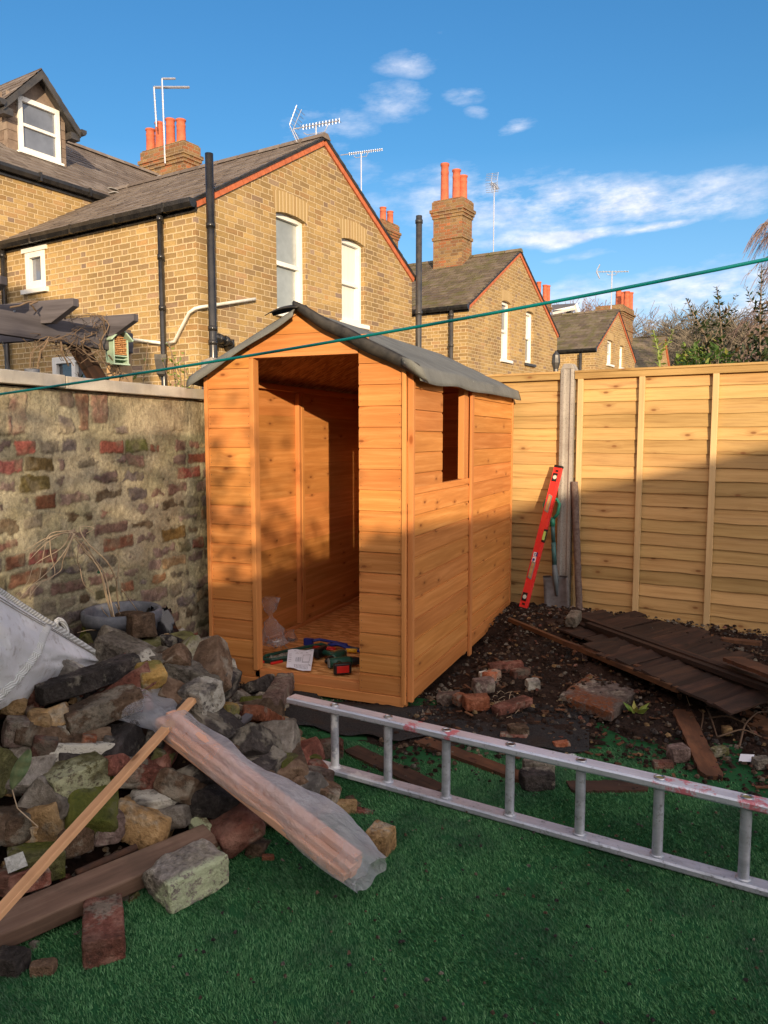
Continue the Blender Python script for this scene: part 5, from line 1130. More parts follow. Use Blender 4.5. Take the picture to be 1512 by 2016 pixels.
for i, (z, r) in enumerate(((0, .05), (.015, .055), (.035, .045), (.06, .03), (.075, .034))): rows.append([Vector((cos(2*pi*j/12)*r*(1+.2*sin(3*j+i)), sin(2*pi*j/12)*r*.7, z)) for j in range(13)])
m_.grid(rows); m_.build('bag_film', MATS['clearbag'], t, sm=True); m_ = MB()
for i in range(24): p = Vector((rd.uniform(-.04, .04), rd.uniform(-.02, .02), rd.uniform(.003, .018))); d = Vector((rd.uniform(-1, 1), rd.uniform(-1, 1), .1)).normalized()*.016; m_.tube([p-d, p+d], .002, 5)
m_.build('nails', MATS['iron'], t)
# green tray of oddments
pL, pR = aF(512, 1303), aF(640, 1278); dx = (pR-pL); dx.z = 0; L = dx.length; an = atan2(dx.y, dx.x)
t = thing('tool_tray', 'dark green open tool case lid with fixings in it, lying behind the paper', 'tool case', pL, an+.02)
m_ = MB(); out = [(0, -.03), (.03, -.075), (L*.7, -.11), (L, -.06), (L, .03), (L*.5, .035), (.05, .02)]
m_.prism(out, 0, .012, lambda u, w, d: (u, w, d)); 
for (a_, b_) in zip(out, out[1:]+out[:1]): m_.tube([(a_[0], a_[1], .024), (b_[0], b_[1], .024)], .0105, 6)
m_.build('tray', MATS['tool_green'], t, bevel=.002)
m_ = MB(); 
for i in range(46): p = Vector((rd.uniform(.05, L*.45), rd.uniform(-.06, .0), .02)); d = Vector((rd.uniform(-1, 1), rd.uniform(-1, 1), .2)).normalized()*rd.uniform(.006, .018); m_.tube([p-d, p+d], rd.uniform(.002, .005), 5)
m_.build('fixings', MATS['tool_grey'], t)
m_ = MB(); m_.box(-.012, .01, -.04, .0, .0, .03); m_.box(.02, .10, -.098, -.082, 0, .014); m_.build('catch', MATS['tool_red'], t, bevel=.003)
# instruction sheet with line drawings
c0, c1, c2, c3 = aF(564, 1314, FL+.012), aF(612, 1322, FL+.012), aF(618, 1279, FL+.05), aF(567, 1279, FL+.055)
ps = MB(); n = 6; rows = []
for i in range(n+1):
    l_ = c0.lerp(c3, i/n); r_ = c1.lerp(c2, i/n); rows.append([l_.lerp(r_, j/n)+Vector((0, 0, .004*sin(j*1.3+i))) for j in range(n+1)])
base = c0.copy(); ps.grid([[p-base for p in r] for r in rows]); t = thing('instruction_sheet', 'white sheet of assembly line drawings lying on the tools in the doorway', 'paper', base)
o = ps.build('sheet', MATS['paper'], t); m_ = MB()
nrm = (c1-c0).cross(c3-c0).normalized(); 
if nrm.z < 0: nrm = -nrm
def PP(u, v): return c0.lerp(c1, u).lerp(c3.lerp(c2, u), v)-base+nrm*.0045
def ln(*pts): m_.tube([PP(*p) for p in pts], .0008, 3, cap=False)
ln((.62, .35), (.62, .68), (.9, .72), (.88, .38), (.62, .35)); ln((.6, .33), (.9, .36)); ln((.35, .36), (.35, .55), (.55, .57), (.55, .38), (.35, .36)); ln((.35, .42), (.55, .44)); ln((.35, .48), (.55, .5)); ln((.45, .36), (.45, .56))
for i in range(5): ln((.06, .3+.1*i), (.17, .32+.1*i))
for i in range(9): ln((.4+.055*i, .03), (.41+.055*i, .17))
ln((.3, .16), (.96, .24)); ln((.3, .16), (.35, .06)); ln((.86, .3), (.95, .2)); ln((.25, .9), (.33, .9)); ln((.32, .76), (.38, .79), (.43, .75)); ln((.5, .78), (.6, .8)); ln((.72, .82), (.8, .8)); ln((.85, .9), (.95, .92))
m_.build('drawing', MATS['ink'], t)
def drill(loc_, ang, lab, red=True, lay=pi/2):
    t = thing('cordless_drill', lab, 'drill', loc_, ang); R = Matrix.Translation((0, 0, .035))
    m_ = MB(); M = R @ Matrix.Rotation(pi/2, 4, 'Y'); m_.lathe([(.0, -.075), (.026, -.07), (.032, -.03), (.032, .04), (.027, .06), (.0, .062)], 0, 0, 14, M=M); m_.build('motor_body', MATS['tool_green'], t, sm=True)
    m_ = MB(); m_.lathe([(.024, .062), (.026, .08), (.021, .1), (.013, .118), (.004, .125)], 0, 0, 14, M=M); m_.build('chuck', MATS['black'], t, sm=True)
    m_ = MB(); 
    for i in range(5): m_.box(-.08, -.071, -.02+i*.009, -.016+i*.009, .012, .058)
    m_.build('vent', MATS['tool_grey'], t)
    m_ = MB(); m_.tube([(-.02, -.02, .035), (-.03, -.07, .035), (-.035, -.115, .035)], [.019, .016, .019], 10); m_.build('handle', MATS['tool_green'], t, sm=True)
    m_ = MB(); m_.box(-.075, .025, -.15, -.115, .008, .07); m_.build('battery', MATS['black'], t, bevel=.006); m_ = MB(); m_.box(-.06, .01, -.153, -.1505, .018, .058); m_.build('battery_panel', MATS['tool_red'], t, bevel=.002)
    m_ = MB(); m_.box(-.012, .004, -.045, -.028, .03, .04); m_.build('trigger', MATS['tool_red'], t, bevel=.002)
    return t
drill(aF(628, 1306)+Vector((.09, .06, 0)), radians(-96), 'green and black cordless drill with red battery, lying left in the doorway')
drill(aF(668, 1318)+Vector((.0, .03, 0)), radians(38), 'green cordless drill with grey vented end nearest the right door edge')
t = thing('folding_saw', 'red handled tool with an oval ring grip lying behind the drills', 'hand tool', aF(640, 1290)); m_ = MB(); m_.tube([(-.09, .03, .03), (-.03, .0, .04), (.0, -.01, .045)], [.013, .015, .012], 8)
m_.tube([(.04+.035*cos(a), -.012+.02*sin(a), .05) for a in [i*pi/8 for i in range(17)]], .006, 6); m_.build('handle', MATS['tool_red'], t, sm=True)
t = thing('pliers', 'blue handled pliers with dark jaws behind the red handled tool', 'pliers', aF(655, 1280)); m_ = MB(); m_.tube([(-.05, .0, .02), (.02, .02, .035), (.12, .03, .02)], [.01, .012, .01], 8); m_.tube([(-.05, .04, .02), (.02, .03, .035), (.12, .0, .02)], [.01, .012, .01], 8); m_.build('handles', MATS['tool_blue'], t, sm=True); m_ = MB(); m_.tube([(.11, .02, .02), (.17, .03, .02)], [.014, .006], 8); m_.build('jaws', MATS['iron'], t)
t = thing('hacksaw', 'dark blue and black saw frame laid at the back of the tools', 'saw', aF(622, 1275)); m_ = MB(); m_.tube([(-.06, .02, .03), (.0, .05, .04), (.12, .06, .03), (.2, .04, .03)], [.01, .01, .009, .008], 8); m_.box(-.09, -.03, .0, .03, .005, .05); m_.build('frame', MATS['tool_blue'], t, bevel=.003)
t = thing('chisel', 'yellow and blue handled chisel at the right door edge', 'chisel', aF(690, 1287)); m_ = MB(); m_.tube([(-.03, 0, .018), (.04, .015, .018)], .013, 8); m_.build('handle', MATS['tool_yellow'], t, sm=True); m_ = MB(); m_.tube([(.03, .013, .018), (.1, .03, .018)], [.011, .007], 8); m_.build('blade', MATS['tool_blue'], t, sm=True)

# ------------------------------------------------------------------ ladder lying on its edge
A = Vector((-1.60, 2.89, LZ+.004)); Bv = Vector((.25, 2.58, LZ+.004)); ld = (Bv-A).normalized(); LL = 2.9; an = atan2(ld.y, ld.x)
lad = thing('ladder', 'scuffed aluminium ladder lying on its edge, paint-spattered with red marks on its top rail', 'ladder', A, an)
def rail(z0, z1, mt, x0=0):
    b = MB(); w = .033; rr = .006
    prof = [(-w, z0+rr), (-w+rr, z0), (w-rr, z0), (w, z0+rr), (w, z1-rr), (w-rr, z1), (-w+rr, z1), (-w, z1-rr)]
    b.prism(prof, x0, LL, lambda u, q_, d: (d, u, q_)); return b.build('rail', MATS[mt], lad, bevel=.001)
rail(0, .026, 'aluminium', .01); rail(.268, .296, 'rail_top', -.03)
for i in range(11):
    x = .205+.266*i
    if x > LL-.05: break
    b = MB(); b.tube([(x, 0, .024), (x, 0, .27)], .0175, 14, cap=False); b.tube([(x, 0, .025), (x, 0, .031)], .024, 14); r_ = b.build('rung', MATS['aluminium'], lad, sm=True)
    b = MB(); b.lathe([(.019, .2965), (.0185, .3), (.0145, .3), (.0135, .2972)], x, 0, 18); b.build('rung_end', MATS['steel'], r_, sm=True)
    b = MB(); b.lathe([(.0, .2968), (.0135, .2968)], x, 0, 16); b.build('rung_plug', MATS[['tool_grey', 'tool_grey', 'rusty_rod', 'rusty_rod', 'rusty_rod', 'brass', 'brass', 'brass', 'brass', 'brass', 'brass'][i] if True else 'x'], r_)

# ------------------------------------------------------------------ level, spade and rod against the post
def post_xy(px_, py_, off): return aP(px_, py_, (F0.x-fn_.x*off, F0.y-fn_.y*off), 100)
tp_ = post_xy(1101, 917, .075); bt = aZ(1029, 1232, .02)
bt = post_xy(1029, 1236, .36); bt.z = G(bt.x, bt.y)+.0
up = (tp_-bt).normalized(); L = (tp_-bt).length; print('level length', L, bt)
fx = (CO-bt); fx.z = 0; sd = up.cross(Vector((-.35, -1, 0))).normalized(); nrm = sd.cross(up).normalized()
if sd.x < 0: sd = -sd
nrm = up.cross(sd)
M = Matrix((sd, nrm, up)).transposed().to_4x4(); M.translation = bt
lv = thing('spirit_level', 'long red spirit level leaning against the concrete fence post', 'spirit level', (0, 0, 0)); lv.matrix_world = M
class MBF(MB):
    def build(s, *a, **k):
        s.v = [(x, -y, z) for x, y, z in s.v]; s.f = [tuple(reversed(f)) for f in s.f]; n = 0; uv = []
        for f in s.f: uv += s.uv[n:n+len(f)][::-1]; n += len(f)
        s.uv = uv; return super().build(*a, **k)
hw, ht = .032, .013; z1 = L
vs_ = [(.06, .13, 'end'), (.27, .40, 'hole'), (L-.40, L-.27, 'hole'), (L-.13, L-.06, 'end')]
b = MBF(); b.box(-hw, hw, -ht, ht, .018, L-.018, long=2); b.box(-hw, -hw+.004, -ht, ht+.004, .018, L-.018, long=2); b.box(hw-.016, hw-.012, ht, ht+.003, .02, L-.02); b.build('body', MATS['red_level'], lv, bevel=.002)
for z_ in (0, L-.018): b = MBF(); b.box(-hw-.002, hw+.002, -ht-.002, ht+.004, z_, z_+.018); b.build('end_cap', MATS['black'], lv, bevel=.003)
for z_ in (.045, L-.045): b = MBF(); b.box(-.012, .012, ht, ht+.0025, z_-.007, z_+.007); b.build('hang_slot', MATS['black'], lv)
for z_ in (.1, L-.095):
    b = MBF(); b.box(-.026, .014, ht+.0, ht+.005, z_-.033, z_+.033); v_ = b.build('vial_housing', MATS['black'], lv, bevel=.004)
    b = MBF(); b.lathe([(.0, .006), (.015, .006), (.017, .004)], 0, 0, 18, M=Matrix.Translation((-.004, ht+.0, z_)) @ Matrix.Rotation(-pi/2, 4, 'X')); b.build('vial', MATS['vial_glass'], v_)
for z_ in (.31, L-.30):
    P = [(-.024, -.062), (.012, -.075), (.014, .06), (-.018, .07)]
    b = MBF(); b.prism([(x, z_+z) for x, z in P], ht, ht+.0045, lambda u, w, d: (u, d, w)); v_ = b.build('hand_hole_rim', MATS['tool_grey'], lv, bevel=.002); b = MBF(); b.prism([(x*.66-.002, z_+z*.82) for x, z in P], ht+.0048, ht+.0052, lambda u, w, d: (u, d, w)); b.build('hand_hole', MATS['fence_wood'], v_)
b = MBF(); b.box(hw-.016, hw+.003, -ht-.002, ht+.005, L*.47, L*.56); v_ = b.build('vial_housing', MATS['black'], lv, bevel=.003); b = MBF(); b.box(hw-.013, hw+.0045, ht-.004, ht+.0065, L*.485, L*.545); b.build('vial', MATS['vial'], v_)
b = MBF(); b.box(-.022, .008, ht, ht+.0012, L*.365, L*.395); b.box(-.022, .008, ht, ht+.0012, L*.325, L*.362); v_ = b.build('label', MATS['card_white'], lv); b = MBF(); b.box(.002, .012, ht+.0, ht+.0018, L*.367, L*.395); b.box(-.016, -.002, ht+.0, ht+.0018, L*.372, L*.378); b.box(-.016, -.002, ht, ht+.0018, L*.383, L*.388); b.box(-.018, .0, ht, ht+.0018, L*.335, L*.352); b.build('label_print', MATS['tool_blue'], v_)
# spade
bl = post_xy(1097, 1228, .14); bl.z = max(bl.z, G(bl.x, bl.y)-.03); tpz = post_xy(1087, 985, .085); up = (tpz-bl).normalized()
sd = Vector((cos(radians(-10)), sin(radians(-10)), 0)); nrm = up.cross(sd).normalized(); sd = nrm.cross(up)
M = Matrix((sd, nrm, up)).transposed().to_4x4(); M.translation = bl; L = (tpz-bl).length; print('spade', L)
sp = thing('spade', 'garden spade with flat grey blade and green D-handle leaning on the concrete post', 'spade', (0, 0, 0)); sp.matrix_world = M; f_ = -1 if nrm.y > 0 else 1
w = .098; b = MB(); rows = []
for i in range(9):
    z = .0+.27*i/8; rows.append([Vector((-w+2*w*j/8, f_*(.012-.02*(1-((j-4)/4)**2)), z)) for j in range(9)])
b.grid(rows); o = b.build('blade', MATS['blade'], sp, sm=True); s_ = o.modifiers.new('t', 'SOLIDIFY'); s_.thickness = .003
b = MB(); b.tube([(-w, f_*.012, .27), (-.035, f_*.012, .272)], .006, 6); b.tube([(.035, f_*.012, .272), (w, f_*.012, .27)], .006, 6); b.build('tread', MATS['iron'], sp)
b = MB(); b.tube([(0, f_*.0, .12), (0, f_*.012, .27), (0, f_*.015, .36)], [.008, .022, .019], 12); b.build('socket', MATS['grey_tube'], sp, sm=True)
b = MB(); b.tube([(0, f_*.015, .355), (0, f_*.015, L*.62)], .0185, 12); b.tube([(0, f_*.015, L*.62), (0, f_*.015, L-.17)], .0165, 12); b.build('shaft', MATS['spade_green'], sp, sm=True)
b = MB(); b.tube([(0, f_*.015, L-.2), (0, f_*.015, L-.14)], .02, 12); pts = [(0, f_*.015, L-.15), (.045, f_*.015, L-.105), (.062, f_*.015, L-.03), (.045, f_*.015, L+.005), (-.045, f_*.015, L+.005), (-.062, f_*.015, L-.03), (-.045, f_*.015, L-.105), (0, f_*.015, L-.15)]
b.tube(pts, .0125, 10); b.build('handle', MATS['green_plastic'], sp, sm=True)
# round rough rod
p0, p1 = post_xy(1142, 1216, .12), post_xy(1131, 948, .06); p0.z -= .05; t_ = p1-p0; b = MB(); n = 40
b.tube([Vector((0, 0, 0))+t_*(i/n)+Vector((random.uniform(-1, 1), random.uniform(-1, 1), 0))*.0015 for i in range(n+1)], [.026+random.uniform(-.0015, .0015) for i in range(n+1)], 12); o = b.build('rough_pole', MATS['conc_rod'], None, sm=True); o.location = p0; tag(o, 'rough brown round pole leaning on the fence right of the concrete post', 'pole')
# clothes line
pts = []
for i in range(41):
    t = -.6+2.2*i/40; px_ = 1512*t; d = 1/(1/1.25+(1/.78-1/1.25)*t); py_ = 776+(510-776)*t+12*4*t*(1-t)*(1 if 0 <= t <= 1 else .9); pts.append(aD(px_, py_, d))
b = MB(); b.tube(pts, .0019, 8); o = b.build('washing_line', MATS['line_teal'], None, sm=True); tag(o, 'taut teal washing line crossing in front of the shed and houses', 'washing line')
# ------------------------------------------------------------------ lawn, soil
rn = np.random.RandomState(3)
def hf_grid(x0, x1, y0, y1, st, fz, name, mt, kind='structure', mask=None):
    xs = np.arange(x0, x1+st/2, st); ys_ = np.arange(y0, y1+st/2, st); X, Y_ = np.meshgrid(xs, ys_); Zg = fz(X, Y_)
    ny, nx = X.shape; V = np.stack([X, Y_, Zg], -1).reshape(-1, 3); idx = np.arange(ny*nx).reshape(ny, nx); F_ = np.stack([idx[:-1, :-1], idx[:-1, 1:], idx[1:, 1:], idx[1:, :-1]], -1)
    if mask is not None: F_ = F_[mask(X[:-1, :-1]+st/2, Y_[:-1, :-1]+st/2)]
    F_ = F_.reshape(-1, 4); me = bpy.data.meshes.new(name); me.from_pydata(V.tolist(), [], F_.tolist()); me.polygons.foreach_set('use_smooth', [True]*len(F_)); me.materials.append(mt); o = bpy.data.objects.new(name, me); C.objects.link(o); o['kind'] = kind; return o
Gv = np.vectorize(G)
def edge_y(X): return np.interp(X, [e[0] for e in EDGE], [e[1] for e in EDGE])
hf_grid(-2.7, 5, -4, 3.9, .05, lambda X, Y_: Gv(X, Y_)*0+LZ+.004*np.sin(X*3+Y_*2)*0-.002, 'lawn', MATS['turf'])
hf_grid(-2.69, 4, 2.9, 6.3, .014, lambda X, Y_: Gv(X, Y_)-.012+np.clip((Y_-edge_y(X)+.05)/.15, 0, 1)*((fbm(X, Y_, 7, 301, 6)-.5)*.085+(fbm(X, Y_, 30, 311, 4)-.5)*.03)-np.clip((edge_y(X)-Y_)/.08, 0, 1)*.04, 'soil', MATS['soil'])
hf_grid(-2.69, -1.0, -1, 4.0, .03, lambda X, Y_: Gv(X, Y_)-.10+(fbm(X, Y_, 5, 320, 4)-.5)*.05, 'rubble_mound', MATS['soil'])
# grass blades, thinning out to patches at the soil's edge
def blades(n, x0, x1, y0, y1, hgt, wid, dens):
    X = rn.uniform(x0, x1, n); Y_ = rn.uniform(y0, y1, n); d = dens(X, Y_); keep = rn.rand(n) < d; X, Y_ = X[keep], Y_[keep]
    # only the ground the picture can show, plus a margin to every side
    u = X*cos(YAW)+Y_*sin(YAW); f = -X*sin(YAW)+Y_*cos(YAW); k_ = (f > .9) & (np.abs(u) < f*.62+.5); X, Y_ = X[k_], Y_[k_]; return X, Y_
def dens(X, Y_):
    e = edge_y(X); t = (e-Y_); n1 = fbm(X, Y_, 3.3, 400, 4); n2 = fbm(X, Y_, 11, 410, 3)
    d = np.clip((t+(n1-.5)*.9)/.12, 0, 1); toe = np.interp(Y_, [p[0] for p in TOE], [p[1] for p in TOE]); d *= np.clip((X-toe+.22)/.1, 0, 1); return d*np.clip((n2-.15)/.2, .25, 1)
Xa, Ya = blades(560000, -2.3, 1.6, .9, 3.75, 0, 0, dens)
fo = -Xa*sin(YAW)+Ya*cos(YAW); pr = np.clip((2.9/fo)**1.0, .0, 1.0)
h_ = rn.uniform(.005, .011, len(Xa)); w_ = rn.uniform(.0009, .0015, len(Xa)); an_ = rn.uniform(0, 2*pi, len(Xa)); dirn = fbm(Xa, Ya, 2.0, 420, 3)*6+rn.normal(0, .7, len(Xa)); le = rn.uniform(.4, 1.3, len(Xa))*h_
bx_, by_ = np.cos(an_)*w_, np.sin(an_)*w_; lx, ly = np.cos(dirn)*le, np.sin(dirn)*le; zb = np.full(len(Xa), LZ-.002)
V = np.stack([np.stack([Xa-bx_, Ya-by_, zb], -1), np.stack([Xa+bx_, Ya+by_, zb], -1), np.stack([Xa+lx*.4+bx_*.7, Ya+ly*.4+by_*.7, zb+h_*.65], -1), np.stack([Xa+lx, Ya+ly, zb+h_], -1), np.stack([Xa+lx*.4-bx_*.7, Ya+ly*.4-by_*.7, zb+h_*.65], -1)], 1)
N5 = len(Xa); me = bpy.data.meshes.new('grass'); me.vertices.add(N5*5); me.vertices.foreach_set('co', V.astype(np.float32).ravel()); me.loops.add(N5*5); me.loops.foreach_set('vertex_index', np.arange(N5*5, dtype=np.int32)); me.polygons.add(N5); me.polygons.foreach_set('loop_start', np.arange(0, N5*5, 5, dtype=np.int32)); me.update(calc_edges=True)
uvl = me.uv_layers.new(name='UVMap'); uvl.data.foreach_set('uv', np.repeat(np.stack([rn.randint(0, 900, N5)+.5, np.zeros(N5)], -1), 5, 0).astype(np.float32).ravel()); me.materials.append(MATS['grass']); o = bpy.data.objects.new('grass', me); C.objects.link(o); tag(o, 'short dark green artificial grass covering the lawn', 'grass', kind='stuff'); print('blades', N5)
# black weed membrane between shed and lawn
rows = []
for i in range(60):
    t = i/59; px_ = 400+760*t; yt = 1338+t*75+20*sin(t*5)*(t > .3); yb = 1418+t*62+6*sin(t*17)+4*sin(t*41); row = []
    for j in range(12): s_ = j/11; p = aZ(px_, yt+(yb-yt)*s_, -.03); row.append(Vector((p.x, p.y, -.030+.007*sin(7*t+3*s_)+.005*sin(31*t)*s_+.006*random.uniform(-1, 1)*.5)))
    rows.append(row)
m_ = MB(); m_.grid(rows); o = m_.build('weed_membrane', MATS['membrane'], None, sm=True); s_ = o.modifiers.new('t', 'SOLIDIFY'); s_.thickness = .004; tag(o, 'black weed membrane sheet with a ragged edge laid in front of the shed', 'membrane')

# ------------------------------------------------------------------ rubble
ROCKS = {}
def sharp_edges(me):
    import bmesh
    bm = bmesh.new(); bm.from_mesh(me)
    for e in bm.edges:
        if len(e.link_faces) == 2 and e.calc_face_angle(0) > radians(30): e.smooth = False
    bm.to_mesh(me); bm.free()
def rock_mesh(seed, n=10, chips=7, rough=.05, q=7, dims=(1, .5, .35)):
    key = (seed, n, chips, rough, q, dims)
    if key in ROCKS: return ROCKS[key]
    import bmesh
    rr = random.Random(seed); sc = Vector(dims); bm = bmesh.new(); mn = min(dims)
    for sx_ in (-1, 1):
        for sy_ in (-1, 1):
            for sz_ in (-1, 1):
                j = lambda a: 1-abs(rr.gauss(0, a))
                if rr.random() < chips*.055:
                    u_, v_, w_ = rr.uniform(.12, .75), rr.uniform(.12, .75), rr.uniform(.15, .8)
                    P3 = [(sx_*(1-u_), sy_, sz_), (sx_, sy_*(1-v_), sz_), (sx_, sy_, sz_*(1-w_))]
                else: P3 = [(sx_*j(.07), sy_*j(.07), sz_*j(.07))]
                for p in P3: bm.verts.new(Vector(p)*1.0)
    for _ in range(chips//2):
        ax_ = rr.randrange(3); p = [rr.uniform(-.8, .8) for _ in range(3)]; p[ax_] = rr.choice((-1, 1))*rr.uniform(1.0, 1.12); bm.verts.new(p)
    bmesh.ops.convex_hull(bm, input=bm.verts); bmesh.ops.delete(bm, geom=[v_ for v_ in bm.verts if not v_.link_faces], context='VERTS')
    for v_ in bm.verts: v_.co = Vector((v_.co.x*sc.x, v_.co.y*sc.y, v_.co.z*sc.z))
    bmesh.ops.bevel(bm, geom=list(bm.edges), offset=mn*.09, segments=1, affect='EDGES', profile=.6)
    bmesh.ops.triangulate(bm, faces=bm.faces)
    tgt = max(mn*.16, max(dims)/34) if n > 14 else mn*.34
    for _ in range(5):
        le = [e for e in bm.edges if e.calc_length() > tgt*1.6]
        if not le: break
        bmesh.ops.subdivide_edges(bm, edges=le, cuts=1, use_grid_fill=False); bmesh.ops.triangulate(bm, faces=[f for f in bm.faces if len(f.verts) > 3])
    bmesh.ops.recalc_face_normals(bm, faces=bm.faces); bm.normal_update()
    o1 = Vector((rr.uniform(0, 99), rr.uniform(0, 99), rr.uniform(0, 99))); dz = []
    for v_ in bm.verts: p = v_.co; dz.append((v_, v_.normal*(mnoise.fractal(p*(.55/mn)+o1, .9, 2.1, 3)*rough*mn*1.1+mnoise.fractal(p*(3.0/mn)+o1, .8, 2.2, 3)*rough*mn*.55)))
    for v_, d_ in dz: v_.co += d_
    bm.verts.index_update(); P = np.array([v_.co[:] for v_ in bm.verts]); F_ = [[v_.index for v_ in f.verts] for f in bm.faces]; bm.free()
    me = bpy.data.meshes.new('rock'); me.from_pydata(P.tolist(), [], F_); me.polygons.foreach_set('use_smooth', [True]*len(F_)); me.update(); sharp_edges(me); ROCKS[key] = me; return me
def place_rock(p1, p2, w, th, mt, name, label, cat, group=None, seed=None, lift=.45, n=20, chips=9, rough=.075, q=30, tilt=0, depthf=.8):
    """a lump whose long axis runs between two ground points seen at p1, p2 (picture), w = apparent breadth in picture pixels"""
    a, b_ = hit(*p1), hit(*p2); c = (a+b_)/2; dist = (c-CO).length; s_ = dist/FPX; L = max((b_-a).length, .5*w*s_); W_ = w*s_*depthf; T = w*s_*th
    seed = seed if seed is not None else (int(p1[0]*7+p1[1]*3) % 900)
    me = rock_mesh(seed, n, chips, rough, q, (round(L/2, 3), round(W_/2, 3), round(T/2, 3))).copy(); me.materials.append(MATS[mt]); me.name = name
    o = bpy.data.objects.new(name, me); C.objects.link(o); xd = (b_-a).normalized() if (b_-a).length > 1e-4 else Vector((1, 0, 0))
    M = rotM(c+Vector((0, 0, T*lift-.5*0)), xd) @ Matrix.Rotation(tilt, 4, 'X'); o.matrix_world = M; tag(o, label, cat, group); return o
RB = 'rubble'
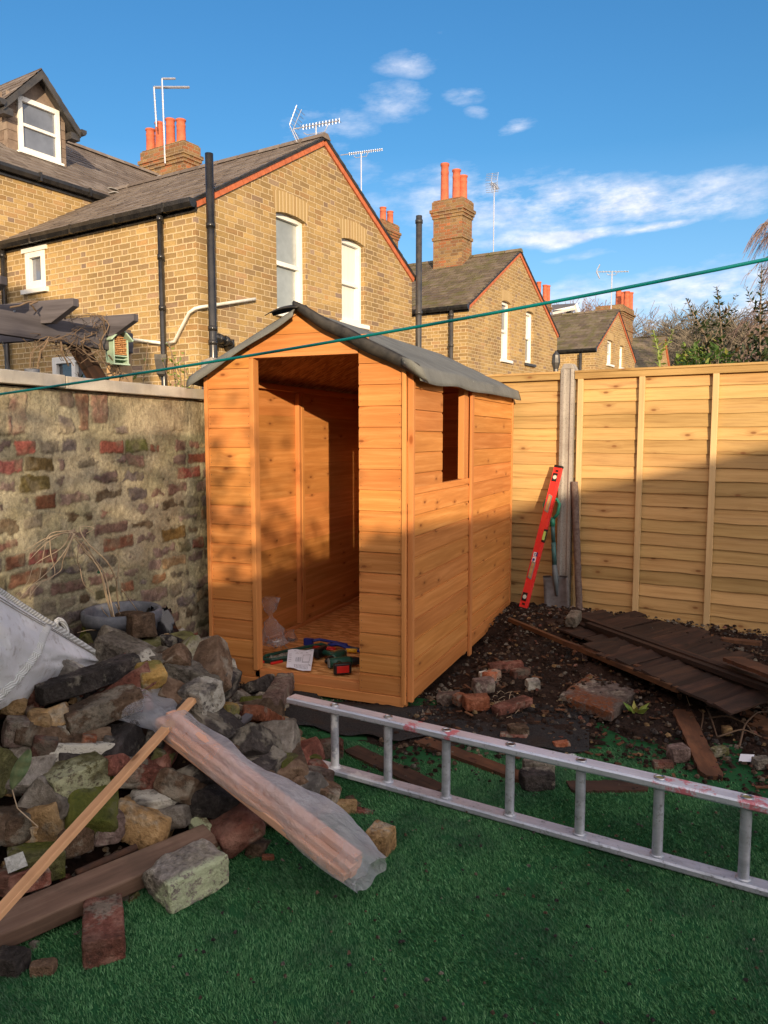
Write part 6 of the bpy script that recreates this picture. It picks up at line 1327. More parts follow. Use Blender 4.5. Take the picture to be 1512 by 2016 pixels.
T_ = [
 ((202, 1300), (440, 1385), 74, .75, 'rk_grey', 'concrete_lump', 'long grey concrete lump lying from the plant pot down to the shed corner', 'rubble', dict(lift=.45, n=26, chips=5, rough=.12, q=12)),
 ((222, 1262), (288, 1282), 52, .8, 'rk_brown', 'half_brick', 'dark brown half brick perched on the long concrete lump', 'brick', dict(lift=1.0, chips=4)),
 ((330, 1290), (455, 1330), 34, .7, 'rk_dark', 'stone', 'dark ridge of stone behind the long concrete lump', 'stone', dict(lift=.9)),
 ((77, 1410), (272, 1338), 50, .7, 'rk_dark', 'coping_brick', 'long dark weathered coping piece just under the white sack', 'stone', dict(lift=1.0, n=18, chips=3, q=9)),
 ((128, 1460), (275, 1398), 62, .7, 'rk_brown', 'masonry_chunk', 'brown lump of mortared bricks under the dark coping piece', 'rubble', dict(lift=.7, n=18, rough=.09)),
 ((272, 1372), (322, 1362), 56, .8, 'rk_yellow', 'yellow_brick', 'mossy yellow brick below the long concrete lump', 'brick', dict(lift=.7, tilt=.5)),
 ((268, 1398), (300, 1392), 34, .8, 'rk_red', 'brick_fragment', 'small red fragment left of the plastic sleeve top', 'brick', {}),
 ((5, 1412), (52, 1418), 34, .8, 'rk_tan', 'half_brick', 'tan half brick directly under the bottom of the white sack', 'brick', dict(lift=.8)),
 ((8, 1462), (54, 1462), 56, .8, 'rk_purple', 'half_brick', 'pale pinkish grey half brick at the left edge below the tan one', 'brick', {}),
 ((54, 1452), (98, 1448), 56, .8, 'rk_tan', 'yellow_brick', 'rough yellow half brick right of the pale one at the left edge', 'brick', dict(tilt=.3)),
 ((108, 1480), (190, 1474), 32, .7, 'rk_moss', 'tile_fragment', 'flat mossy slab edge above the dark sooty lump', 'stone', {}),
 ((200, 1480), (244, 1488), 42, .8, 'rk_spot', 'half_brick', 'dark brick with white flecks left of the timber strip', 'brick', {}),
 ((62, 1494), (110, 1500), 50, .8, 'rk_red', 'red_brick', 'dull red brick end right of the green leaf', 'brick', dict(lift=.6)),
 ((108, 1512), (232, 1520), 46, .7, 'rk_dark', 'sooty_brick', 'soot-black lump above the lichen-spotted block', 'brick', dict(lift=.5, n=16)),
 ((162, 1492), (190, 1494), 20, .8, 'rk_orange', 'brick_fragment', 'tiny orange fragment on the soot-black lump', 'brick', dict(lift=2.2, n=8)),
 ((52, 1586), (118, 1546), 40, .7, 'rk_dark', 'slab_fragment', 'dark broken slab left of the lichen-spotted block', 'stone', {}),
 ((92, 1606), (200, 1552), 88, .62, 'rk_lichen', 'lichen_block', 'large block covered in pale green lichen left of the timber strip', 'stone', dict(lift=.75, n=24, chips=6, rough=.11, q=12)),
 ((40, 1560), (86, 1546), 40, .8, 'rk_red', 'red_brick', 'red brick under the green leaf', 'brick', dict(lift=.3)),
 ((-30, 1590), (12, 1520), 64, .8, 'rk_moss', 'stone', 'tall mossy brown stone at the left edge beside the leaf', 'stone', dict(lift=.6)),
 ((0, 1660), (60, 1640), 66, .7, 'rk_brown', 'boulder', 'smooth brown boulder at the left edge above the square of white paint', 'stone', dict(lift=.5, q=3, n=16)),
 ((60, 1640), (106, 1622), 40, .7, 'rk_grey', 'stone', 'grey stone behind the reddish half brick', 'stone', {}),
 ((48, 1668), (95, 1666), 34, .8, 'rk_tan', 'half_brick', 'pinkish half brick standing on the green-stained block', 'brick', dict(lift=1.0)),
 ((20, 1742), (125, 1712), 84, .6, 'rk_moss', 'green_block', 'green-stained block with a square of white paint, left of the timber strip', 'stone', dict(lift=.5, n=16, chips=3, q=10)),
 ((112, 1690), (176, 1668), 66, .7, 'rk_brown', 'brown_brick', 'dark brown brick with a round hole under the timber strip', 'brick', dict(lift=.6)),
 ((180, 1662), (236, 1650), 68, .7, 'rk_purple', 'mortared_brick', 'grey-pink brick thick with old mortar right of the timber strip', 'brick', dict(lift=.6)),
 ((236, 1652), (268, 1648), 36, .8, 'rk_tan', 'stone', 'small tan stone left of the pinkish long fragment', 'stone', {}),
 ((262, 1655), (340, 1642), 36, .8, 'rk_purple', 'brick_fragment', 'long pinkish fragment resting against the brown timber', 'brick', dict(lift=.8)),
 ((345, 1590), (468, 1610), 72, .6, 'rk_dark', 'boulder', 'dark rounded boulder under the wrapped timber', 'stone', dict(lift=.6, q=4, n=16)),
 ((385, 1634), (432, 1698), 40, .5, 'rk_paint', 'painted_brick', 'narrow brick with pale green paint at the end of the brown timber', 'brick', dict(lift=.9, q=12, chips=2)),
 ((306, 1788), (430, 1722), 104, .55, 'rk_half', 'painted_lump', 'big grey lump with one pale green painted side on the grass', 'rubble', dict(lift=.5, n=30, chips=7, rough=.13, q=12)),
 ((205, 1905), (205, 1808), 82, .55, 'rk_red', 'red_brick', 'whole old red brick lying alone on the grass in front', 'brick', dict(lift=.5, n=22, chips=3, q=12, rough=.05)),
 ((738, 1690), (762, 1660), 52, .9, 'rk_tan', 'brick', 'brown brick supporting the lower end of the wrapped timber', 'brick', dict(lift=.45, q=12, chips=2)),
 ((375, 1430), (420, 1392), 72, .8, 'rk_spot', 'concrete_lump', 'white-flecked dark concrete lump right of the timber strip', 'rubble', dict(lift=.6, n=16, rough=.11)),
 ((484, 1404), (540, 1396), 42, .7, 'rk_moss', 'mossy_stone', 'mossy stone with a pale blotch left of the upright slab', 'stone', {}),
 ((528, 1424), (566, 1362), 48, .6, 'rk_purple', 'slab_fragment', 'dark purplish slab propped up beside the ladder end', 'stone', dict(lift=.9, q=12, chips=3)),
 ((496, 1432), (546, 1452), 42, .6, 'rk_orange', 'brick_fragment', 'bright orange-red heart-shaped fragment near the ladder end', 'brick', dict(lift=1.1, chips=9)),
 ((546, 1448), (582, 1450), 36, .7, 'rk_grey', 'stone', 'pale grey stone right of the heart-shaped fragment', 'stone', dict(lift=.7)),
 ((478, 1456), (508, 1428), 36, .6, 'rk_yellow', 'yellow_brick', 'pale mossy brick on edge behind the heart-shaped fragment', 'brick', dict(lift=.6, q=12)),
 ((438, 1414), (462, 1410), 34, .8, 'rk_yellow', 'stone', 'small yellow knobbly stone above the two dark sticks', 'stone', {}),
 ((505, 1486), (580, 1490), 38, .7, 'rk_tan', 'brick', 'olive tan brick left of the lower ladder rail', 'brick', dict(lift=.6, q=12, chips=3)),
 ((476, 1520), (534, 1508), 44, .6, 'rk_grey', 'slate_stone', 'bluish grey flaky rock above the wrapped timber', 'stone', dict(lift=.6, rough=.12)),
 ((538, 1536), (574, 1526), 58, .7, 'rk_moss', 'mossy_block', 'thick green moss-covered block under the ladder end', 'stone', dict(lift=.6)),
 ((572, 1512), (630, 1518), 26, .8, 'rk_moss', 'flat_stone', 'flat olive stone under the tip of the lower ladder rail', 'stone', dict(lift=.9)),
 ((578, 1556), (642, 1552), 52, .7, 'rk_purple', 'stone', 'rough pinkish grey stone on the grass edge below the ladder end', 'stone', dict(lift=.6)),
 ((430, 1506), (478, 1494), 54, .7, 'rk_brown', 'brick', 'reddish brown brick right of the dark sticks', 'brick', {}),
 ((662, 1598), (704, 1598), 26, .8, 'rk_tan', 'brick_fragment', 'flat tan fragment on the grass behind the wrapped timber', 'brick', {}),
 ((566, 1562), (590, 1560), 26, .8, 'rk_orange', 'brick_fragment', 'small orange fragment left of the pinkish grey stone', 'brick', {}),
 ((236, 1538), (318, 1552), 60, .7, 'rk_red', 'red_brick', 'broken red brick between timber strip and wrapped timber', 'brick', dict(lift=.5, rough=.12, n=16)),
 ((204, 1598), (246, 1600), 28, .7, 'rk_spot', 'flecked_stone', 'small black stone speckled with white lichen beside the rusty rod', 'stone', {}),
 ((300, 1500), (340, 1512), 38, .8, 'rk_moss', 'mossy_stone', 'small mossy stone under the wrapped timber, upper side', 'stone', {}),
 ((160, 1400), (216, 1396), 30, .8, 'rk_red', 'brick_fragment', 'red fragment wedged under the brown masonry lump', 'brick', dict(lift=.2)),
 ((415, 1680), (468, 1676), 44, .8, 'rk_dark', 'stone', 'dark mossy stone in the gap right of the painted brick', 'stone', {}),
 ((-10, 1905), (48, 1915), 44, .7, 'rk_dark', 'stone', 'blackish stone on the grass in the bottom left corner', 'stone', {}),
 ((62, 1918), (110, 1912), 26, .7, 'rk_brown', 'brick_fragment', 'brown fragment on the grass left of the whole red brick', 'brick', {}),
 ((516, 1692), (540, 1692), 14, .6, 'rk_orange', 'brick_fragment', 'flat orange chip alone on the grass left of the wrapped timber', 'brick', {}),
 # soil side
 ((932, 1368), (972, 1364), 34, .8, 'rk_purple', 'red_brick', 'dark red stone on the soil above the orange brick, right of the shed corner', 'brick', dict(lift=.6)),
 ((912, 1400), (962, 1398), 34, .8, 'rk_orange', 'orange_brick', 'orange brick on the membrane edge right of the shed corner', 'brick', dict(lift=.6, q=12, chips=4)),
 ((896, 1392), (912, 1384), 24, .8, 'rk_orange', 'brick_fragment', 'small orange wedge left of the orange brick', 'brick', dict(lift=.6)),
 ((975, 1408), (1040, 1386), 34, .45, 'rk_red', 'flat_brick', 'flat muddy red brick right of the orange brick', 'brick', dict(lift=.5, q=12)),
 ((862, 1384), (908, 1378), 34, .7, 'rk_purple', 'brick', 'muddy brick half buried beside the shed corner', 'brick', dict(lift=.2)),
 ((960, 1322), (1030, 1318), 28, .6, 'rk_red', 'brick_fragment', 'long reddish fragment across the soil behind the white stone', 'brick', {}),
 ((1008, 1336), (1040, 1332), 26, .7, 'rk_red', 'brick_fragment', 'muddy orange fragment at the right end of the long reddish one', 'brick', {}),
 ((956, 1344), (980, 1336), 28, .7, 'rk_orange', 'brick_fragment', 'orange wedge beside the bright white stone', 'brick', {}),
 ((944, 1340), (958, 1338), 16, .8, 'rk_white', 'white_stone', 'bright white stone on the soil', 'stone', dict(lift=.8, n=8)),
 ((1036, 1358), (1062, 1356), 26, .8, 'rk_spot', 'stone', 'whitish speckled stone left of the square paving slab', 'stone', {}),
 ((1146, 1300), (1156, 1300), 18, .8, 'rk_purple', 'stone', 'small pinkish stone above the paving slab', 'stone', {}),
 ((1122, 1256), (1134, 1240), 26, .8, 'rk_grey', 'stone', 'pale knobbly stone standing at the foot of the spade', 'stone', dict(lift=1.4)),
 ((628, 1488), (676, 1488), 42, .8, 'rk_red', 'red_brick', 'rough red brick behind the first ladder rung', 'brick', dict(lift=.4)),
 ((1000, 1452), (1040, 1450), 30, .8, 'rk_brown', 'stone', 'brown stone behind the ladder top rail', 'stone', {}),
 ((985, 1452), (1038, 1458), 30, .5, 'rk_red', 'brick_fragment', 'reddish fragment close behind the ladder rail', 'brick', dict(lift=.2)),
 ((1090, 1476), (1120, 1472), 20, .7, 'rk_orange', 'brick_fragment', 'small orange brick piece over the ladder rail', 'brick', {}),
 ((1026, 1552), (1086, 1548), 46, .7, 'rk_dark', 'black_brick', 'blackened brick on the grass behind a ladder rung', 'brick', dict(lift=.5, q=12)),
 ((1030, 1520), (1090, 1520), 34, .7, 'rk_grey', 'stone', 'grey brown stone lying against the blackened brick', 'stone', {}),
 ((1318, 1498), (1352, 1494), 34, .8, 'rk_purple', 'half_brick', 'dark half brick left of the loose plank', 'brick', dict(q=12)),
 ((1285, 1512), (1324, 1512), 20, .7, 'rk_red', 'red_brick', 'muddy red brick on the grass edge behind the ladder rail', 'brick', {}),
 ((1400, 1488), (1430, 1484), 20, .7, 'rk_moss', 'stone', 'olive stone right of the loose plank', 'stone', {}),
 ((1484, 1512), (1512, 1508), 22, .8, 'rk_grey', 'stone', 'blue-grey stone near the right edge beside the white card', 'stone', {}),
 ((1422, 1446), (1440, 1446), 18, .8, 'rk_tan', 'stone', 'small orange-yellow stone among the roots', 'stone', {}),
 ((1450, 1284), (1462, 1284), 10, .8, 'rk_grey', 'stone', 'small grey stone on the broken panel', 'stone', {}),
 ((1385, 1292), (1400, 1286), 14, .7, 'rk_grey', 'stone', 'grey pebble pair on the dark broken panel', 'stone', {}),
]
for (p1, p2, w, th, mt, nm, lb, ct, kw) in T_: place_rock(p1, p2, w, th, mt, nm, lb, ct, **kw)
# white painted square on the green block
# loose fill of small rubble
rd = random.Random(77); pool = [rock_mesh(500+i, 12, 8, .10, 30, [(.05, .033, .028), (.062, .032, .022), (.045, .04, .03)][i % 3]).copy() for i in range(10)]; ms = ['rk_brown', 'rk_red', 'rk_grey', 'rk_grey', 'rk_moss', 'rk_dark', 'rk_brown', 'rk_brown', 'rk_tan', 'rk_spot']
for m__, mm in zip(pool, ms): m__.materials.append(MATS[mm])
protos = []
for i, me in enumerate(pool): me.name = 'rubble_piece'
def scatter(n, region, smin, smax, label, group, name, cat):
    k_ = 0; tries = 0
    while k_ < n and tries < n*40:
        tries += 1; x, y = region(rd)
        if x is None: continue
        o = bpy.data.objects.new(name, rd.choice(pool)); s_ = rd.uniform(smin, smax); o.location = (x, y, G(x, y)-.03+s_*.014+rd.uniform(0, .02)); o.rotation_euler = (rd.uniform(-.6, .6), rd.uniform(-.6, .6), rd.uniform(0, 6.3)); o.scale = (s_*rd.uniform(.8, 1.3), s_*rd.uniform(.8, 1.2), s_*rd.uniform(.7, 1.1)); C.objects.link(o); tag(o, label, cat, group); k_ += 1
def px_of(x, y, z=None):
    z = (G(x, y) if z is None else z)-CH; f = -x*sin(YAW)+y*cos(YAW); u = x*cos(YAW)+y*sin(YAW); d = f*cos(PITCH)-z*sin(PITCH); v = z*cos(PITCH)+f*sin(PITCH); return 756+FPX*u/d, 1008-FPX*v/d
def reg_pile(r):
    y = r.uniform(1.25, 3.85); x = r.uniform(-2.66, -1.1)
    if x > lerp(TOE, y)-.0: return None, None
    pt_ = px_of(x, y)
    if abs((pt_[1]-1652)-(pt_[0]-415)*(1868-1652)/(-90-415)) < 62 and pt_[0] < 440: return None, None
    return x, y
scatter(200, reg_pile, .9, 2.5, 'broken brick or stone piece filling the gaps of the rubble heap', 'small broken pieces in the rubble heap', 'rubble_piece', 'rubble')
def reg_toe(r):
    y = r.uniform(1.5, 3.4); return lerp(TOE, y)+abs(r.gauss(0, .07)), y
scatter(24, reg_toe, .25, .6, 'small chip lying on the grass along the foot of the rubble heap', 'chips along the foot of the heap', 'stone_chip', 'stone')
# gravel and crumbs on the soil: nobody could count them
gm_ = MB(); rd2 = random.Random(5); gmats = [MATS[x] for x in ('rk_brown', 'rk_red', 'rk_grey', 'rk_dark', 'rk_tan', 'soil')]
def crumb(x, y, z, s, mi):
    a = rd2.uniform(0, 6.3); vs = []; 
    for (dx_, dy_, dz_) in ((-1, -.7, -.5), (1, -.8, -.4), (.9, .8, -.5), (-.8, .7, -.4), (-.6, -.4, .6), (.6, -.5, .5), (.5, .5, .7), (-.5, .5, .5)):
        j = rd2.uniform(.75, 1.25); X, Y_ = dx_*s*j, dy_*s*j; vs.append((x+X*cos(a)-Y_*sin(a), y+X*sin(a)+Y_*cos(a), z+dz_*s*.8*j))
    for f in ((0, 3, 2, 1), (4, 5, 6, 7), (0, 1, 5, 4), (1, 2, 6, 5), (2, 3, 7, 6), (3, 0, 4, 7)): gm_.poly([vs[i] for i in f], [(0, 0)]*4, mi)
for i in range(13000):
    x = rd2.uniform(-1.34, 1.6); y = rd2.uniform(2.95, 5.95); e = lerp(EDGE, x)
    if y < e-.35*rd2.random()**2-.0: continue
    s_ = rd2.choice([.003, .004, .005, .007, .010, .014]) if y > e+.1 else rd2.choice([.003, .005, .007, .012]); w_ = [22, 5, 5, 30, 4, 70]; crumb(x, y, G(x, y)+s_*.4+rd2.uniform(-.004, .014), s_, rd2.choices(range(6), w_)[0])
for i in range(2200):
    x = rd2.uniform(-.6, 1.2); y = rd2.uniform(3.9, 5.8); crumb(x, y, .135+rd2.uniform(-.03, .01), rd2.choice([.003, .005, .008]), rd2.choice([0, 3, 5, 5])) if rd2.random() < .5 and mnoise.noise(Vector((x*3, y*3, 0))) > .05 and y > 4.2+.0*x and (y < 5.5-.2*x) and x > -.45 else None
for i in range(1500):
    y = rd2.uniform(3.5, 4.0); x = rd2.uniform(-2.5, -1.2); crumb(x, y, G(x, y)+.01, rd2.choice([.003, .005]), rd2.choice([0, 3, 5]))
for i in range(2600):
    y = rd2.uniform(1.2, 3.8); x = rd2.uniform(-2.65, -1.1)
    if x < lerp(TOE, y): crumb(x, y, G(x, y)-.04+rd2.uniform(0, .05), rd2.choice([.006, .01, .016]), rd2.choice([0, 1, 2, 3, 4]))
for i in range(420):
    x = rd2.uniform(-1.3, 1.0); y = rd2.uniform(1.5, 3.2); crumb(x, y, LZ+.012, rd2.choice([.003, .004, .006]), rd2.choice([0, 3, 3]))
o = gm_.build('gravel', gmats, None); tag(o, 'loose crumbs of brick and earth over the dug soil', 'gravel', kind='stuff')
# paving slab
P = [aZ(x, y, .03) for x, y in ((1103, 1366), (1163, 1321), (1255, 1358), (1204, 1402))]; c = sum(P, Vector())/4; b = MB(); n = 22; top = []
for i in range(n+1):
    r_ = []
    for j in range(n+1):
        p = P[0].lerp(P[1], i/n).lerp(P[3].lerp(P[2], i/n), j/n)-c; e_ = min(i, j, n-i, n-j)/n; r_.append(p+Vector((0, 0, .006*mnoise.noise(p*18)+.004*mnoise.noise(p*60)-.006*(e_ == 0))))
    top.append(r_)
b.grid(top[::-1]); ring = top[0]+[r[-1] for r in top[1:]]+top[-1][::-1][1:]+[r[0] for r in top[::-1][1:]]
low = [p*1.0+Vector((0, 0, -.045+.006*mnoise.noise(p*30))) for p in ring]; b.grid([ring, [p*1.005+Vector((0, 0, -.022+.004*mnoise.noise(p*50))) for p in ring], low]); o = b.build('paving_slab', MATS['slabstone'], None, sm=False); o.location = c; tag(o, 'square grey paving slab with orange brick dust lying on the soil', 'paving slab')

# ------------------------------------------------------------------ broken old fence panel and planks
A0, A1 = aZ(1090, 1222, .09), aZ(1560, 1400, .11); axd = (A1-A0); L = axd.length
pn = thing('broken_fence_panel', 'rotten dark fence panel of short slats lying on the soil against the new fence', 'fence panel', A0); 
pu = axd.normalized(); pv = Vector((pu.y, -pu.x, 0)); pv = -pv if pv.y < 0 else pv    # away from the camera
rd3 = random.Random(9); b = MB(); cnt = 0
sl0 = aZ(1330, 1290, .12)
sdir = ((aZ(1400, 1250, .1)-aZ(1330, 1272, .1)).normalized()); sdir.z = 0; sdir.normalize()
x = .10
while x < L-.1:
    w = rd3.uniform(.075, .09)
    if rd3.random() < .12: x += w; continue
    lo, hi = -.30*(1 if x > .75 else .45)*rd3.uniform(.93, 1.05), .74*rd3.uniform(.9, 1.05)*(1 if .2 < x < 1.25 else .75)
    if x > L*.72: hi *= .6
    o_ = pu*(x)+Vector((0, 0, .018+rd3.uniform(-.006, .01)-.03*(abs(x-.9))))
    M = rotM(o_, sdir+Vector((0, 0, rd3.uniform(-.03, .01)))) @ Matrix.Rotation(.2+rd3.uniform(-.09, .09), 4, 'X') @ Matrix.Rotation(rd3.uniform(-.05, .05), 4, 'Z')
    b.box(lo, hi, 0, w+.016, -.007, .007, M, long=0); x += w*.86/max(.3, abs(sdir.cross(pu).z))*1.0
b.build('slats', MATS['dark_wood'], pn, bevel=.0015)
for off, wd_, z_, l0, l1 in ((.10, .055, .052, .05, L), (.035, .04, .048, .35, L*.97), (-.30, .028, .012, -.1, L*.8)):
    b = MB(); p0 = pu*l0-pu.cross(Vector((0, 0, 1)))*off+Vector((0, 0, z_)); M = rotM(p0, pu); b.box(0, l1-l0, -wd_/2, wd_/2, -.014, .014, M, long=0); b.build('rail', MATS['rust_plank' if off < 0 else 'dark_wood'], pn, bevel=.002)
def plank(p1, p2, wd_, th, mt, name, label, cat, z1=None, z2=None, tilt=0, seed=0, bevel=.002, taper=0):
    a = hit(*p1) if z1 is None else aZ(p1[0], p1[1], z1); c_ = hit(*p2) if z2 is None else aZ(p2[0], p2[1], z2); d = c_-a; L = d.length; b = MB(); M = rotM(a+Vector((0, 0, th/2)), d) @ Matrix.Rotation(tilt, 4, 'X')
    rr = random.Random(seed); n = 22; off = (10*rr.randint(1, 900), rr.uniform(0, 4)); R0 = []; 
    ed = [wd_/2*(1-.12*rr.random()*(bevel == 0)) for _ in range(n+1)]; ed2 = [wd_/2*(1-.14*rr.random()*(bevel == 0)) for _ in range(n+1)]
    if bevel == 0: ed[-1] *= .6; ed2[-1] *= .9; ed[0] *= .7
    for i in range(n):
        x0, x1 = L*i/n, L*(i+1)/n; q = [(-ed[i], x0), (-ed[i+1], x1), (ed2[i+1], x1), (ed2[i], x0)]
        T4 = [Vector((x, y, th/2)) for y, x in q]; B4 = [Vector((x, y, -th/2)) for y, x in q]; uv = [(x+off[0], y+off[1]) for y, x in q]
        b.poly([M @ p for p in (T4[3], T4[2], T4[1], T4[0])][::-1], uv[::-1][::-1]); b.poly([M @ p for p in B4], uv)
        b.poly([M @ B4[0], M @ B4[1], M @ T4[1], M @ T4[0]], [(x0+off[0], off[1]+.3), (x1+off[0], off[1]+.3), (x1+off[0], off[1]+.3+th), (x0+off[0], off[1]+.3+th)]); b.poly([M @ T4[3], M @ T4[2], M @ B4[2], M @ B4[3]], [(x0+off[0], off[1]+.6), (x1+off[0], off[1]+.6), (x1+off[0], off[1]+.6+th), (x0+off[0], off[1]+.6+th)])
        if i == 0: b.poly([M @ T4[0], M @ T4[3], M @ B4[3], M @ B4[0]], [(off[0], 0), (off[0]+.03, 0), (off[0]+.03, .02), (off[0], .02)])
        if i == n-1: b.poly([M @ T4[2], M @ T4[1], M @ B4[1], M @ B4[2]], [(off[0], 0), (off[0]+.03, 0), (off[0]+.03, .02), (off[0], .02)])
    o_ = M.translation.copy(); b.v = [tuple(Vector(v_)-o_) for v_ in b.v]; o = b.build(name, MATS[mt], None, bevel=bevel); o.location = o_; tag(o, label, cat); return o
plank((1342, 1404), (1404, 1536), .10, .02, 'rust_plank', 'plank', 'loose rotten brown plank lying from the soil onto the grass', 'plank', seed=1, bevel=0)
plank((830, 1462), (1062, 1548), .085, .018, 'rust_plank', 'plank', 'reddish brown plank lying on the grass behind the ladder', 'plank', seed=2, bevel=0)
plank((690, 1478), (865, 1560), .10, .015, 'dark_wood', 'plank', 'dark wet board behind the second and third ladder rungs', 'plank', seed=3, bevel=0)
plank((1120, 1552), (1272, 1550), .10, .012, 'dark_wood', 'board_piece', 'short dark board piece lying flat behind the ladder middle', 'plank', seed=4, bevel=0)
plank((1440, 1396), (1530, 1430), .06, .016, 'rust_plank', 'plank', 'broken plank end below the broken panel at the right edge', 'plank', seed=5, bevel=0)
plank((1490, 1440), (1560, 1420), .12, .02, 'rust_plank', 'plank', 'splintered plank entering from the right edge', 'plank', seed=6, bevel=0)
plank((1440, 1300), (1560, 1345), .12, .02, 'rust_plank', 'plank', 'reddish rotten plank at the right edge over the broken panel', 'plank', seed=7, bevel=0, z1=.2, z2=.26)
plank((1420, 1262), (1500, 1270), .07, .02, 'rust_plank', 'plank', 'short ochre plank at the foot of the fence near the right edge', 'plank', seed=8, bevel=0, z1=.12, z2=.12)
plank((1110, 1270), (1330, 1345), .03, .03, 'rust_plank', 'batten', 'rusty brown batten along the near side of the broken panel', 'plank', seed=9, bevel=0, z1=.1, z2=.1)
plank((1080, 1212), (1320, 1300), .06, .03, 'dark_wood', 'batten', 'muddy batten running from the spade foot towards the broken panel', 'plank', seed=10, bevel=0, z1=.09, z2=.11)
# roots, straw and weed
def wires(name, label, cat, specs, mt, r=.004, z=.03):
    b = MB(); o0 = hit(*specs[0][0])
    for sp_ in specs:
        pts = [hit(*p, dz=.005)+Vector((0, 0, z*(.3+sin(pi*i/(len(sp_)-1))))) for i, p in enumerate(sp_)]
        fine = []
        for i in range(len(pts)-1):
            for k_ in range(4): fine.append(pts[i].lerp(pts[i+1], k_/4))
        fine.append(pts[-1]); sm2 = [fine[0]]+[(fine[i-1]+fine[i]*2+fine[i+1])/4 for i in range(1, len(fine)-1)]+[fine[-1]]
        b.tube([p-o0 for p in sm2], [r*(1-.5*i/len(sm2)) for i in range(len(sm2))], 5)
    o = b.build(name, MATS[mt], None, sm=True); o.location = o0; tag(o, label, cat); return o
wires('roots', 'tangle of bare brown roots on the soil under the broken panel at the right', 'roots', [[(1385, 1395), (1440, 1400), (1500, 1398)], [(1390, 1418), (1430, 1422), (1470, 1440), (1485, 1452)], [(1390, 1395), (1400, 1430), (1412, 1455)], [(1412, 1455), (1460, 1450), (1500, 1455)], [(1455, 1475), (1465, 1440), (1490, 1415), (1512, 1405)], [(1376, 1400), (1385, 1420), (1380, 1440)], [(1500, 1380), (1512, 1400), (1520, 1430)]], 'root', .005)
wires('twig', 'thin curved twig arching over the near edge of the broken panel', 'twig', [[(1318, 1352), (1342, 1372), (1358, 1395)], [(1270, 1332), (1300, 1340), (1340, 1346)]], 'dry_twig', .0025, .05)
specs = []
for i in range(26): x, y = 985+rd.gauss(0, 16), 1385+rd.gauss(0, 12); a = rd.uniform(0, 6.3); specs.append([(x, y), (x+9*cos(a), y+6*sin(a)), (x+16*cos(a+.4), y+11*sin(a+.4))])
wires('straw', 'tuft of pale dry grass between the bricks right of the shed corner', 'dry grass', specs, 'dry_twig', .0015, .012)
wb = hit(1252, 1408); t = thing('weed', 'small bright green weed growing beside the paving slab', 'plant', wb); l = MB(); random.seed(4)
for i in range(9): a = i*2.4; leaf(l, Vector((0, 0, .01)), Vector((cos(a), sin(a)*.8, .5+.4*random.random())), .07+.02*random.random(), .034, i)
l.build('leaves', MATS['leaf_light'], t)
c = hit(1468, 1501); b = MB(); b.poly([(-.03, -.03, .012), (.03, -.025, .018), (.035, .03, .03), (-.02, .035, .022)], [(0, 0)]*4); b.poly([(-.03, -.03, .011), (-.02, .035, .021), (.035, .03, .029), (.03, -.025, .017)], [(0, 0)]*4); o = b.build('paper_scrap', MATS['bright'], None); o.location = c; tag(o, 'bright white torn card scrap on the ground near the right edge', 'litter')
c = hit(1122, 1486); b = MB(); b.box(-.03, .03, -.008, .008, .004, .008); o = b.build('plastic_shard', MATS['bright'], None, bevel=.002); o.location = c; o.rotation_euler = (.1, .1, -.3); tag(o, 'small white shard on the soil just over the ladder rail', 'litter')

# broken laths and bark over the dug soil
b = MB(); rq = random.Random(99)
for i in range(240):
    x = rq.uniform(-1.25, 1.3); y = rq.uniform(3.2, 5.7)
    if y < lerp(EDGE, x)-.15: continue
    a = rq.uniform(0, 6.3); L = rq.uniform(.015, .07); z = G(x, y)+.012; M = Matrix.Translation((x, y, z)) @ Matrix.Rotation(a, 4, 'Z') @ Matrix.Rotation(rq.uniform(-.3, .3), 4, 'Y'); b.box(-L/2, L/2, -.004-L*.06, .004+L*.06, -.0025, .0025, M, long=0)
o = b.build('wood_splinters', MATS['rust_plank'], None); tag(o, 'splinters of rotten wood strewn over the dug soil', 'splinters', kind='stuff')
# ------------------------------------------------------------------ timber on the heap
random.seed(31)
def beam(a, c_, w, h_, mt, name, label, cat, roll=0, bevel=.002):
    a, c_ = Vector(a), Vector(c_); d = c_-a; M = rotM(a, d) @ Matrix.Rotation(roll, 4, 'X'); b = MB(); b.box(0, d.length, -w/2, w/2, -h_/2, h_/2, None, long=0); o = b.build(name, MATS[mt], None, bevel=bevel); o.matrix_world = M; tag(o, label, cat); return o
bt0, bt1 = hit(402, 1352, .10), hit(-60, 1860, .14)
beam(bt0, bt1, .038, .018, 'pine', 'timber_strip', 'long thin planed timber strip lying diagonally across the rubble heap', 'timber', roll=.15)
beam(hit(415, 1652, .05), hit(-90, 1868, .06), .105, .062, 'brown_post', 'timber_post', 'thick weathered brown timber lying along the front of the rubble heap', 'timber', roll=-.22, bevel=.006)
b0, b1 = hit(410, 1478, .04), hit(492, 1408, .05)
beam(b0, b1, .03, .026, 'grey_wood', 'wooden_stick', 'dark wooden stick nearest the wrapped timber, end showing', 'stick', roll=.4, bevel=.004)
beam(hit(425, 1486, .05), hit(500, 1404, .05), .022, .02, 'dark_wood', 'wooden_stick', 'second dark wooden stick right beside the first, by the heart-shaped fragment', 'stick', roll=.2, bevel=.004)
r0, r1 = hit(234, 1640, .06), hit(372, 1545, .07); b = MB(); b.tube([(r1-r0)*(i/12)+Vector((random.uniform(-1, 1), random.uniform(-1, 1), random.uniform(-1, 1)))*.003 for i in range(13)], .011, 8); o = b.build('rusty_rod', MATS['rusty_rod'], None, sm=True); o.location = r0; tag(o, 'rusty bent rod lying on the rubble below the timber strip', 'rod')
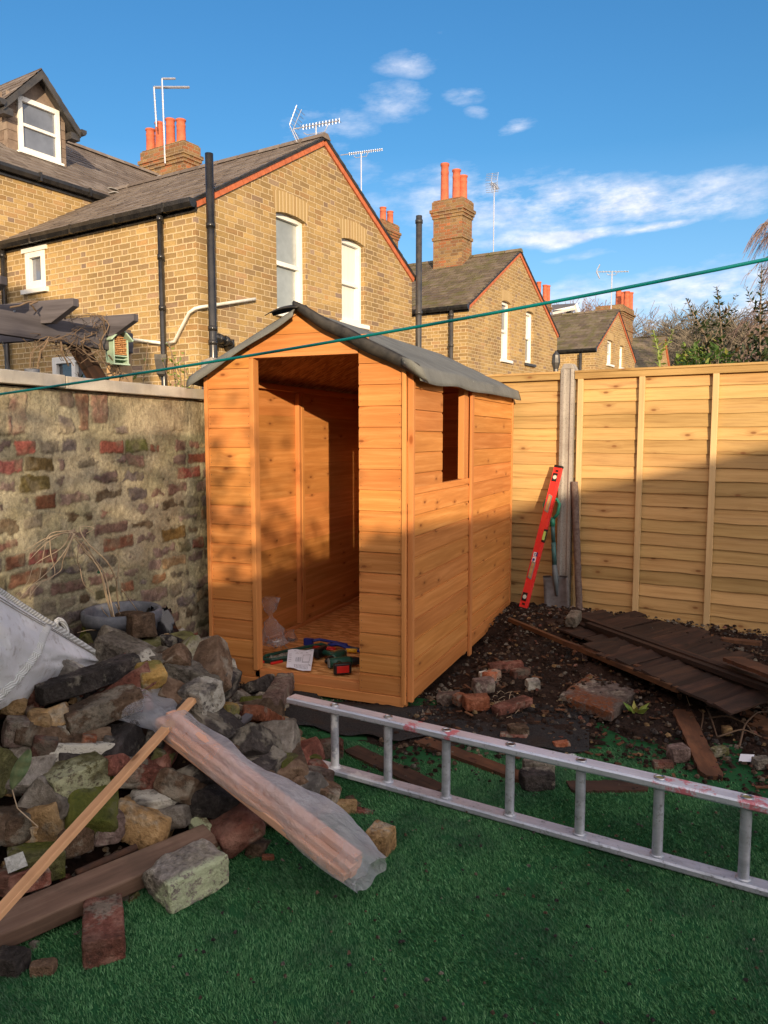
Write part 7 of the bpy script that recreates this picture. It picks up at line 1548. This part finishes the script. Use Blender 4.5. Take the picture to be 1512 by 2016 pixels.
r0, r1 = hit(150, 1720, .05), hit(268, 1668, .05); b = MB(); b.tube([(r1-r0)*(i/8) for i in range(9)], .013, 7); o = b.build('rusty_rod', MATS['rusty_rod'], None, sm=True); o.location = r0; tag(o, 'short dark rod just above the brown timber post', 'rod')
# leaf on the heap and its stalk
fwd = lambda p: -p.x*sin(YAW)+p.y*cos(YAW)
lf = aD(24, 1555, fwd(hit(24, 1555))-.10); t = thing('leaf', 'large dull green leaf standing on the rubble at the left edge', 'leaf', lf); rows = []
tipv, basv = aD(58, 1478, fwd(lf)-.0)-lf, Vector((0, 0, 0)); ax_ = (tipv-basv); rt = Vector((cos(YAW), sin(YAW), 0))
for i in range(13):
    s_ = i/12; w = .026*sin(pi*min(1, s_*.95+.03))**.7; c = basv+ax_*s_; rows.append([c+rt*(w*q_)+Vector((0, 0, .006*(q_*q_)))+(CO-lf).normalized()*(.012*(1-q_*q_)+.004*sin(s_*20)) for q_ in (-1, -.5, 0, .5, 1)])
b = MB(); b.grid(rows)
plain('big_leaf', (.10, .15, .07), .7, col2=(.18, .21, .10), vsc=30, bs=.6, bsc=80); b.build('blade', MATS['big_leaf'], t, sm=True)
b = MB(); b.tube([basv, basv+Vector((.03, -.01, -.05)), aD(75, 1628, fwd(lf)-.04)-lf], .0018, 5); b.build('stalk', MATS['dry_twig'], t)
# white paint square on the green block
c = hit(32, 1700, .085); b = MB(); 
n = 6; P_ = [aD(8, 1690, fwd(c)-.05), aD(45, 1676, fwd(c)-.03), aD(55, 1704, fwd(c)-.06), aD(16, 1720, fwd(c)-.075)]; mid = sum(P_, Vector())/4; nn = (CO-mid).normalized()
b.poly([p-mid+nn*.004 for p in P_], [(0, 0)]*4); b.poly([p-mid-nn*.02 for p in P_][::-1], [(0, 0)]*4)
for i in range(4): j = (i+1) % 4; b.poly([P_[i]-mid+nn*.004, P_[j]-mid+nn*.004, P_[j]-mid-nn*.02, P_[i]-mid-nn*.02][::-1], [(0, 0)]*4)
o = b.build('painted_fragment', MATS['rk_white'], None); o.location = mid; tag(o, 'square white-faced fragment on the green-stained block at the left', 'stone')

# ------------------------------------------------------------------ timber wrapped in plastic
LO, UP_ = aZ(700, 1712, .055), hit(322, 1420, .09); d = (UP_-LO); L = d.length; M = rotM(LO, d); print('bundle', LO, UP_, L)
wb_ = thing('wrapped_timber', 'bundle of pinkish timber in a clear plastic sleeve sloping down to the grass', 'timber bundle', (0, 0, 0)); wb_.matrix_world = M
# local x runs up the bundle, y = across (screen left / near side is -y or +y), z up
right = (M.to_3x3().transposed() @ Vector((cos(YAW), sin(YAW), 0))); sgn = 1 if (M.inverted() @ aZ(760, 1660, .05)).y > 0 else -1
for i, (y, z, w, h_, l0, l1) in enumerate(((-.036, -.014, .036, .028, .01, L*.95), (.0, -.014, .034, .028, .0, L), (.036, -.012, .036, .028, .005, L*.97), (-.022, .014, .04, .024, .008, L*.96), (.02, .014, .042, .026, .0, L), (.0, .040, .042, .024, .004, L*.98))):
    b = MB(); tp = 1-.0; b.box(l0, l1, y-w/2, y+w/2, z-h_/2, z+h_/2, None, long=0); o = b.build('timber_length', MATS['pine_pink'], wb_, bevel=.003); o.rotation_euler = (0, random.uniform(-.006, .006), random.uniform(-.012, .012)); o.scale = (1, .95, 1)
rows = []; nr = 40; ns = 44; rr = random.Random(6)
for i in range(nr+1):
    x = -.05+(L+.26)*i/nr; t = x/L
    far = .066+.065*math.exp(-((t-.2)/.2)**2)+.012*sin(9*t); near = .058+.005*sin(14*t)
    ztop = .062+.022*math.exp(-((t-.3)/.3)**2)+.006*sin(22*t); zb = -.032
    if t < 0: ztop = .05+(ztop-.05)*(1+t/.07); far += .03*(-t/.07); 
    if t > .93: k_ = smooth((t-.97)/.2); pinch = math.exp(-((t-1.0)/.035)**2); ztop = ztop*(1-.45*pinch)*(1-.1*k_); far = far*(1-.3*pinch)+.10*k_; near = near*(1-.3*pinch)+.09*k_; zb = zb+.015*k_
    row = []
    for j in range(ns+1):
        a = 2*pi*j/ns; cy, cz_ = cos(a), sin(a); y = (far if cy > 0 else near)*abs(cy)**.75*(1 if cy > 0 else -1)*sgn; z = (ztop if cz_ > 0 else -zb)*abs(cz_)**.7*(1 if cz_ > 0 else -1)
        p = Vector((x, y, z)); wr = mnoise.fractal(Vector((x*4, y*22, z*22)), .8, 2.2, 4)*.009+.005*sin(x*26+a*3)*(cz_ > 0)
        nrm_ = Vector((0, cy*sgn, cz_)); row.append(p+nrm_*wr+Vector((.006*sin(5*a) if i in (0, nr) else 0, 0, 0)))
    rows.append(row)
b = MB(); b.grid(rows); 
if t: pass
o = b.build('plastic_sleeve', MATS['film'], wb_, sm=True)

# ------------------------------------------------------------------ white bulk sack
outl = [(-170, 1080, 1330), (-110, 1105, 1380), (-50, 1135, 1396), (0, 1163, 1397), (40, 1190, 1392), (80, 1216, 1376), (115, 1238, 1358), (150, 1262, 1345), (180, 1282, 1326), (198, 1296, 1312)]
def ol(px_): return lerp([(a, b_) for a, b_, c_ in outl], px_), lerp([(a, c_) for a, b_, c_ in outl], px_)
bd = lambda px_: 2.55+(px_+0)*.0030
def sackpt(u, v, side):
    px_ = -170+368*u; t_, l_ = ol(px_); py_ = t_+(l_-t_)*v; bl_ = (sin(pi*min(1, max(0, v)))**.6)*(1-.9*u**3)*.17
    w_ = mnoise.fractal(Vector((u*5, v*3.4, side*3)), .85, 2.0, 5)*.05+.026*sin(9*v+7*u+2*sin(5*u))+.022*abs(sin(14*u-8*v))+.03*abs(mnoise.noise(Vector((u*9, v*5, 4))))+.014*abs(mnoise.noise(Vector((u*22, v*12, 7)))) 
    dd = bd(px_)-side*bl_-(w_*sin(pi*v)*(1-.6*u) if side == 1 else 0); return aD(px_, py_, dd)
o0 = aD(0, 1280, 2.5); sk = thing('bulk_sack', 'dirty white woven builders sack slumped on the rubble heap against the wall', 'sack', o0)
N1, N2 = 70, 36; b = MB(); b.grid([[sackpt(j/N1, i/N2, 1)-o0 for j in range(N1+1)] for i in range(N2+1)], uvs=1.2); b.grid([[sackpt(j/N1, i/N2, -1)-o0 for j in range(N1+1)][::-1] for i in range(N2+1)]); b.build('sack_body', MATS['sack'], sk, sm=True)
def ribbon(mb, pts, wid, nrm_, th=.003):
    rows = []
    for i, p in enumerate(pts): tt = (pts[min(i+1, len(pts)-1)]-pts[max(0, i-1)]).normalized(); s_ = tt.cross(nrm_).normalized()*wid/2; rows.append([p-s_, p-s_*.4+nrm_*.002, p+s_*.4+nrm_*.002, p+s_])
    mb.grid(rows)
vn = (CO-o0).normalized()
b = MB(); b_pts = [sackpt(j/40, .02, 1)-o0+vn*.010 for j in range(41)]; ribbon(b, b_pts, .03, vn); o = b.build('hem', MATS['strap'], sk, sm=True); s_ = o.modifiers.new('t', 'SOLIDIFY'); s_.thickness = .006
b = MB(); 
for off in (.012, .02): b.tube([sackpt(j/60, .02+off*3, 1)-o0+vn*.009 for j in range(61)], .0016, 4)
b.build('seam', MATS['tool_grey'], sk)
b = MB(); path = [(.72, .02), (.69, .2), (.66, .42), (.61, .58), (.55, .72), (.47, .86), (.40, .97)]; P_ = []
for i in range(len(path)-1):
    for k_ in range(5): u_ = path[i][0]+(path[i+1][0]-path[i][0])*k_/5; v_ = path[i][1]+(path[i+1][1]-path[i][1])*k_/5; P_.append(sackpt(u_, v_, 1)-o0+vn*(.012+.004*sin(k_+i)))
ribbon(b, P_, .036, vn); o = b.build('strap', MATS['strap'], sk, sm=True); s_ = o.modifiers.new('t', 'SOLIDIFY'); s_.thickness = .004
b = MB(); c = sackpt(.76, .02, 1)-o0+vn*.01; e_ = sackpt(.82, .02, 1)-o0+vn*.01; m_c = (c+e_)/2; P_ = [c]+[m_c+(e_-c)*.55*cos(a)*-1+Vector((0, 0, .045*sin(a))) for a in [pi*i/8 for i in range(1, 8)]]+[e_]; ribbon(b, P_, .02, vn); o = b.build('loop_handle', MATS['strap'], sk, sm=True); s_ = o.modifiers.new('t', 'SOLIDIFY'); s_.thickness = .004

# ------------------------------------------------------------------ plant pot with dead stems
pc = aX(240, 1200, -2.50); pr_ = .178; pz = pc.z-.30; pc.x = -2.50; 
t = thing('plant_pot', 'round grey plastic planter with a rolled rim standing by the old wall', 'plant pot', (pc.x, pc.y, pz)); b = MB(); b.lathe([(.0, 0), (.12, 0), (.135, .02), (.165, .24), (.178, .245), (.184, .27), (.182, .298), (.172, .305), (.160, .298), (.155, .27), (.14, .1), (.0, .1)], 0, 0, 48); b.build('pot', MATS['pot_grey'], t, sm=True)
b = MB(); b.lathe([(.0, .215), (.08, .222), (.152, .215)], 0, 0, 24); b.build('earth', MATS['soil'], t, sm=True)
t2 = thing('bin_liner', 'shiny black plastic bag hanging crumpled from the right side of the planter', 'plastic bag', (pc.x+.12, pc.y+.12, pz+.12)); rows = []
for i in range(12):
    v_ = i/11; rows.append([Vector((.085*cos(a)*(.6+.5*sin(pi*v_))*(1+.2*sin(5*a+i)), .06*sin(a)*(.6+.5*sin(pi*v_)), .17-.28*v_+.01*sin(7*a))) for a in [2*pi*j/18 for j in range(19)]])
b = MB(); b.grid(rows); b.build('bag', MATS['bin_black'], t2, sm=True)
tw = thing('dead_stems', 'dry beige stems of a dead plant arching out of the grey planter over the wall', 'dead plant', (pc.x, pc.y, pz+.2)); o0 = Vector((pc.x, pc.y, pz+.2)); b = MB(); rr = random.Random(2)
CV = [[(222, 1222), (212, 1180), (200, 1130), (180, 1098), (170, 1085), (150, 1060)], [(226, 1222), (216, 1175), (206, 1130), (186, 1100), (165, 1070), (140, 1052)], [(224, 1224), (208, 1170), (196, 1120), (172, 1092), (150, 1062), (142, 1048)],
      [(235, 1200), (230, 1165), (228, 1140), (210, 1105), (175, 1072), (158, 1045), (163, 1036), (185, 1040), (170, 1050)], [(150, 1048), (120, 1050), (85, 1062), (60, 1078), (48, 1084)], [(148, 1046), (105, 1055), (75, 1075), (62, 1090)], [(145, 1045), (100, 1050), (88, 1080), (80, 1125), (78, 1140)], [(140, 1050), (120, 1080), (70, 1110), (55, 1145), (28, 1175)], [(146, 1050), (128, 1085), (95, 1125), (60, 1155), (35, 1182)], [(148, 1050), (125, 1100), (118, 1125), (80, 1148), (55, 1180)], [(98, 1056), (100, 1090), (108, 1130), (85, 1145)], [(120, 1052), (90, 1070), (60, 1100)], [(225, 1226), (218, 1245), (180, 1240), (152, 1246)], [(228, 1190), (245, 1220), (280, 1218)], [(225, 1225), (205, 1205), (200, 1195)], [(230, 1140), (235, 1100), (222, 1090)], [(240, 1160), (262, 1190), (285, 1222)], [(60, 1180), (62, 1155), (90, 1140)], [(158, 1120), (152, 1100), (160, 1072), (175, 1060)], [(158, 1120), (165, 1150), (185, 1168)]]
for i, cvv in enumerate(CV):
    pts = [aX(x, y, -2.50-.0+(.03*sin(i*1.7+k_))) for k_, (x, y) in enumerate(cvv)]
    pts = [Vector((min(-2.4, p.x), p.y, p.z)) for p in pts]; fine = []
    for k_ in range(len(pts)-1):
        for q_ in range(4):
            p0_, p1_, p2_, p3_ = pts[max(0, k_-1)], pts[k_], pts[k_+1], pts[min(len(pts)-1, k_+2)]; tt = q_/4; fine.append(.5*((2*p1_)+(p2_-p0_)*tt+(2*p0_-5*p1_+4*p2_-p3_)*tt**2+(3*p1_-p0_-3*p2_+p3_)*tt**3))
    fine.append(pts[-1]); b.tube([p-o0 for p in fine], [(.0042 if i < 4 else .0026)*(1-.6*j/len(fine)) for j in range(len(fine))], 5)
b.build('stems', MATS['dry_twig'], tw, sm=True)
b = MB(); q_ = aX(196, 1126, -2.49)-o0; b.tube([q_-Vector((0, .008, .0)), q_+Vector((0, .008, 0))], .007, 8); b.build('plant_tie', MATS['tool_green'], tw)

# ------------------------------------------------------------------ pergola, bird house and plants beyond the wall
PX = aD(232, 700, 4.9).x; dpt = PX
pg = thing('pergola', 'dark grey-stained timber pergola with pointed rafter ends beyond the old wall', 'pergola', (PX, 3.5, 0)); o0 = Vector((PX, 3.5, 0))
pt0 = aX(233, 655, PX); b = MB(); b.box(-.055, .055, pt0.y-3.5-.055, pt0.y-3.5+.055, -.3, pt0.z+.02, long=2); b.build('post', MATS['post_wood'], pg, bevel=.003)
ba, bb = aX(-60, 610, PX+.07), aX(208, 660, PX+.07); zb_ = bb.z; b = MB(); b.box(.045, .09, -2.6, pt0.y-3.5+.03, pt0.z-.13, pt0.z-.005, long=1); b.build('beam', MATS['grey_wood'], pg, bevel=.003)
def rafter(px_, py_, dx_, ln_):
    e = aX(px_, py_, PX+dx_); zt_ = e.z+.02; b = MB(); P_ = [(-ln_, -.06), (0-.16, -.06), (0, .02), (0, .06), (-ln_, .06)]
    b.prism([(u+dx_, w+zt_-.04) for u, w in P_], e.y-3.5-.022, e.y-3.5+.022, lambda u, w, d: (u, d, w)); b.build('rafter', MATS['grey_wood'], pg, bevel=.003)
    m_ = MB(); m_.box(dx_-.42, dx_-.405, e.y-3.5-.026, e.y-3.5-.022, zt_-.09, zt_-.02); m_.build('bracket', MATS['steel'], pg)
rafter(150, 603, .32, 1.9); rafter(268, 632, .30, 1.9); rafter(8, 560, .2, 1.9)
e = aX(0, 655, PX-.1); b = MB(); b.box(-1.2, .05, -.75, -.70, e.z-.06, e.z+.05, long=0); b.build('crossbeam', MATS['grey_wood'], pg, bevel=.003)
s0, s1 = aX(145, 668, PX+.03)-o0, aX(200, 760, PX+.03)-o0; b = MB(); M = rotM(s0, s1-s0, up=Vector((1, 0, 0))); b.box(-.05, (s1-s0).length+.2, -.05, .05, -.025, .025, M, long=0); b.build('brace', MATS['dark_wood'], pg, bevel=.003)
# climbing stems
vb = thing('climbing_plant', 'leafless climbing stems tangled round the pergola post', 'climber', (PX, 3.6, 0)); o0 = Vector((PX, 3.6, 0)); b = MB(); rr = random.Random(12)
def px3(pts, xx): return [aX(x, y, xx+rr.uniform(-.04, .04))-o0 for x, y in pts]
for pts in ([(205, 700), (200, 670), (215, 640), (200, 620), (160, 622), (140, 630)], [(208, 720), (190, 690), (165, 680), (165, 665), (190, 655)], [(130, 628), (112, 600), (108, 590)], [(250, 745), (235, 725), (190, 710), (160, 690), (125, 668), (100, 665)], [(240, 740), (215, 715), (180, 712), (165, 690), (160, 672), (175, 668)], [(200, 640), (205, 660), (195, 680), (200, 700), (212, 720)], [(185, 620), (205, 630), (208, 650), (200, 668)], [(120, 665), (95, 672), (80, 690), (75, 720), (72, 735)], [(105, 664), (85, 664), (70, 675), (65, 700), (66, 735)], [(98, 665), (80, 680), (62, 695), (60, 735)], [(100, 666), (112, 680), (115, 668)], [(118, 668), (130, 700), (145, 720)], [(150, 666), (130, 690), (100, 685)], [(70, 612), (60, 600), (75, 592), (20, 605)], [(95, 700), (80, 705), (85, 690)], [(215, 700), (232, 720), (228, 745)], [(170, 700), (200, 690), (196, 668)], [(118, 664), (122, 690), (135, 720)]):
    P_ = px3(pts, PX+.12); fine = []
    for k_ in range(len(P_)-1):
        for q_ in range(3): fine.append(P_[k_].lerp(P_[k_+1], q_/3)+Vector((rr.uniform(-1, 1), rr.uniform(-1, 1), rr.uniform(-1, 1)))*.004)
    fine.append(P_[-1]); b.tube(fine, rr.choice([.0025, .0035, .005]), 5)
for i in range(60):
    x, y = rr.choice([(150, 650), (180, 690), (85, 685), (200, 640), (120, 668)]); P_ = [(x+rr.gauss(0, 16), y+rr.gauss(0, 14))]; 
    for _ in range(3): P_.append((P_[-1][0]+rr.gauss(0, 11), P_[-1][1]+rr.gauss(0, 9)))
    b.tube(px3(P_, PX+.1), .0016, 4)
b.build('stems', MATS['vine'], vb)
# bird / insect house
bc = aX(233, 688, PX+.12); t = thing('insect_house', 'pale green wooden insect house with pitched roof hanging on the pergola post', 'insect house', (PX+.11, bc.y-.0, bc.z-.085), radians(72)); w, h_ = .05, .14
b = MB(); b.prism([(-w, 0), (w, 0), (w, h_), (0, h_+.055), (-w, h_)], .035, .045, lambda u, q_, d: (u, d, q_)); 
for x0, x1 in ((-w, -w+.008), (w-.008, w)): b.box(x0, x1, -.045, .035, 0, h_, long=2)
b.box(-w-.006, w+.006, -.05, .05, -.01, 0); b.box(-w+.008, w-.008, -.045, .035, .04, .046); b.box(-w+.008, w-.008, -.045, .035, .02, .025); b.build('house_body', MATS['bird_green'], t, bevel=.001)
b = MB()
for sg in (-1, 1): P_ = [(0, h_+.06), (sg*.07, h_-.008), (sg*.075, h_+.0), (0, h_+.073)]; b.prism(P_ if sg < 0 else P_[::-1], -.065, .055, lambda u, q_, d: (u, d, q_))
b.build('house_roof', MATS['bird_green'], t, bevel=.001)
b = MB()
for i in range(9):
    for j in range(11):
        x = -.038+.0095*i; z = .055+.011*j
        if z < h_+.045-abs(x)*1.1: b.tube([(x, -.04+.004*((i*j) % 3), z), (x, .03, z)], .0046, 6)
b.build('canes', MATS['cane'], t)
b = MB(); b.tube([(0, .0, -.01), (.01, .0, -.05), (.0, .01, -.12)], .0015, 4); b.build('cord', MATS['dry_twig'], t)
# green climbing plant at the house corner, ferns along the coping
for (px_, py_, top_, n, D0, m_, lb, L_) in [(352, 765, 650, 120, 7.4, 'leaf_light', 'yellow-green leafy plant growing at the house corner behind the wall', .05), (368, 765, 690, 90, 7.3, 'leaf_light', 'leafy stems beside the big black soil pipe foot', .045), (292, 760, 672, 10, 6.0, 'leaf', 'single thin leafy stalk between bird house and downpipe', .035), (262, 762, 735, 90, 5.2, 'leaf', 'low green plant tops just over the coping near the insect house', .05), (150, 745, 722, 30, 5.2, 'leaf', 'small green plant over the coping in front of the low white window', .05)]:
    base = aD(px_, py_, D0); top__ = aD(px_, top_, D0); t = thing('garden_plant', lb, 'plant', (base.x, base.y, -.1)); o_ = Vector((base.x, base.y, -.1)); l = MB(); a = MB(); wd_ = .26 if px_ in (262,) else .1
    for s_ in range(7 if n > 20 else 1):
        a0 = Vector((random.uniform(-wd_, wd_)*.6, random.uniform(-.05, .05), 0)); zt_ = (top__.z+.1)*(random.uniform(.84, 1.0) if n > 20 else 1); pts = [a0, a0+Vector((.03, 0, zt_*.5)), a0+Vector((random.uniform(-.1, .1), 0, zt_*.85)), a0+Vector((random.uniform(-.14, .14), .02, zt_))]; a.tube(pts, .004, 4)
        for k_ in range(n//7+1 if n > 20 else n): q_ = random.uniform(0, 1); p = pts[1].lerp(pts[2], q_*2) if q_ < .5 else pts[2].lerp(pts[3], q_*2-1); p = p+Vector((0, 0, 0)); p.z = max(p.z, base.z-.1); leaf(l, p, Vector((random.uniform(-1, 1), random.uniform(-1, 1), random.uniform(-.2, .8))), L_*random.uniform(.7, 1.3), L_*.45, random.randint(0, 900))
    l.build('leaves', MATS[m_], t); a.build('stems', MATS['vine'], t)
# small things on the coping
q_ = aX(70, 736, WX-.1); b = MB(); b.lathe([(.0, 0), (.03, 0), (.034, .028), (.030, .028), (.0, .01)], 0, 0, 12); o = b.build('small_pot', MATS['pot_grey'], None, sm=True); o.location = (WX-.12, q_.y, 1.665); tag(o, 'small grey dish on the wall coping at the left', 'pot')
b = MB(); b.tube([(0, 0, .0), (-.02, -.02, .14)], .003, 5); b.box(-.03, .03, -.02, .02, 0, .015); o = b.build('garden_clip', MATS['black'], None); o.location = (WX-.12, q_.y-.12, 1.665); tag(o, 'dark clip with a thin stick on the coping beside the small dish', 'clip')
q_ = aP(1090, 712, (F0.x, F0.y+.1), 100); b = MB(); b.lathe([(.0, .1), (.03, .06), (.035, .0), (.02, -.05), (.02, -.3)], 0, 0, 8); o = b.build('fence_finial', MATS['iron'], None); o.location = (q_.x, q_.y+.1, q_.z-.0); tag(o, 'dark finial tip showing behind the fence left of the concrete post', 'finial')

# ------------------------------------------------------------------ unseen blockers behind the photographer, outlines shaped to cast the low evening shade
nb = thing('shade_extension', 'unseen low brick extension behind the photographer, roof line shaped to cast the shade', 'building', (0, 0, 0))
b = MB(); b.prism([(3.95, -.3), (14, -.3), (14, 5.46), (8.24, 4.02), (7.11, 3.72), (6.5, 3.5), (5.24, 3.2), (4.94, 3.03), (3.95, 2.80)], -9.5, -7.0, lambda u, w, d: (u, d, w)); b.build('wall', MATS['stock_brick'], nb)
b = MB(); b.prism([(-14, -.3), (2.72, -.3), (2.72, 5.72), (.3, 6.9), (-3, 7.0), (-9, 4)], -9.6, -7.02, lambda u, w, d: (u, d, w)); nh = thing('shade_house', 'unseen brick house behind the photographer, outline shaped to cast the evening shade', 'house', (0, 0, 0)); b.build('wall', MATS['stock_brick'], nh)
b = MB(); b.prism([(2.7, -.3), (3.97, -.3), (3.97, 2.5), (2.7, 2.5)], -7.4, -7.2, lambda u, w, d: (u, d, w)); o = b.build('shade_wall', MATS['stock_brick'], None); tag(o, 'unseen brick garden wall behind the photographer, added to block low sun', 'wall')
t = thing('dapple_shrub', 'unseen leafy shrub behind the photographer, added for soft dappled shade', 'shrub', (3.3, -6.6, 0)); l = MB(); random.seed(2)  # out-of-view shrub added so gaps between its leaves dapple the sunlight
for i in range(1500):
    v_ = Vector((random.gauss(0, .42), random.gauss(0, .3), 2.95+random.gauss(0, .42))); leaf(l, v_, Vector((random.uniform(-1, 1), random.uniform(-1, 1), random.uniform(-1, 1))), .10, .05, i)
for i in range(240):
    v_ = Vector((.95+random.gauss(0, .35), random.gauss(0, .2), 2.92+random.gauss(0, .12))); leaf(l, v_, Vector((random.uniform(-1, 1), random.uniform(-1, 1), random.uniform(-1, 1))), .10, .05, i)
l.build('leaves', MATS['leaf'], t); a = MB(); a.tube([(0, 0, -.1), (0, 0, 2.9)], .05, 6); a.build('stem', MATS['bark'], t)
